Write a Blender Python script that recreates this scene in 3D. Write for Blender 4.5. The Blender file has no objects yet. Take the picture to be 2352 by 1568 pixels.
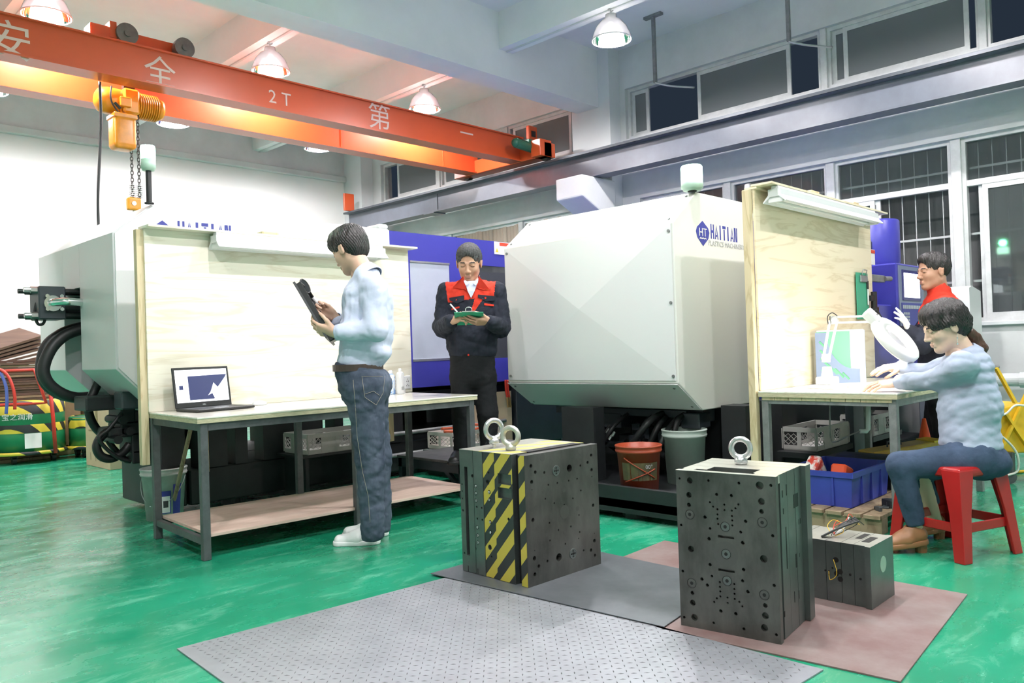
import bpy, bmesh, math, random
import numpy as np
from mathutils import Vector, Matrix
random.seed(4)
SC = bpy.context.scene
COL = SC.collection
# ------------------------------------------------------------------ camera
FPX, CX, CY, CAMH = 1820.0, 1176.0, 784.0, 1.07
ROLL, PITCH, YAW = .033, .009, math.radians(44.5)
Fh = Vector((math.cos(YAW), math.sin(YAW), 0)); Rh = Vector((math.sin(YAW), -math.cos(YAW), 0)); Zv = Vector((0, 0, 1))
CF = Fh*math.cos(PITCH) + Zv*math.sin(PITCH); _U = -Fh*math.sin(PITCH) + Zv*math.cos(PITCH)
CR = Rh*math.cos(ROLL) - _U*math.sin(ROLL); CU = Rh*math.sin(ROLL) + _U*math.cos(ROLL)
CO = Vector((0, 0, CAMH))
cd = bpy.data.cameras.new('camera'); cam = bpy.data.objects.new('camera', cd); COL.objects.link(cam)
cd.sensor_width = 36; cd.lens = FPX/2352*36; cd.clip_start = .05; cd.clip_end = 100
cam.matrix_world = Matrix(((CR.x, CU.x, -CF.x, 0), (CR.y, CU.y, -CF.y, 0), (CR.z, CU.z, -CF.z, CAMH), (0, 0, 0, 1)))
SC.camera = cam
def ray(x, y): return CF + CR*((x-CX)/FPX) - CU*((y-CY)/FPX)
def zP(x, y, v=0): d = ray(x, y); return CO + d*((v-CAMH)/d.z)      # the point seen at a pixel, at height v
def xP(x, y, v): d = ray(x, y); return CO + d*(v/d.x)               # ... on the plane X = v
def yP(x, y, v): d = ray(x, y); return CO + d*(v/d.y)               # ... on the plane Y = v
def dP(x, y, v): d = ray(x, y); return CO + d*v                     # ... at depth v
# ------------------------------------------------------------------ world, lamps, exposure
w = bpy.data.worlds.new('night'); SC.world = w; w.use_nodes = True
w.node_tree.nodes['Background'].inputs[0].default_value = (.012, .018, .028, 1)
w.node_tree.nodes['Background'].inputs[1].default_value = .6
SC.view_settings.view_transform = 'Standard'; SC.view_settings.look = 'None'; SC.view_settings.gamma = 1
SC.view_settings.use_curve_mapping = False
SC.view_settings.exposure = 1.44
LAMP_W = 165
LAMPS = [(2.2, 7.9), (4.4, 7.9), (6.57, 7.9), (2.3, 10.5), (4.4, 10.5), (6.57, 10.45), (6.57, 4.88),
         (4.4, 4.88), (2.2, 2.25), (4.4, 2.25), (6.57, 2.25), (0.0, 2.25), (2.2, -.4), (4.4, -.4), (6.57, -.4), (0, -.4), (-2.2, 7.9), (0, 7.9)]
def point(name, loc, watt, rad, col=(1, .935, .95)):
    l = bpy.data.lights.new(name, 'POINT'); l.energy = watt; l.shadow_soft_size = rad; l.color = col
    o = bpy.data.objects.new(name, l); COL.objects.link(o); o.location = loc; return o
for i, (x, y) in enumerate(LAMPS):
    point('lamp_light', (x, y, 4.27), LAMP_W, .07)
# ------------------------------------------------------------------ materials
def mat(name, col, rough=.5, metal=0., var=0., scale=8., bump=0., bscale=60., emit=None, es=1., spec=.5, coat=0., stretch=None, col2=None, thresh=None, rvar=0., alpha=1., trans=0.):
    m = bpy.data.materials.new(name); m.use_nodes = True; nt = m.node_tree; N = nt.nodes; L = nt.links
    b = N['Principled BSDF']; b.inputs['Base Color'].default_value = (*col, 1)
    b.inputs['Roughness'].default_value = rough; b.inputs['Metallic'].default_value = metal
    b.inputs['Specular IOR Level'].default_value = spec; b.inputs['Coat Weight'].default_value = coat
    b.inputs['Alpha'].default_value = alpha; b.inputs['Transmission Weight'].default_value = trans
    tc = None
    def coords():
        nonlocal tc
        if tc is None:
            t = N.new('ShaderNodeTexCoord'); mp = N.new('ShaderNodeMapping'); L.new(t.outputs['Object'], mp.inputs[0])
            if stretch: mp.inputs['Scale'].default_value = stretch
            tc = mp
        return tc.outputs[0]
    if var > 0 or col2:
        n = N.new('ShaderNodeTexNoise'); n.inputs['Scale'].default_value = scale; n.inputs['Detail'].default_value = 6
        n.inputs['Roughness'].default_value = .65
        L.new(coords(), n.inputs['Vector'])
        r = N.new('ShaderNodeValToRGB'); e = r.color_ramp.elements
        c2 = col2 if col2 else tuple(min(1, c*(1+var)) for c in col); c1 = col if col2 else tuple(c*(1-var) for c in col)
        e[0].color = (*c1, 1); e[1].color = (*c2, 1)
        e[0].position, e[1].position = thresh if thresh else (.3, .7)
        L.new(n.outputs[0], r.inputs[0]); L.new(r.outputs[0], b.inputs['Base Color'])
        if rvar:
            mr = N.new('ShaderNodeMapRange'); mr.inputs[3].default_value = rough-rvar; mr.inputs[4].default_value = rough+rvar
            mr.inputs[1].default_value = .3; mr.inputs[2].default_value = .7
            L.new(n.outputs[0], mr.inputs[0]); L.new(mr.outputs[0], b.inputs['Roughness'])
    if bump > 0:
        n = N.new('ShaderNodeTexNoise'); n.inputs['Scale'].default_value = bscale; n.inputs['Detail'].default_value = 4
        L.new(coords(), n.inputs['Vector'])
        bp = N.new('ShaderNodeBump'); bp.inputs['Strength'].default_value = bump; bp.inputs['Distance'].default_value = .01
        L.new(n.outputs[0], bp.inputs['Height']); L.new(bp.outputs[0], b.inputs['Normal'])
    if emit:
        b.inputs['Emission Color'].default_value = (*emit, 1); b.inputs['Emission Strength'].default_value = es
    return m
def wood(name, c1, c2, rough=.4, sc=(1., 1., 12.), coat=0.):
    m = bpy.data.materials.new(name); m.use_nodes = True; nt = m.node_tree; N = nt.nodes; L = nt.links
    b = N['Principled BSDF']; b.inputs['Roughness'].default_value = rough; b.inputs['Coat Weight'].default_value = coat
    t = N.new('ShaderNodeTexCoord'); mp = N.new('ShaderNodeMapping'); mp.inputs['Scale'].default_value = sc; L.new(t.outputs['Object'], mp.inputs[0])
    n = N.new('ShaderNodeTexNoise'); n.inputs['Scale'].default_value = 1.6; n.inputs['Detail'].default_value = 8; n.inputs['Distortion'].default_value = 1.2
    L.new(mp.outputs[0], n.inputs['Vector'])
    wv = N.new('ShaderNodeMath'); wv.operation = 'MULTIPLY'; wv.inputs[1].default_value = 9; L.new(n.outputs[0], wv.inputs[0])
    fr = N.new('ShaderNodeMath'); fr.operation = 'PINGPONG'; fr.inputs[1].default_value = 1; L.new(wv.outputs[0], fr.inputs[0])
    r = N.new('ShaderNodeValToRGB'); r.color_ramp.elements[0].color = (*c1, 1); r.color_ramp.elements[1].color = (*c2, 1)
    r.color_ramp.elements[0].position = .0; r.color_ramp.elements[1].position = .45
    L.new(fr.outputs[0], r.inputs[0]); L.new(r.outputs[0], b.inputs['Base Color'])
    return m
def hazard(name, a=(.72, .58, .06), c=(.02, .022, .025), vec=(1, 0, 1), freq=9., rough=.45, wear=True):
    """yellow and black slanting stripes"""
    m = bpy.data.materials.new(name); m.use_nodes = True; nt = m.node_tree; N = nt.nodes; L = nt.links
    b = N['Principled BSDF']; b.inputs['Roughness'].default_value = rough
    t = N.new('ShaderNodeTexCoord'); d = N.new('ShaderNodeVectorMath'); d.operation = 'DOT_PRODUCT'; d.inputs[1].default_value = vec
    L.new(t.outputs['Object'], d.inputs[0])
    k = N.new('ShaderNodeMath'); k.operation = 'MULTIPLY'; k.inputs[1].default_value = freq; L.new(d.outputs['Value'], k.inputs[0])
    f = N.new('ShaderNodeMath'); f.operation = 'FRACT'; L.new(k.outputs[0], f.inputs[0])
    g = N.new('ShaderNodeMath'); g.operation = 'GREATER_THAN'; g.inputs[1].default_value = .5; L.new(f.outputs[0], g.inputs[0])
    mx = N.new('ShaderNodeMixRGB'); mx.inputs[1].default_value = (*a, 1); mx.inputs[2].default_value = (*c, 1); L.new(g.outputs[0], mx.inputs[0])
    L.new(mx.outputs[0], b.inputs['Base Color'])
    return m
M = {}
M['plaster'] = mat('white_plaster', (.62, .65, .66), .8, var=.06, scale=1.2, bump=.15, bscale=14)
M['plaster_side'] = mat('grey_white_plaster', (.58, .60, .60), .8, var=.10, scale=1.5, bump=.2, bscale=12)
M['ceil'] = mat('ceiling_plaster', (.72, .73, .73), .85, var=.07, scale=.8, bump=.1, bscale=8)
M['whitewall'] = mat('white_wall_paint', (.84, .85, .84), .7, var=.03, scale=1)
M['window_frame'] = mat('painted_window_frame', (.55, .57, .57), .45, var=.12, scale=9)
M['bar'] = mat('galvanised_bar', (.45, .47, .48), .4, .6)
M['outside'] = mat('outside_wall', (.20, .21, .21), .9, col2=(.36, .37, .37), scale=2.2, stretch=(1, 3, .6))
M['dark'] = mat('night_dark', (.01, .012, .014), .9)
M['orange'] = mat('orange_crane_paint', (.56, .085, .022), .33, var=.05, scale=3, spec=.6)
M['orange_dark'] = mat('orange_end_paint', (.62, .09, .02), .35)
M['crane_text'] = mat('faded_white_lettering', (.66, .52, .47), .6)
M['rail'] = mat('grey_blue_rail_paint', (.10, .115, .14), .3, var=.12, scale=5, spec=.6)
M['rail_dark'] = mat('dark_rail_steel', (.06, .07, .08), .45, .4)
M['white'] = mat('white_powder_coat', (.74, .75, .76), .34, spec=.5)
M['white_cream'] = mat('cream_powder_coat', (.70, .71, .67), .30)
M['grey_panel'] = mat('light_grey_powder_coat', (.66, .67, .68), .35)
M['blue'] = mat('deep_blue_powder_coat', (.045, .045, .33), .33, var=.03, scale=3)
M['blue_dark'] = mat('dark_blue_panel', (.03, .03, .16), .4)
M['logo'] = mat('blue_print', (.04, .05, .30), .5)
M['black'] = mat('black_machine_paint', (.014, .016, .018), .5, var=.3, scale=6)
M['slate'] = mat('slate_machine_paint', (.035, .045, .055), .4, var=.15, scale=4)
M['rubber'] = mat('black_rubber', (.014, .015, .016), .45)
M['steel'] = mat('bright_steel', (.55, .56, .57), .28, .9, var=.1, scale=20)
M['chrome'] = mat('chrome', (.8, .8, .8), .12, 1.)
M['iron'] = mat('dark_square_tube', (.10, .11, .115), .5, .35, var=.25, scale=14)
M['iron_mid'] = mat('worn_square_tube', (.24, .25, .25), .5, .4, var=.25, scale=14)
M['board'] = wood('pale_maple_board', (.72, .66, .52), (.84, .80, .68), .32, (.6, 2, 6), .1)
M['board2'] = wood('maple_backboard', (.70, .60, .40), (.82, .73, .54), .35, (.6, 2, 6), .1)
M['ply_edge'] = mat('plywood_edge', (.52, .48, .32), .8, var=.25, scale=30, stretch=(1, 1, 8))
M['batten'] = wood('pine_batten', (.52, .42, .24), (.66, .56, .36), .6, (6, 6, 1))
M['top'] = wood('pale_worktop', (.76, .72, .62), (.86, .83, .75), .22, (1, 5, 1), .3)
M['pinkply'] = mat('pinkish_shelf_plywood', (.55, .38, .31), .6, col2=(.72, .56, .48), scale=4, stretch=(.6, 6, 1))
M['cardboard'] = mat('brown_cardboard', (.38, .27, .16), .8, var=.12, scale=5)
M['cardboard_dk'] = mat('flattened_cardboard', (.17, .105, .075), .8, var=.3, scale=3, stretch=(.4, .4, 30))
M['cardboard_lt'] = mat('pale_cardboard', (.52, .41, .27), .75, var=.06, scale=4)
M['tape'] = mat('packing_tape', (.30, .21, .12), .3)
M['drum'] = mat('green_drum_paint', (.012, .19, .075), .35, var=.1, scale=5)
M['haz'] = hazard('hazard_tape', vec=(.7, .7, .7), freq=5.5)
M['red_tube'] = mat('red_painted_tube', (.50, .035, .02), .35)
M['paper'] = mat('white_label', (.78, .78, .79), .6)
M['print'] = mat('black_print', (.05, .05, .055), .6)
M['print_grey'] = mat('grey_print', (.35, .36, .37), .6)
M['red_print'] = mat('red_print', (.65, .06, .03), .5)
M['yellow_print'] = mat('yellow_print', (.8, .5, .04), .5)
M['plastic_grey'] = mat('grey_plastic_crate', (.40, .39, .37), .5, var=.08, scale=10)
M['plastic_pale'] = mat('pale_plastic_crate', (.66, .62, .57), .5)
M['plastic_blue'] = mat('blue_plastic_bin', (.04, .06, .36), .45, var=.1, scale=8)
M['bucket'] = mat('dirty_white_plastic', (.50, .51, .50), .5, var=.2, scale=9)
M['bucket_or'] = mat('orange_red_bucket', (.27, .04, .012), .4)
M['stick'] = wood('old_stick', (.22, .15, .09), (.34, .25, .16), .7, (5, 5, 1))
M['yellow'] = mat('yellow_plastic', (.70, .44, .02), .4, var=.08, scale=6)
M['yellow_iron'] = mat('yellow_painted_iron', (.62, .42, .03), .45)
M['red_plastic'] = mat('red_plastic', (.36, .010, .010), .28, var=.05, scale=4)
M['pvc'] = mat('white_pvc_pipe', (.62, .64, .65), .35)
M['cone'] = mat('orange_cone', (.85, .10, .03), .45)
M['bulb'] = mat('lit_bulb', (1, 1, 1), .5, emit=(.95, .98, 1), es=18)
M['beacon'] = mat('lit_green_beacon', (.7, 1, .8), .4, emit=(.50, 1, .70), es=7)
M['beacon_low'] = mat('pale_green_plastic', (.45, .62, .52), .4)
M['hoist'] = mat('yellow_hoist_paint', (.66, .27, .012), .35, var=.08, scale=8)
M['hoist_bag'] = mat('amber_chain_bag', (.62, .22, .012), .3, var=.2, scale=10)
M['chain'] = mat('dark_chain_steel', (.06, .055, .05), .45, .5)
M['motor'] = mat('green_motor_paint', (.02, .12, .07), .4)
def dusty_glass(name, tint, dif, fac):
    m = bpy.data.materials.new(name); m.use_nodes = True; nt = m.node_tree; N = nt.nodes; L = nt.links
    N.remove(N['Principled BSDF']); out = N['Material Output']
    tr = N.new('ShaderNodeBsdfTransparent'); tr.inputs[0].default_value = (*tint, 1)
    df = N.new('ShaderNodeBsdfDiffuse'); df.inputs[0].default_value = (*dif, 1)
    gl = N.new('ShaderNodeBsdfGlossy'); gl.inputs['Roughness'].default_value = .04
    m1 = N.new('ShaderNodeMixShader'); m1.inputs[0].default_value = fac; L.new(tr.outputs[0], m1.inputs[1]); L.new(df.outputs[0], m1.inputs[2])
    fr = N.new('ShaderNodeFresnel'); fr.inputs[0].default_value = 1.5
    m2 = N.new('ShaderNodeMixShader'); L.new(fr.outputs[0], m2.inputs[0]); L.new(m1.outputs[0], m2.inputs[1]); L.new(gl.outputs[0], m2.inputs[2])
    L.new(m2.outputs[0], out.inputs[0]); return m
M['glass'] = dusty_glass('dusty_window_glass', (.55, .58, .58), (.32, .35, .36), .45)
M['shade'] = dusty_glass('acrylic_lamp_shade', (.30, .30, .30), (.66, .64, .65), .55); M['shade_in'] = dusty_glass('prismatic_reflector', (.35, .35, .35), (.9, .9, .92), .5)
M['glass_clear'] = dusty_glass('thin_window_glass', (.75, .78, .78), (.3, .33, .34), .12)
M['polycarb'] = mat('frosted_door_window', (.42, .46, .56), .22, spec=.8, var=.06, scale=3)
M['smoked'] = dusty_glass('smoked_door_window', (.30, .32, .34), (.10, .11, .12), .55)
# floor: worn green epoxy
def floor_mat():
    m = bpy.data.materials.new('green_epoxy_floor'); m.use_nodes = True; nt = m.node_tree; N = nt.nodes; L = nt.links
    b = N['Principled BSDF']; t = N.new('ShaderNodeTexCoord')
    def noise(sc, det, st=(1, 1, 1), rot=0, ro=.6, dist=0):
        mp = N.new('ShaderNodeMapping'); mp.inputs['Scale'].default_value = st; mp.inputs['Rotation'].default_value = (0, 0, rot)
        L.new(t.outputs['Object'], mp.inputs[0]); n = N.new('ShaderNodeTexNoise')
        n.inputs['Scale'].default_value = sc; n.inputs['Detail'].default_value = det; n.inputs['Roughness'].default_value = ro
        n.inputs['Distortion'].default_value = dist
        L.new(mp.outputs[0], n.inputs['Vector']); return n.outputs[0]
    def ramp(src, stops):
        r = N.new('ShaderNodeValToRGB'); e = r.color_ramp.elements
        e[0].position, e[0].color = stops[0][0], (*stops[0][1], 1); e[1].position, e[1].color = stops[1][0], (*stops[1][1], 1)
        L.new(src, r.inputs[0]); return r.outputs[0]
    def mix(f, a, c):
        x = N.new('ShaderNodeMixRGB')
        for i, s in enumerate((f, a, c)):
            if isinstance(s, tuple): x.inputs[i].default_value = (*s, 1)
            elif isinstance(s, float): x.inputs[i].default_value = s
            else: L.new(s, x.inputs[i])
        return x.outputs[0]
    base = ramp(noise(.9, 5), [(.35, (.008, .225, .115)), (.65, (.016, .30, .165))])
    scuff = ramp(noise(2.2, 9, (1, 3.2, 1), .6, .75, .6), [(.52, (0, 0, 0)), (.78, (1, 1, 1))])
    c = mix(scuff, base, (.16, .50, .34))
    wear = ramp(noise(.55, 7, (1, 1, 1), 0, .7), [(.60, (0, 0, 0)), (.68, (1, 1, 1))])
    c = mix(wear, c, (.15, .36, .26))
    L.new(c, b.inputs['Base Color'])
    r = N.new('ShaderNodeMapRange'); r.inputs[1].default_value = .3; r.inputs[2].default_value = .75; r.inputs[3].default_value = .10; r.inputs[4].default_value = .42
    L.new(noise(3, 7, (1, 2, 1), .5), r.inputs[0]); L.new(r.outputs[0], b.inputs['Roughness'])
    b.inputs['Specular IOR Level'].default_value = .55
    bp = N.new('ShaderNodeBump'); bp.inputs['Strength'].default_value = .06; bp.inputs['Distance'].default_value = .02
    L.new(noise(9, 3), bp.inputs['Height']); L.new(bp.outputs[0], b.inputs['Normal'])
    return m
M['floor'] = floor_mat()
# ------------------------------------------------------------------ mesh helpers
def rotm(axis, deg): return Matrix.Rotation(math.radians(deg), 3, axis)
class MB:
    def __init__(s): s.bm = bmesh.new(); s.mi = 0; s.sm = False
    def _fin(s, vs, mi=None):
        fs = set()
        for v in vs:
            for f in v.link_faces: fs.add(f)
        for f in fs: f.material_index = s.mi; f.smooth = s.sm
    def box(s, x0, x1, y0, y1, z0, z1, bev=0, seg=1, R=None, c=None):
        """axis-aligned box; R, c turn it about the point c"""
        r = bmesh.ops.create_cube(s.bm, size=1); vs = r['verts']
        for v in vs: v.co = Vector(((x0+x1)/2+v.co.x*(x1-x0), (y0+y1)/2+v.co.y*(y1-y0), (z0+z1)/2+v.co.z*(z1-z0)))
        if bev:
            es = list({e for v in vs for e in v.link_edges})
            o = bmesh.ops.bevel(s.bm, geom=es, offset=bev, segments=seg, affect='EDGES', profile=.6)
            vs = list({v for f in o['faces'] for v in f.verts} | {v for v in vs if v.is_valid})
        if R is not None:
            c = Vector(c) if c is not None else Vector(((x0+x1)/2, (y0+y1)/2, (z0+z1)/2))
            for v in vs: v.co = c + R @ (v.co-c)
        s._fin(vs); return vs
    def bar(s, a, b, w, h=None, up=(0, 0, 1), bev=0):
        """rectangular bar from a to b"""
        a = Vector(a); b = Vector(b); h = h or w; x = (b-a); L = x.length; x.normalize(); u = Vector(up)
        if abs(x.dot(u)) > .98: u = Vector((1, 0, 0))
        y = u.cross(x).normalized(); z = x.cross(y)
        vs = s.box(0, L, -w/2, w/2, -h/2, h/2, bev)
        for v in vs: v.co = a + x*v.co.x + y*v.co.y + z*v.co.z
        return vs
    def cyl(s, a, b, r, r2=None, n=16, cap=True):
        a = Vector(a); b = Vector(b); d = b-a; r2 = r if r2 is None else r2
        o = bmesh.ops.create_cone(s.bm, cap_ends=cap, segments=n, radius1=r, radius2=r2, depth=d.length)
        q = d.to_track_quat('Z', 'Y').to_matrix()
        for v in o['verts']: v.co = (a+b)/2 + q @ v.co
        s._fin(o['verts']); 
        return o['verts']
    def tube(s, pts, r, n=8, closed=False, rs=None, cap=True):
        P = [Vector(p) for p in pts]; rings = []; N = len(P); up = None
        for i, p in enumerate(P):
            t = (P[(i+1) % N]-P[i-1]) if closed else (P[min(i+1, N-1)]-P[max(i-1, 0)])
            if t.length < 1e-9: t = Vector((0, 0, 1))
            t.normalize()
            if up is None:
                up = t.orthogonal().normalized()
            up = (up - t*up.dot(t)).normalized(); y = t.cross(up)
            rr = rs[i] if rs else r
            rings.append([s.bm.verts.new(p + (up*math.cos(2*math.pi*k/n) + y*math.sin(2*math.pi*k/n))*rr) for k in range(n)])
        for i in range(N if closed else N-1):
            A, B = rings[i], rings[(i+1) % N]
            for k in range(n): 
                f = s.bm.faces.new((A[k], A[(k+1) % n], B[(k+1) % n], B[k])); f.material_index = s.mi; f.smooth = True
        if not closed and cap:
            for A in (list(reversed(rings[0])), rings[-1]):
                f = s.bm.faces.new(A); f.material_index = s.mi
    def lathe(s, prof, n=24, c=(0, 0, 0), axis=None):
        """prof: (radius, height) pairs"""
        c = Vector(c); q = Vector(axis).to_track_quat('Z', 'Y').to_matrix() if axis is not None else Matrix.Identity(3)
        rings = []
        for r, h in prof:
            if r < 1e-6: rings.append([s.bm.verts.new(c+q@Vector((0, 0, h)))])
            else: rings.append([s.bm.verts.new(c+q@Vector((r*math.cos(2*math.pi*k/n), r*math.sin(2*math.pi*k/n), h))) for k in range(n)])
        for A, B in zip(rings, rings[1:]):
            for k in range(n):
                k2 = (k+1) % n
                if len(A) == 1 and len(B) == 1: continue
                vs = (A[0], B[k2], B[k]) if len(A) == 1 else ((A[k], A[k2], B[0]) if len(B) == 1 else (A[k], A[k2], B[k2], B[k]))
                f = s.bm.faces.new(vs); f.material_index = s.mi; f.smooth = True
    def prism(s, poly, a, b, axis='Y'):
        """poly: 2D points; extruded from a to b along the axis (Y: poly is x,z; X: y,z; Z: x,y)"""
        def P(p, t): return {'Y': (p[0], t, p[1]), 'X': (t, p[0], p[1]), 'Z': (p[0], p[1], t)}[axis]
        A = [s.bm.verts.new(P(p, a)) for p in poly]; B = [s.bm.verts.new(P(p, b)) for p in poly]
        fs = [s.bm.faces.new(A), s.bm.faces.new(list(reversed(B)))]
        for i in range(len(poly)):
            j = (i+1) % len(poly); fs.append(s.bm.faces.new((A[j], A[i], B[i], B[j])))
        for f in fs: f.material_index = s.mi
        return A+B
    def quad(s, *pts):
        f = s.bm.faces.new([s.bm.verts.new(p) for p in pts]); f.material_index = s.mi; return f
    def ball(s, c, r, sc=(1, 1, 1), u=14, v=9):
        o = bmesh.ops.create_uvsphere(s.bm, u_segments=u, v_segments=v, radius=r)
        for x in o['verts']: x.co = Vector((x.co.x*sc[0], x.co.y*sc[1], x.co.z*sc[2])) + Vector(c)
        sm = s.sm; s.sm = True; s._fin(o['verts']); s.sm = sm
    def torus(s, c, R, r, axis=(0, 0, 1), n=28, m=10, sc=None):
        q = Vector(axis).to_track_quat('Z', 'Y').to_matrix()
        pts = [Vector(c)+q@Vector((R*math.cos(2*math.pi*k/n), R*math.sin(2*math.pi*k/n), 0)) for k in range(n)]
        s.tube(pts, r, m, closed=True)
    def build(s, name, mats, parent=None, world=False, bevel=0, smooth=False):
        me = bpy.data.meshes.new(name)
        bmesh.ops.recalc_face_normals(s.bm, faces=s.bm.faces)
        if world and parent is not None:
            s.bm.transform(pmat(parent).inverted())
        s.bm.to_mesh(me); s.bm.free()
        for m in (mats if isinstance(mats, (list, tuple)) else [mats]): me.materials.append(m)
        o = bpy.data.objects.new(name, me); COL.objects.link(o)
        if parent is not None: o.parent = parent
        if bevel:
            b = o.modifiers.new('b', 'BEVEL'); b.width = bevel; b.segments = 2; b.limit_method = 'ANGLE'
        if smooth:
            for p in me.polygons: p.use_smooth = True
        return o
def pmat(o):
    m = Matrix.Identity(4)
    while o is not None:
        m = o.matrix_basis @ m; o = o.parent
    return m
def thing(name, label, cat, loc=(0, 0, 0), rz=0, group=None):
    o = bpy.data.objects.new(name, None); COL.objects.link(o); o.empty_display_size = .1
    o.location = loc; o.rotation_euler = (0, 0, math.radians(rz)); o['label'] = label; o['category'] = cat
    if group: o['group'] = group
    o.matrix_basis = Matrix.Translation(Vector(loc)) @ Matrix.Rotation(math.radians(rz), 4, 'Z')
    return o
def tag(o, label, cat, group=None):
    o['label'] = label; o['category'] = cat
    if group: o['group'] = group
    return o
def struct(o): o['kind'] = 'structure'; return o
def stuff(o): o['kind'] = 'stuff'; return o
def dup(root, mat_, label=None, group=None, parent=None):
    r = root.copy(); COL.objects.link(r); r.matrix_basis = mat_ if mat_ is not None else root.matrix_basis
    if label: r['label'] = label
    if group: r['group'] = group
    if parent is not None: r.parent = parent
    kids = [o for o in root.children]
    for ch in kids:
        c = ch.copy(); COL.objects.link(c); c.parent = r
        for g in ch.children:
            d = g.copy(); COL.objects.link(d); d.parent = c
    return r
def spline(pts, k=6):
    P = [Vector(p) for p in pts]; out = []
    for i in range(len(P)-1):
        p0 = P[max(i-1, 0)]; p1 = P[i]; p2 = P[i+1]; p3 = P[min(i+2, len(P)-1)]
        for j in range(k):
            t = j/k
            out.append(.5*((2*p1)+(p2-p0)*t+(2*p0-5*p1+4*p2-p3)*t*t+(3*p1-p0-3*p2+p3)*t**3))
    out.append(P[-1]); return out
def text(name, body, size, mat_, M4, parent, depth=.0006, world=False, align='CENTER', xs=1.):
    """flat lettering turned into a mesh; M4 places it (text lies in its local XY plane)"""
    cu = bpy.data.curves.new(name, 'FONT'); cu.body = body; cu.size = size; cu.align_x = align; cu.align_y = 'CENTER'; cu.extrude = depth
    cu.resolution_u = 2
    t = bpy.data.objects.new('t', cu); COL.objects.link(t)
    dg = bpy.context.evaluated_depsgraph_get(); dg.update()
    me = bpy.data.meshes.new_from_object(t.evaluated_get(dg)); COL.objects.unlink(t); bpy.data.objects.remove(t)
    X = Matrix.Diagonal((xs, 1, 1, 1))
    MM = M4 @ X
    if world and parent is not None: MM = pmat(parent).inverted() @ MM
    me.transform(MM); me.materials.clear(); me.materials.append(mat_)
    o = bpy.data.objects.new(name, me); COL.objects.link(o); o.parent = parent; return o
def frame(origin, x, y):
    x = Vector(x).normalized(); y = Vector(y); y = (y-x*y.dot(x)).normalized(); z = x.cross(y)
    return Matrix(((x.x, y.x, z.x, origin[0]), (x.y, y.y, z.y, origin[1]), (x.z, y.z, z.z, origin[2]), (0, 0, 0, 1)))
# ------------------------------------------------------------------ room
WX = 8.5; BY = 12.3; CZ = 4.95; X0 = -5.0; Y0 = -5.0
b = MB(); b.box(X0-.2, WX+.3, Y0-.2, BY+.2, -.2, 0); struct(b.build('floor', M['floor']))
b = MB(); b.box(X0, WX+.3, Y0, BY+.2, CZ, CZ+.2); struct(b.build('ceiling', M['ceil']))
b = MB(); b.box(X0, WX+.3, BY, BY+.2, 0, CZ); struct(b.build('wall_back', M['whitewall']))
b = MB(); b.box(X0-.2, X0, Y0, BY, 0, CZ); struct(b.build('wall_left', M['whitewall']))
b = MB(); b.box(X0-.2, WX+.3, Y0-.2, Y0, 0, CZ); struct(b.build('wall_front', M['whitewall']))
# window wall at X = 8.5, with two rows of openings
LS, LH, US, UH = 1.18, 2.96, 3.76, 4.42
lower = [(-2.6, 5.95), (7.1, 11.4)]; upper = [(-2.6, 6.13), (6.9, 11.5)]
b = MB(); T = WX+.24
b.box(WX, T, Y0, BY, 0, LS); b.box(WX, T, Y0, BY, LH, US); b.box(WX, T, Y0, BY, UH, CZ)
for (z0, z1, op) in ((LS, LH, lower), (US, UH, upper)):
    ys = [Y0]+[v for p in op for v in p]+[BY]
    for a, c in zip(ys[::2], ys[1::2]): b.box(WX, T, a, c, z0, z1)
struct(b.build('wall_right', M['plaster_side']))
b = MB(); b.box(WX-.22, WX+.002, 6.22, 6.86, 0, CZ); struct(b.build('trim_1', M['plaster']))      # column under the big beam
b = MB(); b.box(WX-.25, WX+.002, 11.75, BY, 0, CZ); struct(b.build('trim_2', M['plaster']))
b = MB(); b.box(X0, WX, 6.40, 6.76, 4.2, CZ+.01); struct(b.build('trim_3', M['ceil']))             # big concrete beam
for i, x in enumerate((-2.2, 0, 2.2, 4.4, 6.57)):
    b = MB(); b.box(x-.11, x+.11, Y0, 6.40, 4.52, CZ+.01); b.box(x-.11, x+.11, 6.76, BY, 4.52, CZ+.01); struct(b.build('trim_%d' % (4+i), M['ceil']))
b = MB(); b.box(X0, WX-.25, BY-.10, BY, 4.2, 4.3, .01); b.box(X0, WX-.25, BY-.03, BY, 4.3, CZ); struct(b.build('trim_9', M['plaster_side']))
b = MB(); b.box(X0, WX, 0, .01, 0, .01); b.bm.clear()
# cable conduit along each small beam soffit
for i, x in enumerate((2.2, 4.4, 6.57)):
    b = MB(); b.box(x-.012, x+.012, 6.77, BY, 4.505, 4.52)
    if i == 2: b.box(x-.012, x+.012, 2, 6.39, 4.505, 4.52)
    struct(b.build('trim_%d' % (10+i), M['plaster_side']))
b = MB(); b.box(WX-.04, WX+.02, Y0, 6.22, LS-.04, LS+.0, .006); struct(b.build('trim_13', M['plaster']))
# bracket of white concrete under the crane rail
b = MB()
v = b.prism([(8.3, 2.62), (8.3, 3.20), (7.62, 3.20), (7.62, 2.93)], 6.18, 6.62, 'Y')
o = struct(b.build('trim_14', M['plaster'], bevel=.02))
b = MB(); b.box(9.6, 9.8, Y0, BY+1, 0, 3.6); struct(b.build('wall_outside', M['outside']))
b = MB(); b.box(T, 9.7, Y0, BY+1, -.05, 0); struct(b.build('floor_outside', M['outside']))
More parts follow.
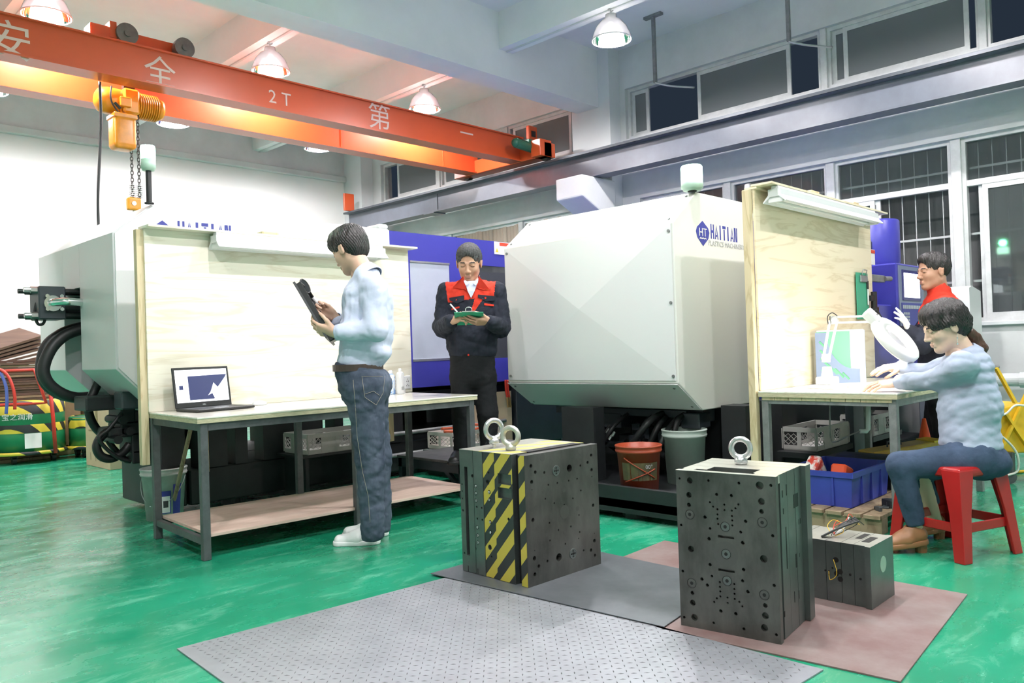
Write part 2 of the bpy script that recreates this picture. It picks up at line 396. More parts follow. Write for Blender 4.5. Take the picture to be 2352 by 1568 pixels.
# windows
WN = [0]
def window(ya, yb, z0, z1, style):
    WN[0] += 1
    root = bpy.data.objects.new('window_%d' % WN[0], None); COL.objects.link(root); root.location = (WX+.1, ya, z0)
    root.matrix_basis = Matrix.Translation((WX+.1, ya, z0)); root['kind'] = 'structure'
    W = yb-ya; H = z1-z0; F = M['window_frame']
    def bx(name, y0, y1, a, c, x0=-.03, x1=.03, m=F):
        q = MB(); q.box(x0, x1, y0+.001, y1-.001, a, c, .004); return q.build(name, m, root)
    f = .04
    q = MB(); q.box(-.04, .04, 0, f, f, H-f); q.box(-.04, .04, W-f, W, f, H-f); q.box(-.04, .04, 0, W, 0, f); q.box(-.04, .04, 0, W, H-f, H)
    q.build('window_frame', F, root)
    def sash(y0, y1, a, c, x, g=M['glass']):
        q = MB(); t = .045
        q.box(x-.012, x+.012, y0, y0+t, a+t, c-t); q.box(x-.012, x+.012, y1-t, y1, a+t, c-t); q.box(x-.012, x+.012, y0, y1, a, a+t); q.box(x-.012, x+.012, y0, y1, c-t, c)
        s = q.build('sash', F, root)
        q = MB(); q.box(x-.002, x+.002, y0+t-.002, y1-t+.002, a+t-.002, c-t+.002); q.build('pane', g, root)
    if style == 'upper':
        # sliding sashes: (start, end) fractions of the width, anything between stands open and dark
        for (p, r_, x) in UPS[WN[0]]: sash(p, r_, f, H-f, x)
    if style == 'lower':
        bx('transom', 0, W, 1.31, 1.37)
        q = MB(); q.box(-.002, .002, f, W-f, 1.37, H-f); q.build('pane', M['glass_clear'], root)
        for (p, r_, x) in LOS.get(WN[0], [(f, W/2+.02, -.012), (W/2-.02, W-f, .014)]): sash(p, r_, f, 1.31, x, M['glass_clear'])
        n = int(W/.115)
        for k in range(1, n):
            q = MB(); y = W*k/n; q.cyl((.085, y, 0), (.085, y, H), .006, n=6); q.build('bar', M['bar'], root)
        for zz in (.4, .86, 1.5):
            q = MB(); q.box(.075, .08, 0, W, zz-.011, zz+.011); q.build('crossbar', M['bar'], root)
    return root
UPS = {}; LOS = {}
# upper row: windows, each with one sliding sash pushed aside
spec_u = [(-2.6, -.3, [(.04, 1.2, 0)]), (-.3, 1.98, [(.04, 1.25, 0)]), (2.02, 3.49, [(.10, 1.30, -.012), (.3, 1.43, .014)]), (3.55, 6.13, [(.36, 1.55, -.012), (.42, 1.5, .014), (2.28, 2.54, .014)]),
          (6.9, 8.35, [(.22, 1.36, -.012)]), (8.40, 9.95, [(.04, .85, -.012), (.8, 1.5, .014)]), (10.0, 11.5, [(.04, 1.12, -.012), (.3, 1.1, .014)])]
for i, (a, c, s) in enumerate(spec_u):
    UPS[i+1] = s; window(a, c, US, UH, 'upper')
LOS[10] = [(.04, .32, -.012), (.06, .36, .014)]
spec_l = [(-.1, 1.1), (1.16, 2.23), (2.31, 3.46), (3.53, 4.69), (4.76, 5.95), (7.1, 8.1), (8.16, 9.7), (9.76, 11.4)]
LOS[9] = [(.04, .90, -.012), (.10, .94, .014)]
LOS[10] = [(.75, 1.11, -.012), (.70, 1.08, .014)]
for i, (a, c) in enumerate(spec_l):
    window(a, c, LS, LH, 'lower')
b = MB(); b.box(WX+.04, WX+.16, -2.6, -.1, LS, LH); struct(b.build('trim_15', M['plaster']))
for i, (y) in enumerate((1.13, 2.27, 3.495, 4.725, 8.13, 9.73)):
    b = MB(); b.box(WX+.03, WX+.2, y-.045, y+.045, LS, LH, .004); struct(b.build('trim_%d' % (16+i), M['window_frame']))
for i, (y) in enumerate((2.0, 3.52, 8.375, 9.975)):
    b = MB(); b.box(WX+.03, WX+.2, y-.035, y+.035, US, UH, .004); struct(b.build('trim_%d' % (22+i), M['window_frame']))
# beige cloth hung over the two far lower windows
for (ya, yb, txt) in ((7.3, 9.6, 'beige cloth hung over the far window right of the blue machine front'), (9.85, 11.35, 'beige cloth hung over the farthest window near the room corner')):
    b = MB(); n = 30
    for k in range(n):
        y0 = ya+(yb-ya)*k/n; y1 = ya+(yb-ya)*(k+1)/n
        f0 = .02*math.sin(k*1.7)+.012*math.sin(k*.6); f1 = .02*math.sin((k+1)*1.7)+.012*math.sin((k+1)*.6)
        z = 2.93
        b.quad((WX+.0-f0*.5-.0, y0, z), (WX+.0-f1*.5, y1, z), (WX-.02+f1, y1, 1.3), (WX-.02+f0, y0, 1.3))
    o = b.build('window_cloth', mat('beige_cloth', (.52, .46, .37), .85, var=.05, scale=3), smooth=True)
    o.modifiers.new('s', 'SOLIDIFY').thickness = .004
    o.location.x = .07
    tag(o, txt, 'curtain')
# hanging conduits from the ceiling by the window wall
for (px, py0, py1, t) in ((1505, 70, 180, 'thin steel hanger rod with a flat cap beside the concrete column'), (1812, 0, 92, 'thin steel hanger rod in front of the middle upper window')):
    p = xP(px, py1, 7.9); r = thing('hanger_rod', t, 'rod', (7.9, p.y, 4.15))
    q = MB(); q.box(-.018, .018, -.018, .018, 0, CZ-4.15-.03); q.build('rod', M['iron_mid'], r)
    q = MB(); q.box(-.03, .03, -.12, .12, CZ-4.15-.03, CZ-4.15); q.build('ceiling_plate', M['iron_mid'], r)
    q = MB(); q.tube(spline([(0, 0, 0), (.01, -.05, -.03), (.12, -.16, -.06), (.36, -.3, -.06)]), .012, 6); q.build('cable', M['bar'], r)
# ------------------------------------------------------------------ lamps
def make_lamp():
    r = thing('high_bay_lamp', '', 'lamp', (0, 0, 4.2))
    b = MB(); b.lathe([(.205, 0), (.20, .03), (.165, .12), (.11, .19), (.065, .215), (.06, .26), (0, .265)], 28); 
    s = b.build('lamp_shade', M['shade'], r)
    b = MB(); b.lathe([(.203, -.003), (.198, .028), (.162, .118), (.107, .186), (.05, .2), (0, .2)], 28)
    b.build('reflector', M['shade_in'], s)
    b = MB(); b.torus((0, 0, 0), .204, .006, n=28, m=6); b.build('rim', M['shade_in'], s)
    b = MB(); b.lathe([(0, .185), (.022, .18), (.03, .15), (.055, .11), (.05, .07), (.02, .045), (0, .04)], 16); bl = b.build('bulb', M['bulb'], r)
    b = MB(); b.torus((0, 0, .275), .014, .004, axis=(1, 0, 0), n=12, m=6); b.cyl((0, 0, .285), (0, 0, .31), .006, n=6); b.lathe([(.03, .305), (.03, .32), (0, .32)], 12)
    b.build('hook', M['steel'], r)
    return r
lamp0 = make_lamp()
names = ['lit high bay lamp at the upper left corner above the crane girder', 'lit high bay lamp above the crane girder between its two left characters',
         'lit high bay lamp above the right half of the orange girder', 'lit high bay lamp at the left edge under the rear girder',
         'lit high bay lamp hanging right of the yellow hoist under the rear girder', 'lit high bay lamp under the right part of the rear girder',
         'lit high bay lamp alone in front of the blue-grey concrete beam']
for i, (x, y) in enumerate(LAMPS):
    m4 = Matrix.Translation((x, y, 4.2))
    lb = names[i] if i < 7 else 'high bay lamp in the unseen part of the hall'
    if i == 0: o = lamp0; o.matrix_basis = m4; o['label'] = lb
    else: o = dup(lamp0, m4, lb)
    o['group'] = 'high bay lamps' if i < 7 else 'high bay lamps outside the picture'
# ------------------------------------------------------------------ crane rail
rr = thing('crane_rail', 'long grey-blue steel crane rail beam along the window wall', 'beam', (7.9, 3, 3.2))
b = MB(); y0, y1 = -3., 11.7
b.box(7.84, 8.06, y0, y1, 3.20, 3.222); b.box(7.84, 8.06, y0, y1, 3.50, 3.522); b.box(7.935, 7.955, y0, y1, 3.222, 3.50)
b.build('i_beam', M['rail'], rr, world=True)
b = MB(); b.box(7.87, 8.02, y0, y1, 3.522, 3.54); b.box(7.925, 7.965, y0, y1, 3.54, 3.565, .003); b.build('rail_head', M['rail_dark'], rr, world=True)
b = MB(); b.box(7.82, 7.84, y0, y1, 3.50, 3.53); b.build('edge_strip', M['rail_dark'], rr, world=True)
for y in (9.4,):
    b = MB(); b.box(7.925, 7.935, y-.1, y+.1, 3.23, 3.49); b.box(7.83, 8.07, y-.12, y+.12, 3.185, 3.20); b.build('splice_plate', M['rail'], rr, world=True)
for y in (11.2, 6.4, 1.5):
    b = MB(); b.box(7.9, 8.5, y-.05, y+.05, 3.12, 3.2); b.build('wall_bracket', M['rail_dark'], rr, world=True)
b = MB(); b.box(7.80, 8.0, 11.62, 11.66, 3.56, 3.86, .004); tag(b.build('end_stop', M['orange']), 'small orange stop plate at the far end of the crane rail', 'plate')
# ------------------------------------------------------------------ travelling crane
cr = thing('bridge_crane', 'orange double girder travelling crane with white lettering', 'crane', (4, 7.9, 3.58))
b = MB(); b.box(-3, 7.86, 7.40, 7.56, 3.62, 3.93); b.box(-3, 7.86, 7.37, 7.59, 3.605, 3.622); b.box(-3, 7.86, 7.37, 7.59, 3.925, 3.94); g1 = b.build('girder', M['orange'], cr, world=True)
b = MB(); b.box(-3, 7.86, 8.30, 8.44, 3.62, 3.93); b.box(-3, 7.86, 8.26, 8.48, 3.605, 3.622); b.box(-3, 7.86, 8.26, 8.48, 3.925, 3.94)
for x in (1.1, 5.55, 7.2): b.box(x-.004, x+.004, 8.29, 8.30, 3.622, 3.925)
g2 = b.build('girder', M['orange'], cr, world=True)
b = MB(); b.box(7.80, 8.02, 6.95, 8.75, 3.60, 3.79, .006); b.box(7.72, 7.95, 6.95, 7.12, 3.60, 3.82, .006); b.build('end_carriage', M['orange_dark'], cr, world=True)
for y in (7.05, 8.6):
    b = MB(); b.cyl((7.91, y, 3.64), (7.98, y, 3.64), .075, n=20); b.build('wheel', M['chain'], cr, world=True)
b = MB(); c = Vector((7.66, 7.16, 3.74)); b.cyl(c+Vector((-.16, .02, .03)), c+Vector((.12, 0, 0)), .065, n=20); b.ball(c+Vector((-.16, .02, .03)), .06); b.box(c.x+.02, c.x+.1, c.y-.05, c.y+.05, c.z+.03, c.z+.1, .008)
b.build('travel_motor', M['motor'], cr, world=True)
p = yP(1215, 310, 7.38); b = MB(); b.box(p.x-.085, p.x+.085, 7.30, 7.36, 3.86, 4.10, .01); cb = b.build('control_box', M['orange'], cr, world=True)
b = MB(); b.box(p.x-.04, p.x+.04, 7.292, 7.30, 3.95, 4.03); b.build('switch_plate', M['black'], cb, world=True)
F1 = lambda x, z: frame((x, 7.397, z), (1, 0, 0), (0, 0, 1))
for (px, py, ch, sz) in ((22, 98, '安', .34), (368, 170, '全', .30), (872, 272, '第', .33), (1072, 310, '一', .24)):
    p = yP(px, py, 7.397); text('lettering', ch, sz, M['crane_text'], F1(p.x, p.z), cr, world=True)
p = yP(643, 227, 7.397); text('lettering', '2 T', .19, M['crane_text'], F1(p.x, p.z), cr, world=True)
# trolley on the girders
tr = thing('crane_trolley', 'red-orange crane trolley on grey steel wheels on top of the girders', 'trolley', (3.05, 7.9, 3.94))
wc = [yP(287, 95, 7.48), yP(418, 123, 7.48)]
for y in (7.48, 8.37):
    for i, q in enumerate(wc):
        b = MB(); b.cyl((q.x, y-.07, 4.03), (q.x, y-.015, 4.03), .095, n=28); b.cyl((q.x, y-.015, 4.03), (q.x, y+.05, 4.03), .078, n=28); b.cyl((q.x, y-.085, 4.03), (q.x, y-.07, 4.03), .03, n=16)
        b.build('wheel', mat('worn_wheel_steel', (.16, .15, .14), .55, .5, var=.25, scale=12) if not (i or y > 8) else bpy.data.materials['worn_wheel_steel'], tr, world=True)
b = MB(); b.box(wc[0].x-.05, wc[1].x+.05, 7.55, 7.62, 3.97, 4.10, .005); b.box(wc[0].x-.05, wc[1].x+.05, 8.24, 8.30, 3.97, 4.10, .005)
for x in (wc[0].x+.05, wc[1].x-.1): b.box(x, x+.07, 7.6, 8.26, 3.98, 4.08)
b.build('trolley_frame', M['orange_dark'], tr, world=True)
b = MB(); b.box(wc[0].x-.30, wc[0].x-.12, 7.45, 7.62, 3.96, 4.07, .01); b.box(wc[0].x-.14, wc[0].x-.08, 7.44, 7.56, 3.97, 4.12, .004); b.build('gearbox', M['orange'], tr, world=True)
# hoist under the trolley
hx = yP(295, 220, 7.85)
ho = thing('chain_hoist', 'yellow electric chain hoist with amber chain bag hanging from the trolley', 'hoist', (hx.x, 7.85, 2.5))
H = Vector((hx.x, 7.85, 3.52))
b = MB(); b.lathe([(0, -.30), (.06, -.30), (.11, -.27), (.125, -.2), (.125, -.06), (.10, -.03), (.10, .0)], 10, H, (1, 0, 0)); b.box(H.x-.09, H.x+.06, H.y-.13, H.y+.13, H.z-.12, H.z+.12, .02)
b.build('hoist_body', M['hoist'], ho, world=True)
b = MB(); 
for k in range(9):
    x = .07+k*.021; b.lathe([(.105, x), (.125, x), (.125, x+.008), (.105, x+.008)], 20, H, (1, 0, 0))
b.lathe([(.10, .05), (.10, .26), (.11, .26), (.09, .31), (0, .32)], 20, H, (1, 0, 0)); b.build('motor_housing', M['hoist'], ho, world=True)
b = MB(); b.box(H.x-.05, H.x+.05, H.y-.03, H.y+.03, 3.62, 4.0); b.build('suspension', M['chain'], ho, world=True)
b = MB(); b.box(H.x-.13, H.x-.03, H.y-.16, H.y-.13, H.z-.07, H.z+.02, .006); b.build('terminal_box', M['hoist'], ho, world=True)
b = MB(); b.cyl((H.x-.18, H.y-.15, H.z-.05), (H.x-.13, H.y-.15, H.z-.1), .014, n=8); b.tube(spline([(H.x-.2, H.y-.14, H.z+.1), (H.x-.21, H.y-.16, H.z-.05), (H.x-.1, H.y-.16, H.z-.2), (H.x-.03, H.y-.12, H.z-.22)]), .008, 6); b.build('cable', M['rubber'], ho, world=True)
bg = yP(282, 305, 7.75)
b = MB(); vs = b.box(bg.x-.10, bg.x+.10, 7.66, 7.86, 3.05, 3.36, .05, 4); b.build('chain_bag', M['hoist_bag'], ho, world=True, smooth=True)
b = MB(); b.box(bg.x-.105, bg.x+.105, 7.655, 7.865, 3.33, 3.375, .008); b.cyl((bg.x, 7.76, 3.37), (bg.x-.0, 7.78, 3.48), .012, n=8); b.build('bag_rim', M['hoist_bag'], ho, world=True)
lk = MB(); lk.sm = True
def link_pts(c, ang, L=.030, r=.010):
    out = []
    for k in range(10):
        a = 2*math.pi*k/10; x = r*math.cos(a); z = (L/2-r)*(1 if math.sin(a) > 0 else -1)*(1 if abs(math.sin(a)) > .01 else 0)+r*math.sin(a)
        out.append(Vector(c)+Vector((x*math.cos(ang), x*math.sin(ang), z)))
    return out
for (px, t) in ((299, 0), (315, 1)):
    q0 = yP(px, 250, 7.80); n = 0; z = 3.46; b = MB()
    while z > 2.62:
        b.tube(link_pts((q0.x, 7.80, z), math.pi/4*(1 if n % 2 else -1), .042, .0125), .0042, 5, closed=True); z -= .0335; n += 1
    o = b.build('chain', M['chain'], ho, world=True)
    b = MB(); 
    for k in range(7): b.torus((q0.x, 7.80, 2.63+k*.018), .026, .0035, n=14, m=4)
    b.build('buffer_spring', M['steel'], ho, world=True)
hk = yP(307, 466, 7.80)
b = MB(); b.box(hk.x-.06, hk.x+.06, 7.765, 7.835, 2.50, 2.62, .02, 3); b.build('hook_block', M['hoist'], ho, world=True)
b = MB(); b.cyl((hk.x-.01, 7.755, 2.56), (hk.x-.01, 7.84, 2.56), .02, n=12); b.tube(spline([(hk.x, 7.8, 2.5), (hk.x, 7.8, 2.47), (hk.x-.05, 7.8, 2.44), (hk.x-.03, 7.8, 2.40), (hk.x+.02, 7.8, 2.40), (hk.x+.05, 7.8, 2.43)]), .012, 8); b.build('hook', M['steel'], ho, world=True)
q = yP(230, 225, 7.6); q2 = yP(226, 515, 7.6)
b = MB(); b.tube(spline([(q.x, 7.6, 3.6), (q.x, 7.6, 3.2), (q2.x+.005, 7.6, 2.6), (q2.x, 7.6, 2.25), (q2.x, 7.6, 1.9)]), .013, 8); b.box(q2.x-.03, q2.x+.03, 7.57, 7.63, 1.7, 1.92, .012); 
tag(b.build('pendant_cable', M['rubber']), 'thin black pendant cable hanging left of the yellow hoist', 'cable')
# ------------------------------------------------------------------ injection moulding machine on the left
def screw(b, p, n, r=.008, h=.004):
    p = Vector(p); n = Vector(n); b.cyl(p, p+n*h, r, n=8)
m1 = thing('injection_molding_machine', 'white and blue injection moulding machine behind the left workbench', 'machine', (4.5, 6.2, 0))
def oct_(xb, zt): return [(1.85, 1.02), (1.85, 1.905), (2.10, 2.11), (4.05, 2.11), (4.05, .72), (2.14, .72)]
b = MB(); b.prism(oct_(0, 0), 5.40, 6.06, 'Y'); b.build('cover', M['grey_panel'], m1, world=True, bevel=.004)
b = MB(); b.prism(oct_(0, 0), 6.42, 7.02, 'Y'); b.build('cover', M['grey_panel'], m1, world=True, bevel=.004)
b = MB(); b.prism([(1.85, 1.60), (1.85, 1.905), (2.10, 2.11), (4.05, 2.11), (4.05, 1.60)], 6.06, 6.42, 'Y'); b.build('cover', M['grey_panel'], m1, world=True)
b = MB(); b.prism([(2.24, 1.60), (2.24, .95), (2.34, .85), (4.05, .85), (4.05, 1.60)], 6.06, 6.42, 'Y'); b.build('inner_panel', M['white'], m1, world=True)
b = MB(); b.box(1.87, 4.05, 5.385, 5.40, 1.02, 1.90) if False else None
b.prism([(1.862, 1.03), (1.862, 1.90), (2.105, 2.10), (4.05, 2.10), (4.05, .73), (2.145, .73)], 5.388, 5.402, 'Y'); b.build('side_cover', M['white'], m1, world=True)
b = MB(); b.box(3.96, 4.055, 5.40, 5.60, 2.112, 2.15, .012); b.build('cover_handle', M['white'], m1, world=True)
b = MB(); b.box(2.30, 2.45, 5.7, 5.95, 2.11, 2.14, .012); b.build('cover_handle', M['white'], m1, world=True)
# blue part with the sliding door
b = MB()
b.box(4.05, 8.0, 5.40, 7.0, 1.86, 2.10); b.box(4.05, 8.0, 5.40, 7.0, .76, .985); b.box(4.05, 4.27, 5.40, 7.0, .985, 1.86); b.box(4.72, 4.93, 5.40, 7.0, .985, 1.86); b.box(5.45, 8.0, 5.40, 7.0, .985, 1.86); b.box(4.27, 5.45, 6.0, 6.9, .985, 1.86)
b.build('blue_housing', M['blue'], m1, world=True)
b = MB(); b.box(4.27, 4.72, 5.405, 5.42, .985, 1.86); b.build('door_window', M['polycarb'], m1, world=True)
b = MB(); b.box(4.27, 4.72, 5.395, 5.406, .985, 1.005); b.build('window_trim', M['steel'], m1, world=True); b = MB(); b.box(4.27, 4.72, 5.395, 5.406, 1.845, 1.86); b.build('window_trim', M['steel'], m1, world=True)
b = MB(); b.box(4.93, 5.45, 5.405, 5.415, .985, 1.86); b.build('door_window', M['smoked'], m1, world=True)
b = MB(); b.box(4.95, 5.43, 5.7, 5.99, 1.02, 1.2); b.cyl((4.95, 5.85, 1.5), (5.43, 5.85, 1.5), .06, n=16); b.cyl((4.95, 5.85, 1.3), (5.43, 5.85, 1.3), .04, n=16); b.build('mould_platen', M['iron_mid'], m1, world=True)
p = yP(1135, 569, 5.398)
b = MB(); b.box(p.x, p.x+.22, 5.394, 5.399, p.z-.06, p.z+.06); wl = b.build('warning_label', M['paper'], m1, world=True)
b = MB(); b.box(p.x+.07, p.x+.215, 5.392, 5.394, p.z+.025, p.z+.055); b.build('red_strip', M['red_print'], wl, world=True)
b = MB(); b.prism([(p.x+.012, p.z-.04), (p.x+.052, p.z-.04), (p.x+.032, p.z+.0)], 5.392, 5.394, 'Y'); b.build('warning_triangle', M['yellow_print'], wl, world=True)
# logo just above the backboard
LF = lambda x, z, y=5.386: frame((x, y, z), (1, 0, 0), (0, 0, 1))
p = yP(373, 523, 5.386); b = MB(); b.prism([(p.x-.06, p.z-.01), (p.x, p.z-.09), (p.x+.06, p.z-.01), (p.x+.05, p.z+.012), (p.x, p.z+.05), (p.x-.05, p.z+.012)], 5.3845, 5.386, 'Y'); b.build('logo', M['logo'], m1, world=True)
p1_ = yP(408, 520, 5.386); p2_ = yP(533, 530, 5.386)
def haitian(parent, F, x0, width, h, zc):
    """blocky slit lettering laid in the local XY plane of F"""
    g = MB(); cw = width/7.0
    def P(*poly): 
        A = [g.bm.verts.new((x, y, 0)) for x, y in poly]; g.bm.faces.new(A)
    def R(x, y, a, c): P((x, y), (a, y), (a, c), (x, c))
    t = cw*.27
    for i, ch in enumerate('HAITIAN'):
        X = x0+i*cw*1.0; W = cw*.86; y0, y1 = zc-h/2, zc+h/2
        if ch == 'I': X = X+cw*.25; R(X, y0, X+t*1.2, y1)
        elif ch == 'H': R(X, y0, X+t, y1); R(X+W-t, y0, X+W, y1); R(X+t, zc-h*.09, X+W-t, zc+h*.09)
        elif ch == 'A': P((X, y0), (X+t, y0), (X+W*.5, y1-h*.25), (X+W*.5, y1)); P((X+W*.58, y1), (X+W*.58, y1-h*.28), (X+W-t*.6, y0), (X+W+t*.3, y0)); R(X+W*.36, y0+h*.18, X+W*.7, y0+h*.30)
        elif ch == 'T': R(X, y1-h*.2, X+W, y1); R(X+W*.5-t*.6, y0, X+W*.5+t*.6, y1-h*.25)
        elif ch == 'N': R(X, y0, X+t, y1); R(X+W-t, y0, X+W, y1); P((X+t*.9, y1), (X+t*1.6, y1), (X+W-t*.9, y0), (X+W-t*1.6, y0))
    g.bm.transform(F); o = g.build('lettering', M['logo'], parent, world=True); return o
haitian(m1, frame((0, 5.3862, 0), (1, 0, 0), (0, 0, 1)), p1_.x, p2_.x-p1_.x, .115, p1_.z-.018)
# beacon lamp on the left machine
def beacon(parent, x, y, zb, stem, r=.047):
    q = MB(); q.cyl((x, y, zb), (x, y, zb+stem), .018 if stem > .05 else .03, n=12); q.lathe([(.03, 0), (.03, .008), (.018, .012)], 14, (x, y, zb)); s = q.build('beacon_pole', M['black'], parent, world=True)
    z = zb+stem; q = MB(); q.lathe([(0, 0), (r*.8, 0), (r*.85, .012), (r, .016), (r, .075), (0, .075)], 24, (x, y, z)); q.build('beacon_base', M['beacon_low'], parent, world=True)
    q = MB(); q.lathe([(r*.98, .076), (r*.98, .155), (r*.9, .165), (0, .168)], 24, (x, y, z)); q.build('beacon_lens', M['beacon'], parent, world=True)
    L = point('beacon_light', (x, y, z+.23), 5, .04, (.15, 1, .42))
pb = zP(343, 468, 2.11)
beacon(m1, pb.x, pb.y, 2.11, .22)
# black base frame under the machine, with gaps
b = MB(); b.box(2.35, 8.2, 5.50, 6.15, .05, .30, .01); b.box(3.1, 8.2, 6.16, 6.95, .05, .30, .01); base = b.build('base_beam', M['black'], m1, world=True)
b = MB()
b.box(2.41, 8.0, 5.55, 6.15, .60, .715); b.box(2.8, 8.0, 6.16, 6.9, .60, .715)
for (x0, x1) in ((2.41, 2.62), (2.68, 2.775), (2.90, 3.40), (3.52, 3.60), (3.85, 4.2), (5.0, 5.5)): b.box(x0, x1, 5.48, 5.62, .301, .599); b.box(max(x0, 2.86), max(x1, 2.9), 6.75, 6.9, .301, .599)
b.build('base_frame', M['black'], m1, world=True)
b = MB(); b.box(5.55, 8.0, 5.42, 6.95, .12, .76, .006); b.build('oil_tank_panel', M['slate'], m1, world=True)
for x in (2.7, 4.4, 6.2):
    b = MB(); b.cyl((x, 5.62, 0), (x, 5.62, .05), .07, n=14); b.build('levelling_foot', M['rubber'], m1, world=True)
for z_, x1 in ((.38, 5.4), (.20, 5.2)):
    b = MB(); b.tube([(3.85, 5.43, z_), (x1, 5.43, z_)], .018, 8); b.cyl((3.9, 5.43, z_), (3.94, 5.43, z_), .026, n=10); b.build('pipe', M['iron_mid'], m1, world=True)
# injection cylinder block sticking out of the slot
Q = lambda px, py, y=6.2: yP(px, py, y)
c = Q(122, 697); x1 = Q(142, 697).x
b = MB(); b.box(c.x-.11, c.x+.06, 6.12, 6.34, c.z-.115, c.z+.115, .008); blk = b.build('cylinder_block', M['slate'], m1, world=True)
b = MB(); 
for dz in (-.085, .085):
    for y in (6.15, 6.31): b.cyl((c.x, y, c.z+dz), (2.3, y, c.z+dz), .018, n=10)
b.cyl((c.x, 6.23, c.z-.02), (2.3, 6.23, c.z-.02), .07, n=20); b.build('tie_rod', M['black'], m1, world=True)
for dz in (-.085, .09):
    for y in (6.16, 6.30):
        b = MB(); b.cyl((c.x-.11, y, c.z+dz), (c.x-.15, y, c.z+dz), .024, n=6); b.cyl((c.x-.15, y, c.z+dz), (c.x-.19, y, c.z+dz), .017, n=12); b.build('nut', M['steel'] if y < 6.2 else M['black'], blk, world=True)
b = MB(); b.cyl((c.x-.03, 6.12, c.z-.005), (c.x-.03, 6.09, c.z-.005), .055, n=20)
for dx in (-.045, .045):
    for dz in (-.045, .045): b.cyl((c.x-.02+dx, 6.12, c.z+dz), (c.x-.02+dx, 6.085, c.z+dz), .014, n=6)
b.tube(spline([(c.x-.03, 6.12, c.z), (c.x-.03, 6.06, c.z), (c.x+.03, 6.02, c.z+.003), (c.x+.12, 6.02, c.z), (c.x+.2, 6.04, c.z)]), .028, 12); b.build('flange_elbow', M['chrome'], blk, world=True)
b = MB(); b.cyl((c.x+.17, 6.035, c.z), (2.0, 6.07, c.z), .034, n=14); b.build('hose_ferrule', M['iron_mid'], blk, world=True)
def hose(name, pts, r, y, parent, m=M['rubber'], n=10, dy=None):
    P = []
    for i, (px, py) in enumerate(pts):
        yy = y if dy is None else y+dy[i]; P.append(yP(px, py, yy))
    b = MB(); b.tube(spline(P, 8), r, n); return b.build(name, m, parent, world=True)
hose('cable', [(132, 676), (112, 670), (90, 684), (80, 715), (86, 742), (98, 744), (104, 732), (106, 722)], .010, 6.2, m1, n=8)
hose('hydraulic_hose', [(205, 752), (190, 755), (150, 770), (118, 800), (100, 845), (110, 878), (140, 902), (175, 913), (225, 913)], .040, 6.2, m1, n=14)
hose('hydraulic_hose', [(205, 750), (180, 752), (140, 766), (106, 795), (94, 845), (104, 880), (130, 902), (165, 912), (215, 910)], .037, 6.3, m1, n=14)
b = MB(); q = Q(240, 914); b.cyl(q-Vector((.07, 0, 0)), q+Vector((.02, 0, 0)), .05, n=18); b.build('hose_clamp', M['steel'], m1, world=True)
b = MB(); b.cyl(q+Vector((.0, 0, 0)), q+Vector((.22, 0, -.02)), .045, n=16); b.build('hose_fitting', M['black'], m1, world=True)
hose('hydraulic_hose', [(226, 878), (218, 895), (204, 925), (206, 955), (222, 985), (250, 1008)], .030, 6.1, m1)
hose('hydraulic_hose', [(262, 985), (235, 1000), (222, 1025), (232, 1047), (255, 1053), (280, 1040), (298, 1020)], .030, 5.9, m1)
hose('cable', [(280, 948), (250, 985), (228, 1008), (262, 1045), (300, 1060)], .014, 5.85, m1)
hose('cable', [(248, 1010), (262, 1030), (290, 1056), (310, 1050)], .022, 5.95, m1)
b = MB()
for (px, py, w_, h_) in ((285, 925, .2, .07), (283, 950, .10, .12), (292, 985, .16, .10), (262, 990, .14, .06), (304, 1015, .08, .16), (312, 1045, .12, .10), (225, 925, .22, .10)):
    q = Q(px, py, 5.95); b.box(q.x-w_/2, q.x+w_/2, 5.85, 6.1, q.z-h_/2, q.z+h_/2, .012, 2)
for (px, py) in ((272, 1010), (285, 965), (300, 990)):
    q = Q(px, py, 5.8); b.cyl(q, q+Vector((.0, .3, 0)), .03, n=10)
b.build('valve_block', M['black'], m1, world=True)
b = MB(); b.box(2.16, 2.34, 5.52, 6.25, .05, .72, .01); b.build('base_frame', M['black'], m1, world=True)
b = MB(); q = Q(288, 905, 5.7); b.box(q.x-.06, q.x+.06, 5.6, 5.75, q.z-.1, q.z+.02, .01); b.build('bracket', M['slate'], m1, world=True)
# ------------------------------------------------------------------ injection moulding machine on the right
m2 = thing('injection_molding_machine', 'injection moulding machine with big white cover and printed logo beside the right workbench', 'machine', (5.5, 3.5, 0))
ya, yb = 2.79, 4.32
b = MB()
prof = [(4.34, .815), (4.34, 1.845), (4.625, 2.07), (5.40, 2.07), (5.40, .74), (5.28, .62), (4.62, .62)]
b.prism(prof, ya, yb, 'Y'); b.build('cover', M['white_cream'], m2, world=True, bevel=.006)
b = MB(); cy, cz = (ya+yb)/2, 1.33
V = [(4.334, ya+.015, .83), (4.334, yb-.015, .83), (4.334, yb-.015, 1.835), (4.334, ya+.015, 1.835)]; Cc = (4.296, cy, cz)
vs = [b.bm.verts.new(v) for v in V]; cv = b.bm.verts.new(Cc); bk = [b.bm.verts.new((4.338, v[1], v[2])) for v in V]
for i in range(4): b.bm.faces.new((vs[i], vs[(i+1) % 4], cv)); b.bm.faces.new((vs[i], vs[(i+1) % 4], bk[(i+1) % 4], bk[i]))
b.build('front_cover', M['white'], m2, world=True)
for (z0, x0, z1, x1) in ((.805, 4.335, .63, 4.605),):
    b = MB(); b.quad((x0-.004, ya, z0), (x0-.004, yb, z0), (x1-.01, yb, z1), (x1-.01, ya, z1)); o = b.build('lower_cover', M['white'], m2, world=True); o.modifiers.new('s', 'SOLIDIFY').thickness = .003
b = MB()
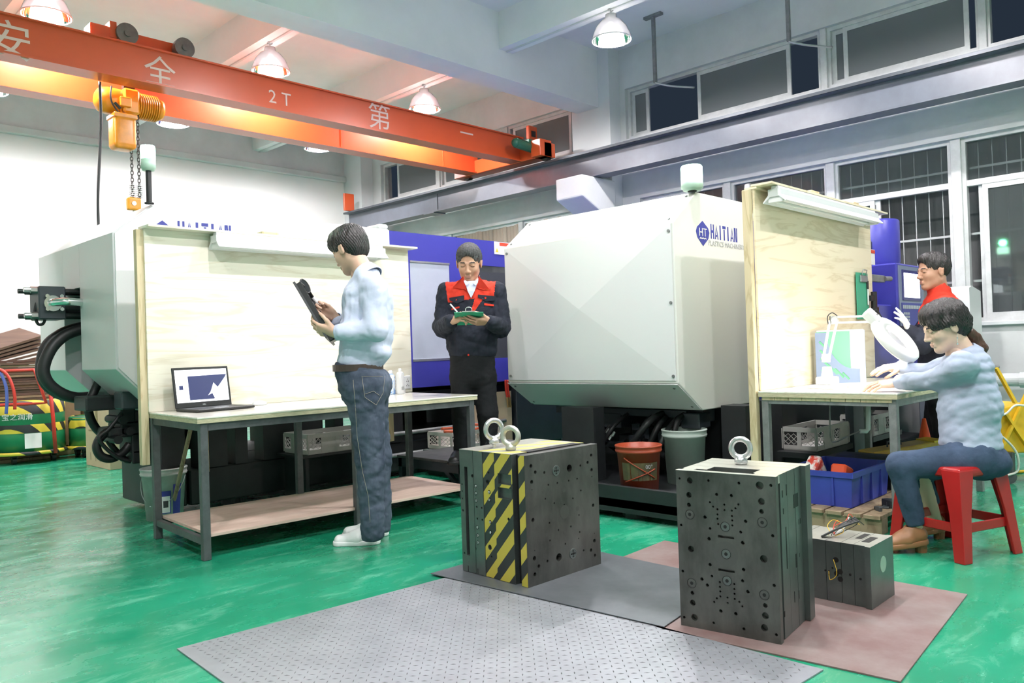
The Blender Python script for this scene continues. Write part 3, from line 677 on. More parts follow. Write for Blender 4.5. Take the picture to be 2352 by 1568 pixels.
for (y, z) in ((ya+.03, .86), (ya+.03, 1.33), (ya+.03, 1.79), (yb-.04, .86), (yb-.04, 1.33), (yb-.04, 1.80)): screw(b, (4.332, y, z), (-1, 0, 0), .010, .008)
for y in (ya+.05, yb-.05): 
    for t in (.12, .88): screw(b, (4.335+.27*t, y, .805-.175*t), (-.55, 0, -.83), .009, .008); screw(b, (4.34+.285*t, y, 1.845+.225*t), (-.62, 0, .78), .009, .008)
stuff(b.build('cover_screw', M['iron_mid'], m2, world=True))
SF = frame((0, ya-.0005, 0), (1, 0, 0), (0, 0, 1))
a_ = yP(1632, 533, ya); c_ = yP(1694, 534, ya); l_ = yP(1614, 536, ya)
haitian(m2, SF, a_.x, c_.x-a_.x, .100, a_.z+.006)
b = MB(); b.prism([(l_.x-.085, l_.z+.01), (l_.x-.07, l_.z-.03), (l_.x, l_.z-.085), (l_.x+.07, l_.z-.03), (l_.x+.085, l_.z+.01), (l_.x+.07, l_.z+.04), (l_.x, l_.z+.085), (l_.x-.07, l_.z+.04)], ya-.0015, ya-.0004, 'Y'); lo = b.build('logo', M['logo'], m2, world=True, bevel=0)
text('logo_letters', 'HT', .078, M['white_cream'], frame((l_.x, ya-.0022, l_.z+.005), (1, 0, 0), (0, 0, 1)), lo, world=True)
b = MB()
for k in range(6):
    x = l_.x-.042+k*.014; b.quad((x, ya-.0022, l_.z-.040+(.006 if k % 2 else 0)), (x+.014, ya-.0022, l_.z-.040+(0 if k % 2 else .006)), (x+.014, ya-.0022, l_.z-.032+(0 if k % 2 else .006)), (x, ya-.0022, l_.z-.032+(.006 if k % 2 else 0)))
b.build('logo_wave', M['white_cream'], lo, world=True)
s_ = yP(1669, 559, ya)
text('lettering', 'PLASTICS MACHINERY', .050, M['print_grey'], frame((s_.x, ya-.001, s_.z-.014), (1, 0, 0), (0, 0, 1)), m2, world=True, xs=.98)
q = zP(1590, 440, 2.07); beacon(m2, q.x, q.y, 2.07, .005, .072)
b = MB(); b.box(5.40, 8.2, 2.79, 4.32, .62, 1.95); b.build('blue_housing', M['blue'], m2, world=True)
b = MB(); b.box(5.0, 8.2, 2.85, 4.25, .12, .62, .01); b.box(3.93, 8.2, 2.55, 4.25, .06, .13, .01); b.box(3.93, 3.97, 2.55, 4.25, .04, .20)
b.box(5.28, 5.5, 2.56, 2.8, .12, .64); b.box(4.80, 4.97, 2.58, 2.76, .12, .64); b.box(4.3, 4.42, 3.46, 3.75, .12, .64)
b.build('base_frame', M['black'], m2, world=True)
b = MB(); b.box(5.93, 6.22, 2.32, 2.38, .0, .72); b.build('base_column', M['slate'], m2, world=True)
for y in (2.95, 4.0):
    b = MB(); b.cyl((4.05, y, 0), (4.05, y, .06), .08, n=14); b.build('levelling_foot', M['rubber'], m2, world=True)
# tangle of hoses and valves under the cover
rnd = random.Random(8)
for i in range(9):
    y = 3.0+rnd.random()*1.0; z = .45+.1*rnd.random(); x = 4.55+.25*rnd.random()
    P = [(x+.3, y, .58), (x, y-.05, z), (x-.05, y+.1*rnd.random(), z-.15-.1*rnd.random()), (x+.1, y+.2, .30+.1*rnd.random()), (x+.4, y+.25, .25)]
    b = MB(); b.tube(spline(P, 6), .012+.012*rnd.random(), 8); b.build('hydraulic_hose', M['rubber'], m2, world=True)
b = MB()
for i in range(14):
    y = 2.95+rnd.random()*1.2; z = .30+.28*rnd.random(); x = 4.75+.2*rnd.random(); s = .03+.05*rnd.random()
    b.box(x-s, x+s, y-s, y+s, z-s*.7, z+s*.7, .006)
b.box(4.75, 4.80, 3.0, 4.2, .55, .60); b.box(4.8, 4.85, 3.0, 4.2, .3, .34)
b.build('valve_block', M['slate'], m2, world=True)
b = MB()
for (px, py) in ((1400, 985), (1412, 992), (1385, 975), (1405, 1000)):
    q = xP(px, py, 4.7); b.cyl(q, q+Vector((-.02, .01, -.03)), .012, n=8)
b.build('hose_fitting', M['steel'], m2, world=True)
# blue hopper, pillar and control panel at the far end of the right machine
hp = yP(2025, 560, 2.62); hx2 = hp.x
b = MB(); b.lathe([(0, 0), (.15, 0), (.21, .14), (.21, .50), (.20, .515), (0, .515)], 28, (hx2, 2.68, 1.60)); hop = b.build('hopper', M['blue'], m2, world=True)
b = MB(); q = yP(2053, 555, 2.5); b.box(q.x-.005, q.x+.035, 2.52, 2.53, q.z-.05, q.z+.06); b.build('hopper_label', M['paper'], hop, world=True)
pil = [(5.95, 1.95), (6.95, 1.95), (7.2, 1.75), (7.2, .76), (5.95, .76)]
b = MB(); b.box(6.25, 7.55, 2.35, 2.80, .62, 1.33, .01); b.prism([(6.32, 1.3), (6.32, 1.72), (6.50, 1.86), (6.78, 1.88), (6.78, 1.3)], 2.55, 2.8, 'Y'); b.build('injection_unit_cover', M['blue'], m2, world=True)
b = MB(); b.box(6.25, 6.5, 2.34, 2.56, 1.62, 1.84, .02); b.build('motor_housing', M['blue_dark'], m2, world=True)
b = MB(); q = yP(2003, 590, 2.33); b.box(q.x-.05, q.x+.06, 2.33, 2.336, q.z-.06, q.z+.06); b.build('warning_label', M['paper'], m2, world=True)
b = MB(); b.box(q.x-.045, q.x+.055, 2.326, 2.33, q.z+.03, q.z+.055); b.build('red_strip', M['red_print'], m2, world=True)
b = MB(); b.box(6.2, 6.62, 2.30, 2.34, 1.50, 1.555, .004); b.cyl((6.6, 2.30, 1.53), (6.68, 2.28, 1.53), .02, n=12); b.build('slide_rail', M['iron_mid'], m2, world=True)
b = MB(); q = yP(2008, 700, 2.25); b.cyl((q.x, 2.25, q.z-.12), (q.x, 2.25, q.z+.10), .022, n=12); b.cyl((q.x, 2.25, q.z-.02), (q.x, 2.25, q.z-.12), .033, n=12); b.box(q.x-.08, q.x, 2.24, 2.30, q.z+.03, q.z+.07); b.build('black_handle', M['rubber'], m2, world=True)
# control panel
q = yP(2062, 612, 2.30); q2 = yP(2062, 745, 2.30); X1 = q.x; ZT = q.z+.012; ZB = 1.02
b = MB(); b.box(X1-.03, X1+.62, 2.30, 2.72, ZB-.02, ZT+.02, .012); pan = b.build('control_cabinet', M['blue'], m2, world=True)
b = MB(); b.box(X1, X1+.60, 2.292, 2.30, ZB, ZT); b.build('panel_face', mat('grey_blue_panel_face', (.20, .24, .34), .4), pan, world=True)
b = MB(); b.box(X1+.06, X1+.50, 2.284, 2.292, ZT-.29, ZT-.035); b.build('screen_bezel', M['blue_dark'], pan, world=True)
b = MB(); b.box(X1+.09, X1+.47, 2.281, 2.284, ZT-.265, ZT-.06); b.build('screen', mat('lit_panel_screen', (.9, .95, 1), .3, emit=(.92, .96, 1), es=1.6), pan, world=True)
b = MB(); b.box(X1+.03, X1+.57, 2.288, 2.292, ZB+.02, ZT-.31); b.build('keypad_panel', M['logo'], pan, world=True)
b = MB()
for k in range(12): b.box(X1+.05+k*.042, X1+.082+k*.042, 2.284, 2.288, ZT-.36, ZT-.33)
for i in range(5):
    for j in range(3): b.box(X1+.06+j*.05, X1+.095+j*.05, 2.284, 2.288, ZT-.41-i*.028, ZT-.39-i*.028)
for i in range(5):
    for j in range(6): b.box(X1+.05+j*.045, X1+.085+j*.045, 2.284, 2.288, ZT-.565-i*.026, ZT-.545-i*.026)
stuff(b.build('key_button', mat('grey_key', (.42, .45, .50), .5), pan, world=True))
# ------------------------------------------------------------------ workbenches
def bench(name, label, loc, rz, L, W, H, leg_x, cross, shelf=None, top_t=.022, leg_mat=M['iron'], tm=M['top']):
    r = thing(name, label, 'workbench', loc, rz); s = .042
    b = MB(); b.box(-.02, L+.02, -.015, W, H-top_t*.45, H, .002); b.build('tabletop', tm, r)
    b = MB(); b.box(-.018, L+.018, -.012, W, H-top_t-.012, H-top_t*.45); b.build('tabletop_core', M['ply_edge'], r)
    zt = H-top_t-.012
    for x in leg_x:
        for y in (0, W-s-.01):
            b = MB(); b.box(x, x+s, y, y+s, 0, zt, .003); b.build('leg', leg_mat, r)
    for y in (0, W-s-.01):
        b = MB(); b.box(s, L-s, y+.003, y+s-.003, zt-.042, zt-.001, .002); b.build('rail', leg_mat, r)
    for x in (0, L-s):
        b = MB(); b.box(x+.003, x+s-.003, s, W-s-.01, zt-.042, zt-.001, .002); b.build('rail', leg_mat, r)
    if shelf:
        z0, xa, xb = shelf
        b = MB(); b.box(.045, L-.02, .02, W-.03, z0, z0+.016, .001); b.build('shelf', M['pinkply'], r)
        b = MB()
        for x in leg_x[:1]+leg_x[-1:]: b.box(x+.006, x+s-.006, s, W-s-.01, z0-.038, z0-.002)
        b.box(s, L-s, W-s, W-.015, z0-.038, z0-.002)
        b.build('shelf_rail', leg_mat, r)
    return r
t1 = bench('workbench', 'long steel-framed workbench with laptop, pink plywood shelf and pale backboard', (1.825, 4.125, 0), -3.2, 1.88, .80, .762, [0, .93, 1.838], None, (.118, 0, 1))
# backboard of the left bench
def backboard(parent, x0, x1, y, z0, z1, batt, m, cdepth, lamp_y):
    b = MB(); b.box(x0, x1, y, y+.014, z0, z1, .001); bb = b.build('backboard', m, parent, world=True)
    for (bx_, zb) in batt:
        b = MB(); b.box(bx_, bx_+.045, y+.015, y+.06, zb, z1-.005, .002); b.build('batten', M['batten'], parent, world=True)
    b = MB(); b.box(x0-.01, x1+.02, y-cdepth, y+.06, z1, z1+.014, .001); b.build('canopy_board', m, parent, world=True)
    return bb
backboard(t1, 1.84, 3.82, 4.85, .763, 1.858, [(1.80, .45), (2.16, .36), (3.60, .4)], M['board'], .095, 0)
def tube_light(label, x0, x1, y, z, parent=None, lit=False):
    r = thing('fluorescent_light', label, 'lamp', ((x0+x1)/2, y, z)); L = x1-x0
    b = MB(); b.prism([(-.04, .0), (-.04, -.035), (-.075, -.075), (-.070, -.08), (-.03, -.045), (.03, -.045), (.070, -.08), (.075, -.075), (.04, -.035), (.04, 0)], -L/2, L/2, 'X'); b.build('reflector', M['white'], r)
    b = MB(); b.prism([(-.025, .0), (.025, 0), (.02, .02), (-.02, .02)], -L/2+.01, L/2-.01, 'X'); b.build('housing', M['grey_panel'], r)
    for y_ in (-.03, .03):
        b = MB(); b.cyl((-L/2+.03, y_, -.062), (L/2-.03, y_, -.062), .013, n=12); b.build('tube', mat('unlit_tube', (.8, .82, .83), .25) if 'unlit_tube' not in bpy.data.materials else bpy.data.materials['unlit_tube'], r)
    for x_ in (-L/2+.02, L/2-.02):
        b = MB(); b.box(x_-.01, x_+.01, -.045, .045, -.08, -.04, .003); b.build('lamp_holder', M['white'], r)
    return r
ta_ = yP(490, 548, 4.77); tb_ = yP(878, 580, 4.77); tube_light('white twin tube light fitting under the left bench canopy', ta_.x, tb_.x, 4.77, 1.858-.022)
b = MB(); b.box(2.56, 2.68, 4.77, 4.84, 1.873, 1.890, .002); tag(b.build('wood_offcut', M['batten']), 'small wooden offcut lying on the left bench canopy', 'wood')
# right bench
t2 = bench('workbench', 'steel-framed workbench with tall maple backboard where the woman sits', (4.44, 1.51, 0), 0, 1.62, .78, .766, [0, 1.578], None, None, leg_mat=M['iron_mid'], tm=M['top'])
b = MB(); b.box(4.45, 6.05, 1.53, 2.27, .715, .731); b.build('plank_layer', M['batten'], t2, world=True)
for k in range(9):
    b = MB(); b.box(4.435, 4.452, 1.53+k*.083, 1.53+k*.083+.08, .712, .733, .001); b.build('plank_end', M['batten'], t2, world=True)
backboard(t2, 4.455, 6.30, 2.285, .767, 1.985, [(4.41, .10), (6.20, .76)], M['board2'], .02, 0)
b = MB(); b.box(4.44, 6.34, 2.165, 2.30, 1.999, 2.012, .001); b.build('canopy_board', M['board2'], t2, world=True)
a_ = yP(1782, 452, 2.175); c_ = yP(2008, 503, 2.175)
tl = tube_light('white twin tube light fitting under the right bench canopy', a_.x, c_.x, 2.185, 1.996-.02)
for (px, w_) in ((1856, .12), (1950, .09)):
    q = yP(px, 440, 2.24); b = MB(); b.box(q.x-w_/2, q.x+w_/2, 2.19, 2.27, 2.014, 2.036, .002)
    tag(b.build('wood_offcut', M['batten']), 'wooden offcut on the right bench canopy, %s one' % ('nearer the white machine cover,' if px < 1900 else 'farther from the machine cover, smaller'), 'wood')
# ------------------------------------------------------------------ plates on the floor
M['tread'] = mat('worn_tread_plate_steel', (.30, .315, .345), .42, .3, var=.14, scale=5); M['tread_mark'] = mat('dark_tread_lozenge', (.13, .135, .14), .5, .3)
M['smooth_plate'] = mat('grey_steel_sheet', (.15, .165, .18), .4, .5, var=.22, scale=4)
M['red_board'] = mat('dusty_red_brown_board', (.165, .095, .088), .6, col2=(.235, .195, .185), scale=3.5, thresh=(.35, .7))
M['mold'] = mat('oiled_tool_steel', (.045, .045, .042), .42, .6, col2=(.17, .17, .16), scale=5, thresh=(.3, .75), stretch=(1, 1, .45), rvar=.1)
M['mold_side'] = mat('ground_tool_steel', (.13, .15, .145), .36, .65, var=.2, scale=6)
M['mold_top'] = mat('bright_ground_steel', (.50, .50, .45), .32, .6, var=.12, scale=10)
M['mold_dark'] = mat('dark_bore', (.02, .02, .02), .5, .5)
M['haz_mold'] = hazard('mold_hazard_paint', a=(.50, .42, .06), c=(.025, .028, .03), vec=(0, 1., .9), freq=8.2, rough=.4)
M['haz_mold2'] = hazard('mold_hazard_paint_offset', a=(.50, .42, .06), c=(.025, .028, .03), vec=(0, 1., .9), freq=8.7, rough=.4)
M['haz_top'] = hazard('mold_top_hazard_paint', a=(.62, .52, .12), c=(.30, .30, .27), vec=(1, 1.4, 0), freq=5, rough=.5)
def plate(name, label, poly, z0, z1, m, cat='floor plate'):
    c = Vector((sum(p[0] for p in poly)/len(poly), sum(p[1] for p in poly)/len(poly), z0))
    r = thing(name, label, cat, c); b = MB(); b.prism(poly, z0, z1, 'Z'); b.build('sheet', m, r, world=True, bevel=.001); return r
tp = [(1.20, 2.965), (2.50, 2.86), (2.505, 1.105), (1.10, 1.20)]
r = plate('tread_plate', 'large grey steel tread plate with raised lozenges in the foreground', tp, 0, .006, M['tread'])
b = MB(); n = 0
for i in range(46):
    for j in range(60):
        x = 1.16+i*.030+(.0 if j % 2 else .0); y = 1.16+j*.030
        f = (x-1.10)/(1.4); ya_ = 1.2+(1.105-1.2)*f; yb_ = 2.97-.105*(x-1.2)/1.3
        if not (max(1.13+.07*(2.5-x), 1.21-.06*f) < y < yb_-.02) or not (1.23-.06*(2.96-y)/1.8 < x < 2.49): continue
        a = math.radians(44 if (i+j) % 2 else -46); L = .0115; W = .0024; ca, sa = math.cos(a), math.sin(a)
        P = [(x+L*ca, y+L*sa, .0061), (x-W*sa, y+W*ca, .0061), (x-L*ca, y-L*sa, .0061), (x+W*sa, y-W*ca, .0061)]
        T = b.bm.verts.new((x, y, .0081)); V = [b.bm.verts.new(p) for p in P]
        for k in range(4): b.bm.faces.new((V[k], V[(k+1) % 4], T))
stuff(b.build('lozenge', M['tread_mark'], r, world=True))
plate('board_sheet', 'reddish brown dusty board lying under the two bare steel moulds', [(2.485, 1.70), (2.565, .89), (3.60, .975), (3.62, 2.45), (2.6, 2.4)], 0, .006, M['red_board'])
e1 = zP(1383, 1275, .012); e2 = zP(1556, 1302, .012)
plate('steel_sheet', 'smooth grey steel sheet under the yellow striped mould', [(2.405, 2.96), (2.497, 1.705), (3.18, 1.80), (3.22, 2.95)], .0085, .0125, M['smooth_plate'])
# ------------------------------------------------------------------ injection moulds
def homog(src):
    """maps the 4 corner pixels TL TR BR BL onto the unit square (u right, v down)"""
    dst = [(0, 0), (1, 0), (1, 1), (0, 1)]; A = []; B = []
    for (x, y), (u, v) in zip(src, dst):
        A.append([x, y, 1, 0, 0, 0, -u*x, -u*y]); B.append(u); A.append([0, 0, 0, x, y, 1, -v*x, -v*y]); B.append(v)
    h = np.linalg.solve(np.array(A, float), np.array(B, float))
    def f(x, y):
        w_ = h[6]*x+h[7]*y+1; return (h[0]*x+h[1]*y+h[2])/w_, (h[3]*x+h[4]*y+h[5])/w_
    return f
def cut(o, cutter_bm, uself=False):
    me = bpy.data.meshes.new('c'); cutter_bm.to_mesh(me); cutter_bm.free(); c = bpy.data.objects.new('c', me); COL.objects.link(c)
    c.matrix_world = pmat(o)
    me.materials.append(M['mold_dark'])
    md = o.modifiers.new('b', 'BOOLEAN'); md.operation = 'DIFFERENCE'; md.object = c; md.solver = 'EXACT'; md.use_self = uself; old = o.data
    dg = bpy.context.evaluated_depsgraph_get(); dg.update()
    ne = bpy.data.meshes.new_from_object(o.evaluated_get(dg)); o.modifiers.clear(); o.data = ne if len(ne.polygons) else old
    bpy.data.objects.remove(c)
def eyebolt(parent, x, y, z, rz, R=.044, r=.0125, m=M['steel'], lift=0):
    b = MB(); a = math.radians(rz); ax = (math.cos(a), math.sin(a), 0)
    b.torus((x, y, z+.026+R+lift), R, r, axis=ax, n=32, m=10); b.lathe([(0, 0), (.022, 0), (.026, .008), (.024, .02), (.014, .032), (0, .034)], 18, (x, y, z+lift))
    if lift: b.cyl((x, y, z-.01), (x, y, z+lift), .010, n=10)
    return b.build('eyebolt', m, parent)
# striped mould
mo = thing('injection_mold', 'steel mould block with yellow and black stripes and two lifting eyes', 'mould', (2.525, 2.43, .0125), -1)
W, Dp, Hm = .505, .44, .582
b = MB(); b.box(0, W, 0, .040, 0, Hm); fp = b.build('clamp_plate', M['mold'], mo)
H1 = homog([(735, 345), (1405, 235), (1422, 1320), (760, 1550)])
holes1 = [(797, 437, 17), (837, 494, 16), (920, 497, 12), (1150, 458, 34), (1350, 340, 15), (1317, 405, 15), (1250, 434, 10), (1352, 472, 16), (802, 585, 18), (804, 655, 5),
 (955, 610, 9), (1038, 592, 9), (1142, 571, 9), (1219, 554, 9), (926, 738, 9), (1007, 777, 9), (1098, 792, 9), (1178, 733, 9), (1251, 661, 9), (1360, 795, 17), (810, 932, 19), (961, 957, 9), (1042, 1021, 9),
 (1155, 988, 9), (1230, 884, 9), (1234, 1038, 9), (963, 1116, 9), (1103, 1146, 9), (1224, 1095, 6), (1366, 1115, 18), (819, 1280, 20), (1043, 1268, 36), (938, 1304, 12), (859, 1350, 16), (821, 1425, 17), (1334, 1200, 16), (1369, 1246, 15), (1268, 1202, 10),
 (822, 1210, 5), (1367, 1048, 5), (1353, 535, 6), (1105, 1490-40, 1)]
bm = bmesh.new()
for (x, y, r_) in holes1[:-1]:
    u, v = H1(x, y); rr_ = r_/1100*Hm*.98; dpt = .018 if r_ < 30 else .034
    o_ = bmesh.ops.create_cone(bm, cap_ends=True, segments=18, radius1=rr_, radius2=rr_, depth=dpt*2)
    for q in o_['verts']: q.co = Vector((u*W, 0, (1-v)*Hm)) + Matrix.Rotation(math.pi/2, 3, 'X') @ q.co
cut(fp, bm)
for (x, y, r_) in ((1027, 480, 33), (1170, 1232, 33)):
    u, v = H1(x, y); c = Vector((u*W, 0, (1-v)*Hm)); R_ = r_/1100*Hm*1.3
    b = MB(); b.torus(c+Vector((0, -.001, 0)), R_, .0015, axis=(0, 1, 0), n=24, m=5); b.cyl(c, c+Vector((0, -.0015, 0)), R_*.95, n=24); bs = b.build('bushing', M['mold_side'], mo)
    b = MB()
    for k in range(4): a = k*math.pi/2; q = c+Vector((math.cos(a)*R_*.55, -.0015, math.sin(a)*R_*.55)); b.cyl(q, q+Vector((0, -.001, 0)), .004, n=10)
    b.cyl(c+Vector((0, -.0015, 0)), c+Vector((0, -.0028, 0)), .006, n=10); stuff(b.build('bore', M['mold_dark'], bs))
spots = [(905, 360, 32), (1247, 300, 26), (1100, 855, 60), (843, 822, 26), (975, 893, 26), (1217, 825, 22), (1097, 655, 22), (855, 1010, 22), (1100, 1045, 18), (914, 675, 16), (915, 935, 12), (932, 1065, 14), (987, 1170, 13)]
for (x, y, r_) in spots:
    u, v = H1(x, y); c = Vector((u*W, 0, (1-v)*Hm)); b = MB(); R_ = r_/1100*Hm; b.cyl(c, c+Vector((0, -.0003, 0)), R_, n=24)
    b.build('worn_spot', mat('worn_spot_steel', (.11, .11, .105), .45, .7) if 'worn_spot_steel' not in bpy.data.materials else bpy.data.materials['worn_spot_steel'], mo)
def Yl(px): return .44*(1208-px)/159
# rear plates: left face is x = 0
b = MB(); b.box(.028, W-.01, .040, Yl(1179), .004, Hm-.004); b.build('spacer', M['mold_dark'], mo)
pl_ = [(1179, 1137, 0, 'haz_mold', 0), (1136, 1108, .003, 'haz_mold2', .002), (1107.5, 1084.5, .0, 'mold_side', 0), (1083.5, 1049, .0, 'mold_side', 0)]
prs = []
for (a_, c_, xo, mm, zo) in pl_:
    b = MB(); b.box(xo, W-.006, Yl(a_), Yl(c_), .002, Hm-zo); o = b.build('mold_plate', [M['mold_side'], M[mm]], mo)
    for p in o.data.polygons:
        if p.normal.x < -.5: p.material_index = 1
    prs.append(o)
b = MB(); b.quad((.0-.0006, .001, 0.002), (-.0006, .039, .002), (-.0006, .039, Hm), (-.0006, .001, Hm)); b.build('striped_paint', M['haz_mold'], mo)
# left-face features: mapped from the crop columns
def Lz(v): return (1-(v-345)/(1480-345))*Hm if False else None
Hl = homog([(115, 290), (735, 345), (762, 1550), (140, 1410)])
def LP(x, y): u, v = Hl(x, y); return (1-u)*.44, (1-v)*Hm
def lcut(o, items):
    bm = bmesh.new()
    for it in items:
        if len(it) == 3:
            yy, zz = LP(it[0], it[1]); r_ = it[2]/1130*Hm
            o_ = bmesh.ops.create_cone(bm, cap_ends=True, segments=16, radius1=r_, radius2=r_, depth=.04)
            for q in o_['verts']: q.co = Vector((0, yy, zz)) + Matrix.Rotation(math.pi/2, 3, 'Y') @ q.co
        else:
            y1, z1 = LP(it[0], it[1]); y2, z2 = LP(it[2], it[3]); d = it[4]
            o_ = bmesh.ops.create_cube(bm, size=1)
            for q in o_['verts']: q.co = Vector((q.co.x*2*d, (y1+y2)/2+q.co.y*abs(y1-y2), (z1+z2)/2+q.co.z*abs(z1-z2)))
    cut(o, bm)
lcut(prs[3], [(162, 450, 210, 1270, .04), (140, 612, 9), (141, 676, 8), (142, 745, 8), (147, 855, 11), (157, 1248, 9), (240, 535, 17), (188, 1362, 196, 1430, .05)])
lcut(prs[2], [(270, 628, 18), (271, 694, 18), (272, 762, 18), (281, 1008, 18), (284, 1082, 18), (286, 1148, 18), (259, 1202, 18), (279, 820, 10), (327, 828, 10), (283, 928, 10), (331, 937, 10), (280, 1385, 288, 1450, .05)])
lcut(prs[1], [(380, 592, 24), (396, 682, 18), (398, 752, 18), (403, 958, 18), (405, 1054, 18), (397, 1190, 24), (390, 503, 10), (411, 1277, 10)])
lcut(prs[0], [(482, 506, 612, 618, .018), (482, 632, 615, 750, .018), (582, 926, 14)])
for (x, y) in ((270, 628), (271, 694), (272, 762), (281, 1008), (284, 1082), (286, 1148), (396, 682), (398, 752), (403, 958), (405, 1054)):
    yy, zz = LP(x, y); b = MB(); b.torus((.001, yy, zz), .0045, .002, axis=(1, 0, 0), n=14, m=5); b.cyl((.01, yy, zz), (.004, yy, zz), .003, n=8); b.build('nipple', M['steel'], mo)
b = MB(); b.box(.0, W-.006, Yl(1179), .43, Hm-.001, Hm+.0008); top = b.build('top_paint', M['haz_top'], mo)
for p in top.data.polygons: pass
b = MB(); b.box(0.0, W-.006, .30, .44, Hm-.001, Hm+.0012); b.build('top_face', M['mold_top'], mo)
b = MB(); b.box(.10, .47, .075, .115, Hm-.02, Hm+.0014); b.build('slot', M['mold_dark'], mo)
b = MB(); b.box(.10, .47, .115, .122, Hm-.02, Hm+.003); b.build('slot_edge', M['steel'], mo)
eyebolt(mo, .13, .33, Hm+.001, 75, .044, .0125, lift=.018); eyebolt(mo, .10, .185, Hm+.001, 20, .040, .0125, m=M['mold_top'])
# tall mould with the hole pattern
m2_ = thing('injection_mold', 'tall bare steel mould block with many holes and one lifting eye', 'mould', (2.565, 1.675, .006), 7.5)
W2, H2, D2 = .378, .585, .375                # face is local x = 0, running from y = 0 to y = -W2
b = MB(); b.box(0, .026, -W2, 0, 0, H2); fp = b.build('clamp_plate', M['mold'], m2_)
H2h = homog([(88, 240), (852, 290), (882, 1560), (118, 1415)])
def F2(x, y): u, v = H2h(x, y); return -u*W2, (1-v)*H2
h2 = [(117, 305, 9), (195, 320, 24), (338, 320, 10), (571, 338, 11), (731, 355, 29), (817, 354, 11), (188, 430, 22), (400, 425, 12), (513, 433, 12), (743, 477, 25), (187, 505, 16), (348, 485, 8), (372, 518, 8),
 (458, 502, 8), (566, 500, 8), (405, 538, 8), (459, 544, 8), (515, 547, 8), (543, 530, 8), (743, 553, 17), (405, 577, 8), (515, 588, 8), (309, 598, 13), (405, 609, 8), (517, 622, 8), (620, 628, 13), (410, 650, 8), (518, 660, 8),
 (126, 659, 10), (347, 684, 10), (582, 710, 11), (826, 736, 12), (339, 762, 14), (596, 791, 14), (200, 840, 24), (755, 912, 27), (344, 958, 13), (600, 994, 13), (135, 1008, 11), (358, 1045, 10), (592, 1079, 12), (281, 1068, 13),
 (322, 1113, 13), (418, 1090, 8), (418, 1126, 8), (420, 1160, 8), (420, 1198, 8), (393, 1212, 8), (373, 1240, 8), (528, 1104, 8), (528, 1142, 8), (529, 1177, 8), (530, 1217, 8), (565, 1238, 8), (587, 1272, 8), (475, 1207, 8), (476, 1247, 8),
 (631, 1161, 13), (833, 1112, 12), (207, 1172, 15), (209, 1247, 23), (423, 1308, 13), (537, 1328, 13), (762, 1265, 17), (763, 1342, 25), (143, 1357, 10), (221, 1358, 26), (367, 1398, 10), (598, 1442, 11), (755, 1433, 26), (845, 1485, 11), (467, 807, 9), (469, 942, 9)]
bm = bmesh.new()
for (x, y, r_) in h2:
    yy, zz = F2(x, y); rr_ = r_/1180*H2
    o_ = bmesh.ops.create_cone(bm, cap_ends=True, segments=16, radius1=rr_, radius2=rr_, depth=.04)
    for q in o_['verts']: q.co = Vector((0, yy, zz)) + Matrix.Rotation(math.pi/2, 3, 'Y') @ q.co
for (x, y) in ((468, 749), (470, 1003)):
    yy, zz = F2(x, y); o_ = bmesh.ops.create_cube(bm, size=1)
    for q in o_['verts']: q.co = Vector((q.co.x*.04, yy+q.co.y*.062, zz+q.co.z*.009))
cut(fp, bm)
for i, (x, y) in enumerate(((463, 670), (467, 877), (473, 1080), (193, 578), (747, 636), (203, 1098), (757, 1185))):
    yy, zz = F2(x, y); b = MB(); R_ = .0165; big = i > 2
    b.lathe([(.0065, .0008), (R_*.9, .0008), (R_, .0002)], 20, (0, yy, zz), (-1, 0, 0)); bs = b.build('sprue_bushing', M['mold_side'] if not big else bpy.data.materials['worn_spot_steel'], m2_)
    b = MB(); b.torus((-.0004, yy, zz), R_+.001, .0009, axis=(1, 0, 0), n=22, m=5); b.cyl((-.0006, yy, zz), (-.0009, yy, zz), .0065, n=14); b.build('bore', M['mold_dark'], bs)
yy, zz = F2(467, 877); b = MB(); b.lathe([(.018, .0003), (.046, .0003)], 28, (0, yy, zz), (-1, 0, 0)); b.build('locating_ring', bpy.data.materials['worn_spot_steel'], m2_)
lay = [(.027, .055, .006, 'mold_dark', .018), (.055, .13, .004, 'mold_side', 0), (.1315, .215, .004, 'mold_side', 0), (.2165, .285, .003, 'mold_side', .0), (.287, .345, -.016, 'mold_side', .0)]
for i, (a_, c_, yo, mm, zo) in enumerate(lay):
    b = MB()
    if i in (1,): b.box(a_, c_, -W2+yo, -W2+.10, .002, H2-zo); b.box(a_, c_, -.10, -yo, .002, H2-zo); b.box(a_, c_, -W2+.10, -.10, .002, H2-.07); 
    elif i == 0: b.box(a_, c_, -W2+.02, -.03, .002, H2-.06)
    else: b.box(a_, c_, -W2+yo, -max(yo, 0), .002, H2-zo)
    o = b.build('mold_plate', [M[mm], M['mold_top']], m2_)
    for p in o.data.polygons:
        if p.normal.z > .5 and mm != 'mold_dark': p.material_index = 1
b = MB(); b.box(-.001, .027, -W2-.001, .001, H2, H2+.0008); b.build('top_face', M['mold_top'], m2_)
b = MB(); b.box(.028, .054, -W2+.004, -W2+.09, H2-.03, H2+.0004); b.box(.028, .054, -.06, -.012, H2-.03, H2+.0004); b.build('riser', M['mold_top'], m2_)
for y in (-.13, -.25):
    b = MB(); b.lathe([(.010, 0), (.012, .0), (.012, .05), (.010, .05)], 16, (.06, y, H2-.04), (1, 0, 0)); b.build('spring', mat('brass_spring', (.5, .32, .08), .4, .6) if 'brass_spring' not in bpy.data.materials else bpy.data.materials['brass_spring'], m2_)
b = MB()
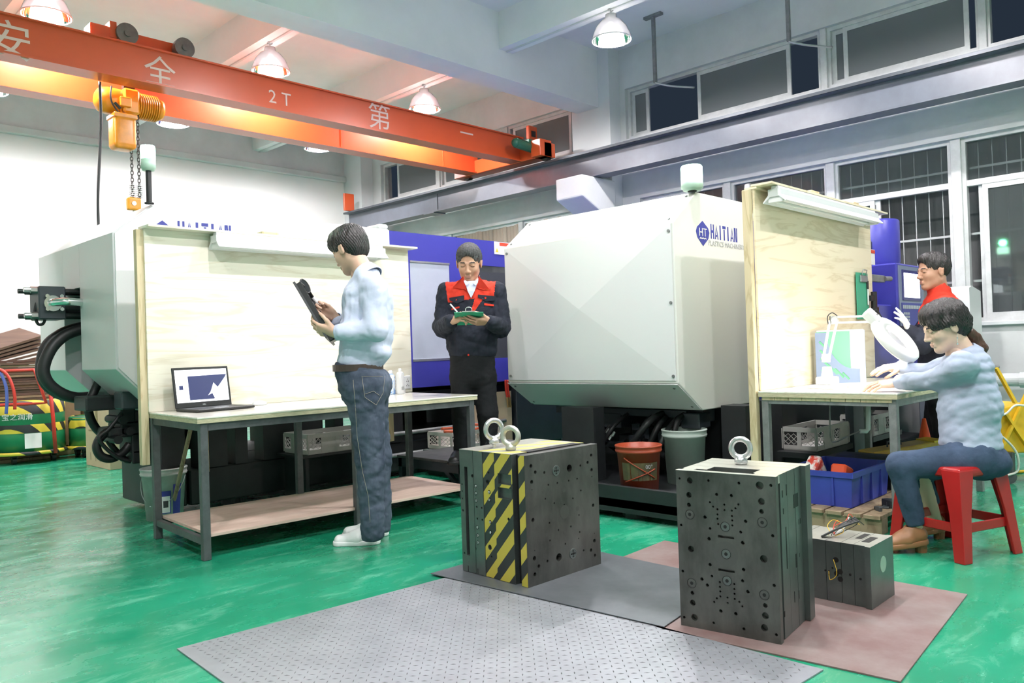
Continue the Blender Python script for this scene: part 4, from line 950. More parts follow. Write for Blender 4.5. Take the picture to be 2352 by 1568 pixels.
for (x, z, w_, h_) in ((.20, .44, .05, .05), (.20, .22, .016, .05), (.245, .37, .008, .02), (.262, .37, .008, .02), (.10, .24, .006, .15), (.12, .50, .005, .04), (.22, .10, .006, .03), (.075, .50, .006, .025), (.08, .44, .005, .02), (.24, .25, .006, .015), (.055, .08, .006, .02), (.17, .10, .004, .04)):
    b.box(x, x+w_, -W2+.0028 - (0), -W2+.0045, z, z+h_, .0)
stuff(b.build('side_pocket', M['mold_dark'], m2_))
eyebolt(m2_, .235, -.165, H2, 10, .036, .0115)
# small mould with loose wires
m3_ = thing('injection_mold', 'small low steel mould with loose thermocouple wires on top', 'mould', (3.18, 1.195, .006), 0)
H3 = .243
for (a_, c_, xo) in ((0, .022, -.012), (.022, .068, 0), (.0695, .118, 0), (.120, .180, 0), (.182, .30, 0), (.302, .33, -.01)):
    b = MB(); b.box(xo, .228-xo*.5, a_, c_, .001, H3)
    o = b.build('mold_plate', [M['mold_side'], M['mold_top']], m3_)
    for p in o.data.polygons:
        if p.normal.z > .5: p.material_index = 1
b = MB()
for (y, z, r_) in ((.14, .17, .011), (.125, .125, .011), (.14, .115, .010), (.125, .095, .011), (.17, .12, .004), (.185, .12, .004), (.155, .135, .004), (.17, .105, .004), (.085, .12, .005), (.045, .11, .005)):
    b.cyl((.001, y, z), (-.0008, y, z), r_, n=14)
stuff(b.build('bore', M['mold_dark'], m3_))
b = MB(); b.cyl((.12, .0005, .15), (.12, -.0008, .15), .032, n=24); b.build('locating_ring', M['mold_top'], m3_)
b = MB(); b.box(.06, .16, .03, .06, H3-.01, H3+.0006); b.box(.10, .2, .075, .10, H3-.01, H3+.0006); b.build('slot', M['mold_dark'], m3_)
for i in range(9):
    rnd.seed(i+3); p0 = Vector((.05+rnd.random()*.1, .17+.03*rnd.random(), H3+.004)); P = [p0]
    for k in range(4): P.append(P[-1]+Vector((.01+.03*rnd.random(), -.035+.05*rnd.random(), .015*(1 if k < 3 else -1.5)+.01*rnd.random())))
    b = MB(); b.tube(spline(P, 5), .0016, 5); b.build('wire', [M['rubber'], M['yellow_print'], M['red_print'], M['paper']][i % 4], m3_)
for i in range(4):
    P = [(.03+.01*i, .21, H3+.004), (.06+.01*i, .17, H3+.03), (.10, .13+.008*i, H3+.05), (.15, .10+.006*i, H3+.062+.004*i)]
    b = MB(); b.tube(spline(P, 5), .0045, 6); b.build('wire', M['rubber'], m3_)
b = MB(); b.tube(spline([(-.001, .15, .17), (-.02, .13, .12), (-.015, .16, .09), (-.002, .17, .12)]), .0013, 5); b.build('wire', M['yellow_print'], m3_)
# ------------------------------------------------------------------ things on the left bench
BT = .7625
q = zP(478, 941, BT); lp = thing('laptop', 'open black laptop with a drawing on its lit screen', 'laptop', (2.02, 4.42, BT), 0)
LM = frame((0, 0, 0), (1, 0, 0), (0, 1, 0))
c0 = zP(400, 937, BT); c1 = zP(480, 942, BT); c2 = zP(574, 934, BT); c3 = zP(525, 922, BT)
ang = math.degrees(math.atan2((c2-c1).y, (c2-c1).x)); 
lp.matrix_basis = Matrix.Translation((2.135, 4.60, BT)) @ Matrix.Rotation(math.radians(6), 4, 'Z')
# local: x to the right along the hinge, y away from the viewer
b = MB(); b.box(-.185, .185, -.125, .125, .002, .018, .004); b.build('laptop_base', M['rubber'], lp)
b = MB(); b.box(-.165, .165, -.02, .10, .018, .0185); b.build('keyboard', mat('dark_keys', (.05, .05, .055), .4), lp)
b = MB(); b.box(-.05, .05, -.11, -.035, .018, .0184); b.build('touchpad', mat('touchpad_grey', (.16, .17, .18), .25), lp)
Lid = MB(); Lid.box(-.185, .185, -.004, .004, 0, .245, .003); Lid.bm.transform(Matrix.Translation((0, .128, .016)) @ Matrix.Rotation(math.radians(-9), 4, 'X')); lid = Lid.build('screen_lid', M['rubber'], lp)
LT = Matrix.Translation((0, .128, .016)) @ Matrix.Rotation(math.radians(-9), 4, 'X')
def scr(name, poly, y, m, par):
    b = MB(); vs = [b.bm.verts.new((x, y, z)) for x, z in poly]; b.bm.faces.new(vs); b.bm.transform(LT); return b.build(name, m, par)
em = lambda n, c, s: mat(n, c, .3, emit=c, es=s)
scr('screen', [(-.170, .032), (.170, .032), (.170, .230), (-.170, .230)], -.0045, em('lit_white_screen', (.92, .95, 1), .38), lid)
dk = mat('lit_navy_screen', (.01, .012, .03), .3, emit=(.04, .05, .14), es=.5)
scr('screen_drawing', [(-.09, .045), (.07, .045), (.168, .195), (-.09, .19)], -.0049, dk, lid)
scr('drawn_shape', [(.03, .068), (.05, .09), (.075, .145), (.10, .115), (.168, .19), (.168, .045), (.075, .045), (.06, .08)], -.0053, em('lit_white_shape', (.92, .95, 1), .38), lid)
scr('screen_inset', [(-.150, .11), (-.125, .11), (-.125, .135), (-.150, .135)], -.0050, dk, lid)
text('lettering', 'DELL', .010, M['paper'], LT @ frame((0, -.0046, .015), (1, 0, 0), (0, 0, 1)), lid)
q = zP(596, 930, BT); b = MB(); b.ball((q.x, q.y, BT+.004), .03, (1.7, .95, .9)); o = b.build('computer_mouse', M['white']); tag(o, 'white computer mouse on the left workbench', 'mouse')
bmx = bmesh.new(); bmx.from_mesh(o.data); bmesh.ops.bisect_plane(bmx, geom=bmx.verts[:]+bmx.edges[:]+bmx.faces[:], plane_co=(0, 0, BT+.0005), plane_no=(0, 0, 1), clear_inner=True); bmesh.ops.contextual_create(bmx, geom=[e for e in bmx.edges if e.is_boundary]); bmx.to_mesh(o.data); bmx.free()
qb = zP(898, 905, BT); cn = thing('spray_can', 'blue and white spray can behind the standing man on the bench', 'spray can', (qb.x, qb.y, BT))
b = MB(); b.lathe([(0, 0), (.034, 0), (.035, .005), (.035, .125), (.033, .135), (.020, .150), (.018, .152), (0, .152)], 24); b.build('can_body', mat('blue_white_can_print', (.70, .78, .86), .3, col2=(.22, .40, .72), scale=22, thresh=(.48, .52)), cn)
b = MB(); b.lathe([(.017, .152), (.016, .172), (.010, .178), (0, .178)], 16); b.build('cap', M['white'], cn)
qb = zP(910, 905, BT); cn = thing('spray_can', 'slim white spray can next to the wall socket', 'spray can', (qb.x+.025, qb.y-.02, BT))
b = MB(); b.lathe([(0, 0), (.029, 0), (.030, .004), (.030, .148), (.022, .162), (.012, .166), (0, .166)], 24); b.build('can_body', mat('silver_white_can', (.72, .73, .75), .25, .2), cn)
b = MB(); b.lathe([(.012, .166), (.012, .185), (.008, .19), (0, .19)], 14); b.build('cap', M['white'], cn)
b = MB(); b.box(-.012, .012, -.0305, -.0295, .03, .055); b.build('barcode', M['print_grey'], cn)
q = yP(930, 878, 4.845); so = thing('wall_socket', 'white double wall socket screwed to the left backboard', 'socket', (q.x, 4.85, q.z))
b = MB(); b.box(-.052, .052, -.010, 0, -.05, .05, .003); b.build('face_plate', M['white'], so)
b = MB()
for dx in (-.026, .022):
    for (a_, c_) in ((0, .024), (-.008, .008), (.008, .008), (0, -.016), (-.010, -.026), (.010, -.026)): b.box(dx+a_-.002, dx+a_+.002, -.0112, -.010, c_-.004, c_+.004)
stuff(b.build('pin_hole', M['print'], so))
b = MB(); b.box(-.02, .0, -.010, 0, -.11, -.05, .002); b.build('conduit', M['white'], so)
# ------------------------------------------------------------------ buckets, crates and bits below the left bench
def bucket(name, label, p, r0, r1, h, m, hoop=True):
    t = thing(name, label, 'bucket', p)
    b = MB(); b.lathe([(0, 0), (r0, 0), (r1, h*.86), (r1+.008, h*.86), (r1+.012, h*.90), (r1+.008, h*.91), (r1+.010, h*.97), (r1+.014, h*.98), (r1+.012, h), (r1-.004, h), (r0-.004, .006), (0, .006)], 32); b.build('bucket_body', m, t)
    if hoop:
        P = [(math.cos(a)*(r1+.014), -math.sin(a)*(r1+.012)*.75, h*.84-math.sin(a)*.19) for a in [math.pi*k/14 for k in range(15)]]
        b = MB(); b.tube(P, .003, 6); q = P[7]; b.cyl((q[0]-.04, q[1], q[2]), (q[0]+.04, q[1], q[2]), .007, n=8); b.build('handle', M['print_grey'], t)
    return t
q = zP(365, 1195, 0); q = Vector((q.x+.06, q.y+.05, 0))
q = (q.x, q.y, 0)
bk = bucket('bucket', 'dirty white plastic bucket with a stick in it under the left bench end', q, .115, .138, .345, M['bucket'])
bk.matrix_basis = Matrix.Translation(q) @ Matrix.Rotation(math.radians(-50), 4, 'Z')
for (a0, a1, z0, z1, mm, rr_) in ((72, 92, .05, .19, 'print', 0), (45, 65, .04, .20, 'paper', 0)):
    pass
def bucket_label(t, aa, bb, z0, z1, m, r0=.115, r1=.138, h=.345, off=.001, name='label_print', par=None):
    b = MB(); n = 6
    for k in range(n):
        A = math.radians(aa+(bb-aa)*k/n); B = math.radians(aa+(bb-aa)*(k+1)/n)
        def P(a, z): r_ = r0+(r1-r0)*min(1, z/(h*.86))+off; return (r_*math.cos(a), r_*math.sin(a), z)
        b.quad(P(A, z0), P(B, z0), P(B, z1), P(A, z1))
    return b.build(name, m, par or t)
# the viewer sees the bucket from world direction about -135 deg; local = world + 50
va = -135+50
lb_ = bucket_label(bk, va+12, va+42, .05, .20, M['logo']); bucket_label(bk, va+15, va+39, .055, .165, M['paper'], off=.0016, par=lb_, name='paper_patch'); bucket_label(bk, va+20, va+34, .09, .135, M['print'], off=.0022, par=lb_, name='pictogram'); bucket_label(bk, va+48, va+75, .04, .24, M['logo'])
t = thing('wooden_stick', 'bare wooden stick leaning out of the dirty white bucket', 'stick', (q[0], q[1], .01))
b = MB(); e = yP(440, 975, 4.93); b.cyl((q[0]+.03, q[1]-.03, .03), (e.x, e.y, e.z), .013, n=10); b.build('shaft', M['stick'], t, world=True)
def crate(name, label, p, rz, L, W, H, m, lattice=True, t_=.006, group=None):
    t = thing(name, label, 'crate', p, rz, group); nL = max(2, int(L/.11)); nW = max(2, int(W/.11))
    b = MB(); b.box(-L/2, L/2, -W/2, W/2, 0, t_)
    def side(a, c, nrm, n, Ln):
        # solid bands, posts and lattice openings on one side
        ax = Vector((c[0]-a[0], c[1]-a[1], 0)).normalized(); 
        b.bar(Vector((*a, t_+.014)), Vector((*c, t_+.014)), t_, .028); b.bar(Vector((*a, H-.016)), Vector((*c, H-.016)), t_*2.2, .032)
        for k in range(n+1):
            p0 = Vector((*a, 0))+ax*(Ln*k/n); ww = .03 if 0 < k < n else .02; b.bar(p0+Vector((0, 0, .01)), p0+Vector((0, 0, H-.01)), ww if abs(ax.x) > .5 else t_*1.4, ww if abs(ax.x) < .5 else t_*1.4, up=(0, 1, 0))
        for k in range(n):
            if lattice and k % 2 == 0 or n < 3:
                p0 = Vector((*a, 0))+ax*(Ln*k/n); z0, z1 = .04, H-.045; w_ = Ln/n; m_ = 3
                for s in range(-2, m_+1):
                    for sg in (1, -1):
                        x0, x1 = s*w_/m_, (s+2)*w_/m_; za, zb = (z0, z1) if sg > 0 else (z1, z0)
                        f0 = max(0, -x0/(x1-x0)); f1 = min(1, (w_-x0)/(x1-x0))
                        if f1 <= f0: continue
                        b.bar(p0+ax*(x0+(x1-x0)*f0)+Vector((0, 0, za+(zb-za)*f0)), p0+ax*(x0+(x1-x0)*f1)+Vector((0, 0, za+(zb-za)*f1)), .003, .003)
            else:
                p0 = Vector((*a, 0))+ax*(Ln*k/n); b.bar(p0+Vector((0, 0, H/2)), p0+ax*(Ln/n)+Vector((0, 0, H/2)), t_*.7, H-.05)
    side((-L/2, -W/2), (L/2, -W/2), 0, nL, L); side((-L/2, W/2), (L/2, W/2), 0, nL, L); side((-L/2, -W/2), (-L/2, W/2), 0, nW, W); side((L/2, -W/2), (L/2, W/2), 0, nW, W)
    b.build('crate_body', m, t); return t
q = dP(770, 1083, 4.9); 
sp = thing('machine_ledge', 'low black steel ledge along the left machine carrying the grey crate', 'ledge', (3.4, 5.25, 0))
b = MB(); b.box(3.0, 3.75, 5.1, 5.47, q.z-.02, q.z-.003); b.build('ledge_plate', M['black'], sp, world=True)
for x in (3.05, 3.68):
    b = MB(); b.box(x, x+.03, 5.15, 5.45, 0, q.z-.02); b.build('ledge_support', M['black'], sp, world=True)
crate('plastic_crate', 'grey lattice crate in the shade behind the left bench', (3.36, 5.27, q.z), 0, .62, .33, .15, M['plastic_grey'])
q = yP(985, 1040, 5.15)
cp = thing('machine_ledge', 'grey pipe shelf beside the step platform carrying the pale crate', 'ledge', (4.75, 5.2, 0))
b = MB(); b.box(4.35, 5.25, 5.06, 5.40, q.z-.02, q.z-.002); b.build('ledge_plate', M['iron_mid'], cp, world=True)
for x in (4.4, 5.2):
    b = MB(); b.box(x-.015, x+.015, 5.1, 5.38, 0, q.z-.02); b.build('ledge_support', M['black'], cp, world=True)
crate('plastic_crate', 'pale crate with an orange hose coiled on it beside the step platform', (4.68, 5.23, q.z), 0, .56, .30, .15, M['plastic_pale'])
zc_ = q.z+.15
b = MB(); b.tube(spline([(4.38, 5.15, zc_+.012), (4.55, 5.10, zc_+.0), (4.75, 5.10, zc_+.01), (4.85, 5.16, zc_+.02), (4.78, 5.25, zc_+.03), (4.6, 5.24, zc_+.02), (4.4, 5.20, zc_+.03)]), .012, 8)
tag(b.build('air_hose', mat('orange_air_hose', (.72, .13, .05), .4)), 'orange air hose coiled in the pale crate', 'hose')
b = MB(); b.box(5.15, 5.95, 5.1, 5.11, .02, .62) if False else b.box(4.9, 5.5, 5.44, 5.45, .1, .66); tag(b.build('cardboard_sheet', M['cardboard_lt']), 'pale cardboard sheet leaning on the left machine behind the man on the step', 'cardboard')
# step platform the second man stands on
st = thing('step_platform', 'low black steel step platform beside the left machine', 'step', (4.15, 4.75, 0))
SZ = .265; sx0, sx1, sy0, sy1 = 3.80, 4.45, 4.28, 5.05
b = MB(); b.box(sx0, sx1, sy0, sy1, SZ-.02, SZ, .003); b.build('step_top', mat('scuffed_step_top', (.10, .10, .10), .5, .3, var=.2, scale=12), st, world=True)
b = MB(); b.box(sx0+.01, sx1-.01, sy0+.01, sy0+.03, SZ-.09, SZ-.02); b.box(sx0+.01, sx1-.01, sy1-.03, sy1-.01, SZ-.09, SZ-.02); b.box(sx0+.01, sx0+.03, sy0, sy1, SZ-.09, SZ-.02); b.box(sx1-.03, sx1-.01, sy0, sy1, SZ-.09, SZ-.02); b.build('step_apron', M['slate'], st, world=True)
for x in (sx0+.01, sx1-.05):
    for y in (sy0+.01, sy1-.05):
        b = MB(); b.box(x, x+.04, y, y+.04, 0, SZ-.02); sy = 1 if y < 4.6 else -1; b.bar((x+.02, y+.02+sy*.02, .06), (x+.02, y+.02+sy*.18, SZ-.08), .03, .03); b.build('leg', M['slate'], st, world=True)
# ------------------------------------------------------------------ far left: cardboard, boxes, green drums
cs = thing('cardboard_stack', 'tall stack of flattened brown cartons against the left wall end', 'cardboard', (2.0, 9.9, 0))
rnd.seed(5); z = .03; k = 0
while z < 1.12:
    h = .022+.012*rnd.random(); jx = rnd.uniform(-.03, .03); jy = rnd.uniform(-.04, .04); w_ = 1.0+rnd.uniform(-.05, .03)
    b = MB(); b.box(2.78-w_+jx, 2.76+jx, 10.15+jy, 11.0+jy, z, z+h-.004); b.build('flat_carton', M['cardboard_dk'] if k % 4 else M['cardboard'], cs, world=True); z += h; k += 1
for i in range(6):
    b = MB(); b.box(1.72, 2.78, 10.2, 11.0, 1.13+i*.05, 1.155+i*.05, R=rotm('Y', -13-i) @ rotm('X', 3*i-6), c=(2.7, 10.3, 1.13)); b.build('flat_carton', M['cardboard_dk'], cs, world=True)
b = MB(); b.box(1.7, 2.82, 10.1, 11.05, 0, .03); b.build('pallet', M['stick'], cs, world=True)
def carton(label, x0, x1, y0, y1, z0, z1, m=M['cardboard']):
    t = thing('cardboard_box', label, 'box', ((x0+x1)/2, (y0+y1)/2, z0))
    b = MB(); b.box(x0, x1, y0, y1, z0, z1, .004); b.build('carton', m, t, world=True)
    b = MB(); b.box(x0-.0008, x0, (y0+y1)/2-.03, (y0+y1)/2+.03, z0+(z1-z0)*.45, z1); b.box(x0, x1, (y0+y1)/2-.03, (y0+y1)/2+.03, z1, z1+.0008); b.build('tape', M['tape'], t, world=True)
    return t
c_ = carton('big plain brown carton standing behind the left machine hoses', 2.78, 3.45, 8.35, 9.05, 0, .68, M['cardboard_lt'])
b = MB()
for y in (8.45, 8.62, 8.75, 8.9): b.box(2.7785, 2.779, y, y+.015, .06, .14)
b.box(2.7785, 2.779, 8.7, 8.95, .36, .375); b.build('arrow_print', M['stick'], c_, world=True)
c_ = carton('brown courier carton with dark courier lettering, lower of its stack', 3.16, 4.05, 10.30, 10.95, .17, .54, M['cardboard_lt'])
q = yP(155, 944, 9.54); text('lettering', 'DHL', .13, M['stick'], frame((3.36, 10.296, .43), (1, 0, 0), (0, 0, 1)), c_, world=True, xs=1.4)
text('lettering', '中外运敦豪', .055, M['stick'], frame((3.36, 10.296, .34), (1, 0, 0), (0, 0, 1)), c_, world=True)
b = MB(); b.box(3.42, 3.55, 10.29, 10.293, .40, .51); b.build('paper_label', M['paper'], c_, world=True)
b = MB(); b.box(3.12, 4.1, 10.27, 11.0, 0, .17); tag(b.build('cardboard_box', M['cardboard']), 'low brown carton at the bottom under the courier carton', 'box')
c_ = carton('brown carton with a white label on top of the courier carton', 3.14, 4.0, 10.30, 10.9, .541, .79)
b = MB(); b.box(3.22, 3.42, 10.296, 10.299, .66, .77); b.build('paper_label', M['paper'], c_, world=True)
c_ = carton('small brown carton at the left end of the carton row', 2.83, 3.10, 10.25, 10.62, 0, .83)
def drum_cart(label, p, r, tall, n_label):
    t = thing('drum_dolly', label, 'drum', p); h = .10
    b = MB(); b.lathe([(0, h), (r+.03, h), (r+.03, h+.035), (0, h+.035)], 36); b.build('dolly_deck', M['haz'], t)
    for k in range(4):
        a = math.radians(45+90*k); c = (math.cos(a)*r*.75, math.sin(a)*r*.75); b = MB(); b.cyl((c[0]-.02, c[1], .04), (c[0]+.02, c[1], .04), .04, n=16); b.box(c[0]-.03, c[0]+.03, c[1]-.02, c[1]+.02, .05, h); b.build('caster', M['rubber'], t)
    z = h+.035
    prof = [(0, z), (r, z), (r, z+.24), (r-.01, z+.25)]; b = MB(); b.lathe(prof, 36); b.build('drum_lower', M['drum'], t)
    b = MB(); b.lathe([(r+.003, z+.20), (r+.004, z+.25), (r+.004, z+.28), (r+.002, z+.29)], 36); b.build('tape_band', M['haz'], t)
    if tall:
        b = MB(); b.lathe([(r-.01, z+.25), (r, z+.27), (r, z+.50), (r-.02, z+.53), (0, z+.53)], 36); b.build('drum_upper', M['drum'], t)
        b = MB(); b.lathe([(r+.003, z+.40), (r+.004, z+.53), (r-.03, z+.545), (r-.08, z+.55)], 36); b.build('tape_band', M['haz'], t)
    else:
        b = MB(); b.lathe([(r-.01, z+.25), (r, z+.27), (r, z+.32), (r-.02, z+.33), (0, z+.33)], 36); b.build('drum_upper', M['drum'], t)
        b = MB(); b.lathe([(r+.003, z+.31), (r-.03, z+.335), (r-.06, z+.336)], 36); b.build('tape_band', M['haz'], t)
    return t
p = zP(28, 1068, 0); Fv = Fh
pc = p+Fv*.33-Rh*.02; pc.z = 0
d1 = drum_cart('big green drum dolly wrapped in yellow and black tape at the left edge', pc, .36, True, 0)
a = -135.5
b = MB()
for k in range(5):
    A = math.radians(a+26+k*5); B = math.radians(a+26+(k+1)*5); R_ = .364; b.quad((R_*math.cos(A), R_*math.sin(A), .17), (R_*math.cos(B), R_*math.sin(B), .17), (R_*math.cos(B), R_*math.sin(B), .33), (R_*math.cos(A), R_*math.sin(A), .33))
b.build('paper_label', M['paper'], d1)
A = math.radians(a+16); text('lettering', '宝之润滑', .075, M['paper'], frame((.363*math.cos(A), .363*math.sin(A), .508), (-math.sin(A), math.cos(A), 0), (0, 0, 1)), d1)
p = zP(172, 1052, 0); pc2 = p+Fv*.22+Rh*.10; pc2.z = 0
drum_cart('low green drum dolly with taped rim beside the brown cartons', pc2, .25, False, 0)
def P8(px, py, d=8.25): return dP(px, py, d)
t = thing('tube_trolley', 'red tube trolley frame standing over the green drums', 'trolley', (*P8(60, 1060, 8.35).xy, 0))
b = MB(); b.tube([P8(-40, 862), P8(12, 852), P8(78, 849), P8(84, 862), P8(106, 925), P8(60, 928), P8(-40, 932)], .017, 8); b.build('handle_frame', M['red_tube'], t, world=True)
b = MB(); b.tube([P8(112, 862, 8.6), P8(122, 960, 8.6), P8(128, 1040, 8.6)], .020, 8); b.build('post', M['red_tube'], t, world=True)
b = MB(); b.tube([P8(78, 849), P8(112, 866, 8.6)], .015, 8); b.build('post', M['red_tube'], t, world=True)
for (lb, m, pts) in (('red gas hose looping down beside the green drum', M['red_tube'], [(-20, 850), (4, 850), (22, 870), (33, 905), (34, 940)]), ('blue gas hose looping down at the left picture edge', mat('blue_hose', (.08, .13, .42), .4), [(-20, 850), (0, 856), (13, 885), (16, 920), (14, 950)])):
    b = MB(); b.tube(spline([P8(x, y, 8.0) for x, y in pts]), .016, 8); tag(b.build('gas_hose', m), lb, 'hose')
# ------------------------------------------------------------------ soft shapes: distance fields turned into meshes
class Field:
    def __init__(s, lo, hi, res):
        s.lo = np.array(lo, float); s.res = res; s.n = np.ceil((np.array(hi, float)-s.lo)/res).astype(int)+1
        s.D = np.full(tuple(s.n), .2, np.float32)
        s.ax = [s.lo[i]+np.arange(s.n[i])*res for i in range(3)]
    def _sub(s, lo, hi, pad):
        i0 = np.maximum(0, np.floor((np.array(lo)-pad-s.lo)/s.res).astype(int)); i1 = np.minimum(s.n, np.ceil((np.array(hi)+pad-s.lo)/s.res).astype(int)+1)
        if (i1 <= i0).any(): return None
        sl = tuple(slice(a, b) for a, b in zip(i0, i1))
        P = np.stack(np.meshgrid(s.ax[0][sl[0]], s.ax[1][sl[1]], s.ax[2][sl[2]], indexing='ij'), -1).astype(np.float32)
        return sl, P
    def _put(s, sl, d, k, sub=False):
        a = s.D[sl]
        if sub:
            d = -d; h = np.clip(.5+.5*(d-a)/max(k, 1e-6), 0, 1); s.D[sl] = a+(d-a)*h+k*h*(1-h)
        else:
            h = np.clip(.5+.5*(a-d)/max(k, 1e-6), 0, 1); s.D[sl] = a+(d-a)*h-k*h*(1-h)
    def rc(s, a, b, ra, rb, k=.02, flat=None, sub=False):
        a = np.array(a, np.float32); b = np.array(b, np.float32); m = max(ra, rb); e = m/(flat[1] if flat else 1)
        q = s._sub(np.minimum(a, b), np.maximum(a, b), e+k+.03)
        if q is None: return
        sl, P = q; pa = P-a; ba = b-a; bb = max(float(ba@ba), 1e-9)
        t = np.clip((pa@ba)/bb, 0, 1); v = pa-t[..., None]*ba
        if flat is not None:
            n = np.array(flat[0], np.float32); n = n/np.linalg.norm(n); v = v+((v@n)*(flat[1]-1))[..., None]*n
        s._put(sl, np.sqrt((v*v).sum(-1))-(ra+(rb-ra)*t), k, sub)
    def el(s, c, r, R=None, k=.02, sub=False):
        c = np.array(c, np.float32); r = np.array(r, np.float32); m = float(r.max())
        q = s._sub(c, c, m+k+.03)
        if q is None: return
        sl, P = q; v = P-c
        if R is not None: v = v@np.array(R, np.float32)
        k0 = np.sqrt(((v/r)**2).sum(-1)); k1 = np.sqrt(((v/(r*r))**2).sum(-1))+1e-6
        s._put(sl, k0*(k0-1)/k1, k, sub)
    def noise(s, amp, freq, seed=0, stretch=(1, 1, 1)):
        rg = np.random.RandomState(seed); g = np.meshgrid(*s.ax, indexing='ij', sparse=True); X, Y, Z = [x.astype(np.float32)*st for x, st in zip(g, stretch)]
        tot = 0
        for i in range(4):
            d = rg.randn(3); d /= np.linalg.norm(d); f = freq*(1+.55*i); e = rg.randn(3); e /= np.linalg.norm(e)
            w_ = 1.6*np.sin(f*.45*(e[0]*X+e[1]*Y+e[2]*Z)+rg.rand()*6)
            sn = np.sin(f*(d[0]*X+d[1]*Y+d[2]*Z)+w_+rg.rand()*6)
            tot = tot+(1-2*np.abs(sn))*amp/(1+.4*i)
        s.D = s.D+tot.astype(np.float32)*.6
    def clip(s, p, n):
        """keep the side the normal points away from"""
        g = np.meshgrid(*s.ax, indexing='ij', sparse=True)
        d = (g[0]-p[0])*n[0]+(g[1]-p[1])*n[1]+(g[2]-p[2])*n[2]
        s.D = np.maximum(s.D, d.astype(np.float32))
    def mesh(s):
        D = s.D.copy(); D[0] = D[-1] = .1; D[:, 0] = D[:, -1] = .1; D[:, :, 0] = D[:, :, -1] = .1
        I = D < 0; nx, ny, nz = D.shape
        C = np.zeros((nx-1, ny-1, nz-1), np.int8)
        for dx in (0, 1):
            for dy in (0, 1):
                for dz in (0, 1): C += I[dx:nx-1+dx, dy:ny-1+dy, dz:nz-1+dz]
        act = np.argwhere((C > 0) & (C < 8)); idx = -np.ones(C.shape, np.int64); idx[tuple(act.T)] = np.arange(len(act))
        acc = np.zeros((len(act), 3)); cnt = np.zeros(len(act)); cor = [(i, j, k) for i in (0, 1) for j in (0, 1) for k in (0, 1)]
        for a in cor:
            for ax in range(3):
                if a[ax]: continue
                b = list(a); b[ax] = 1
                va = D[act[:, 0]+a[0], act[:, 1]+a[1], act[:, 2]+a[2]]; vb = D[act[:, 0]+b[0], act[:, 1]+b[1], act[:, 2]+b[2]]
                m = (va < 0) != (vb < 0); t = np.where(m, va/np.where(m, va-vb, 1), 0)
                p = np.array(a, float)[None]+t[:, None]*(np.array(b)-np.array(a))[None]
                acc[m] += p[m]; cnt[m] += 1
        V = s.lo+(act+acc/cnt[:, None])*s.res
        F = []
        for ax in range(3):
            o = [1, 2] if ax == 0 else ([2, 0] if ax == 1 else [0, 1])
            sa = [slice(None)]*3; sb = [slice(None)]*3; sa[ax] = slice(0, -1); sb[ax] = slice(1, None)
            A = I[tuple(sa)]; B = I[tuple(sb)]; e = np.argwhere(A != B)
            e = e[(e[:, o[0]] > 0) & (e[:, o[1]] > 0)]
            fl = A[tuple(e.T)]
            u = np.zeros(3, int); v = np.zeros(3, int); u[o[0]] = 1; v[o[1]] = 1
            q = [idx[tuple((e-du*u-dv*v).T)] for du, dv in ((1, 1), (0, 1), (0, 0), (1, 0))]
            Q = np.stack(q, 1); Q[~fl] = Q[~fl][:, ::-1]; F.append(Q)
        F = np.concatenate(F); F = F[(F >= 0).all(1)]
        return V, F
def put_mesh(name, parts, mats, parent, matfn=None, M4=None, smooth=True):
    """parts: list of (V, F, material index or array); one mesh object in world space under parent"""
    Vs = []; Fs = []; Ms = []; o = 0
    for V, F, mi in parts:
        Vs.append(V); Fs.append(F+o); o += len(V); Ms.append(np.full(len(F), mi) if np.isscalar(mi) else mi)
    V = np.concatenate(Vs); F = np.concatenate(Fs); Mi = np.concatenate(Ms).astype(np.int32)
    if parent is not None:
        iv = np.array(pmat(parent).inverted()); V = V@iv[:3, :3].T+iv[:3, 3]
    me = bpy.data.meshes.new(name); me.vertices.add(len(V)); me.vertices.foreach_set('co', V.astype(np.float32).ravel())
    me.loops.add(F.size); me.loops.foreach_set('vertex_index', F.astype(np.int32).ravel()); me.polygons.add(len(F))
    me.polygons.foreach_set('loop_start', np.arange(0, F.size, 4, dtype=np.int32)); me.polygons.foreach_set('loop_total', np.full(len(F), 4, np.int32))
    me.polygons.foreach_set('material_index', Mi); me.polygons.foreach_set('use_smooth', np.ones(len(F), bool)); me.update(calc_edges=True); me.validate()
    for m in mats: me.materials.append(m)
    ob = bpy.data.objects.new(name, me); COL.objects.link(ob); ob.parent = parent; return ob
def xf(V, M4): A = np.array(M4); return V@A[:3, :3].T+A[:3, 3]
def axes(c, x, z, s=1.):
    """frame with local X along x and local Z close to z"""
    x = Vector(x).normalized(); z = Vector(z); z = (z-x*z.dot(x)).normalized(); y = z.cross(x)
    return Matrix(((x.x*s, y.x*s, z.x*s, c[0]), (x.y*s, y.y*s, z.y*s, c[1]), (x.z*s, y.z*s, z.z*s, c[2]), (0, 0, 0, 1)))
M['skin'] = mat('skin', (.62, .40, .29), .5, var=.05, scale=18)
M['skin_dark'] = mat('tanned_skin', (.48, .27, .18), .5, var=.06, scale=18)
M['skin_pale'] = mat('pale_skin', (.70, .49, .37), .45, var=.04, scale=18)
M['lip'] = mat('lips', (.50, .25, .19), .45)
M['brow'] = mat('brow_hair', (.035, .028, .025), .8)
M['hair'] = mat('black_hair', (.016, .014, .014), .42, bump=.8, bscale=60, stretch=(1, 1, .35), var=.4, scale=40)
M['hair_grey'] = mat('greying_hair', (.05, .05, .052), .6, bump=.9, bscale=110, var=.9, scale=70)
M['hair_brown'] = mat('brown_pony_hair', (.07, .03, .018), .4, bump=.6, bscale=60, stretch=(1, 1, .3))
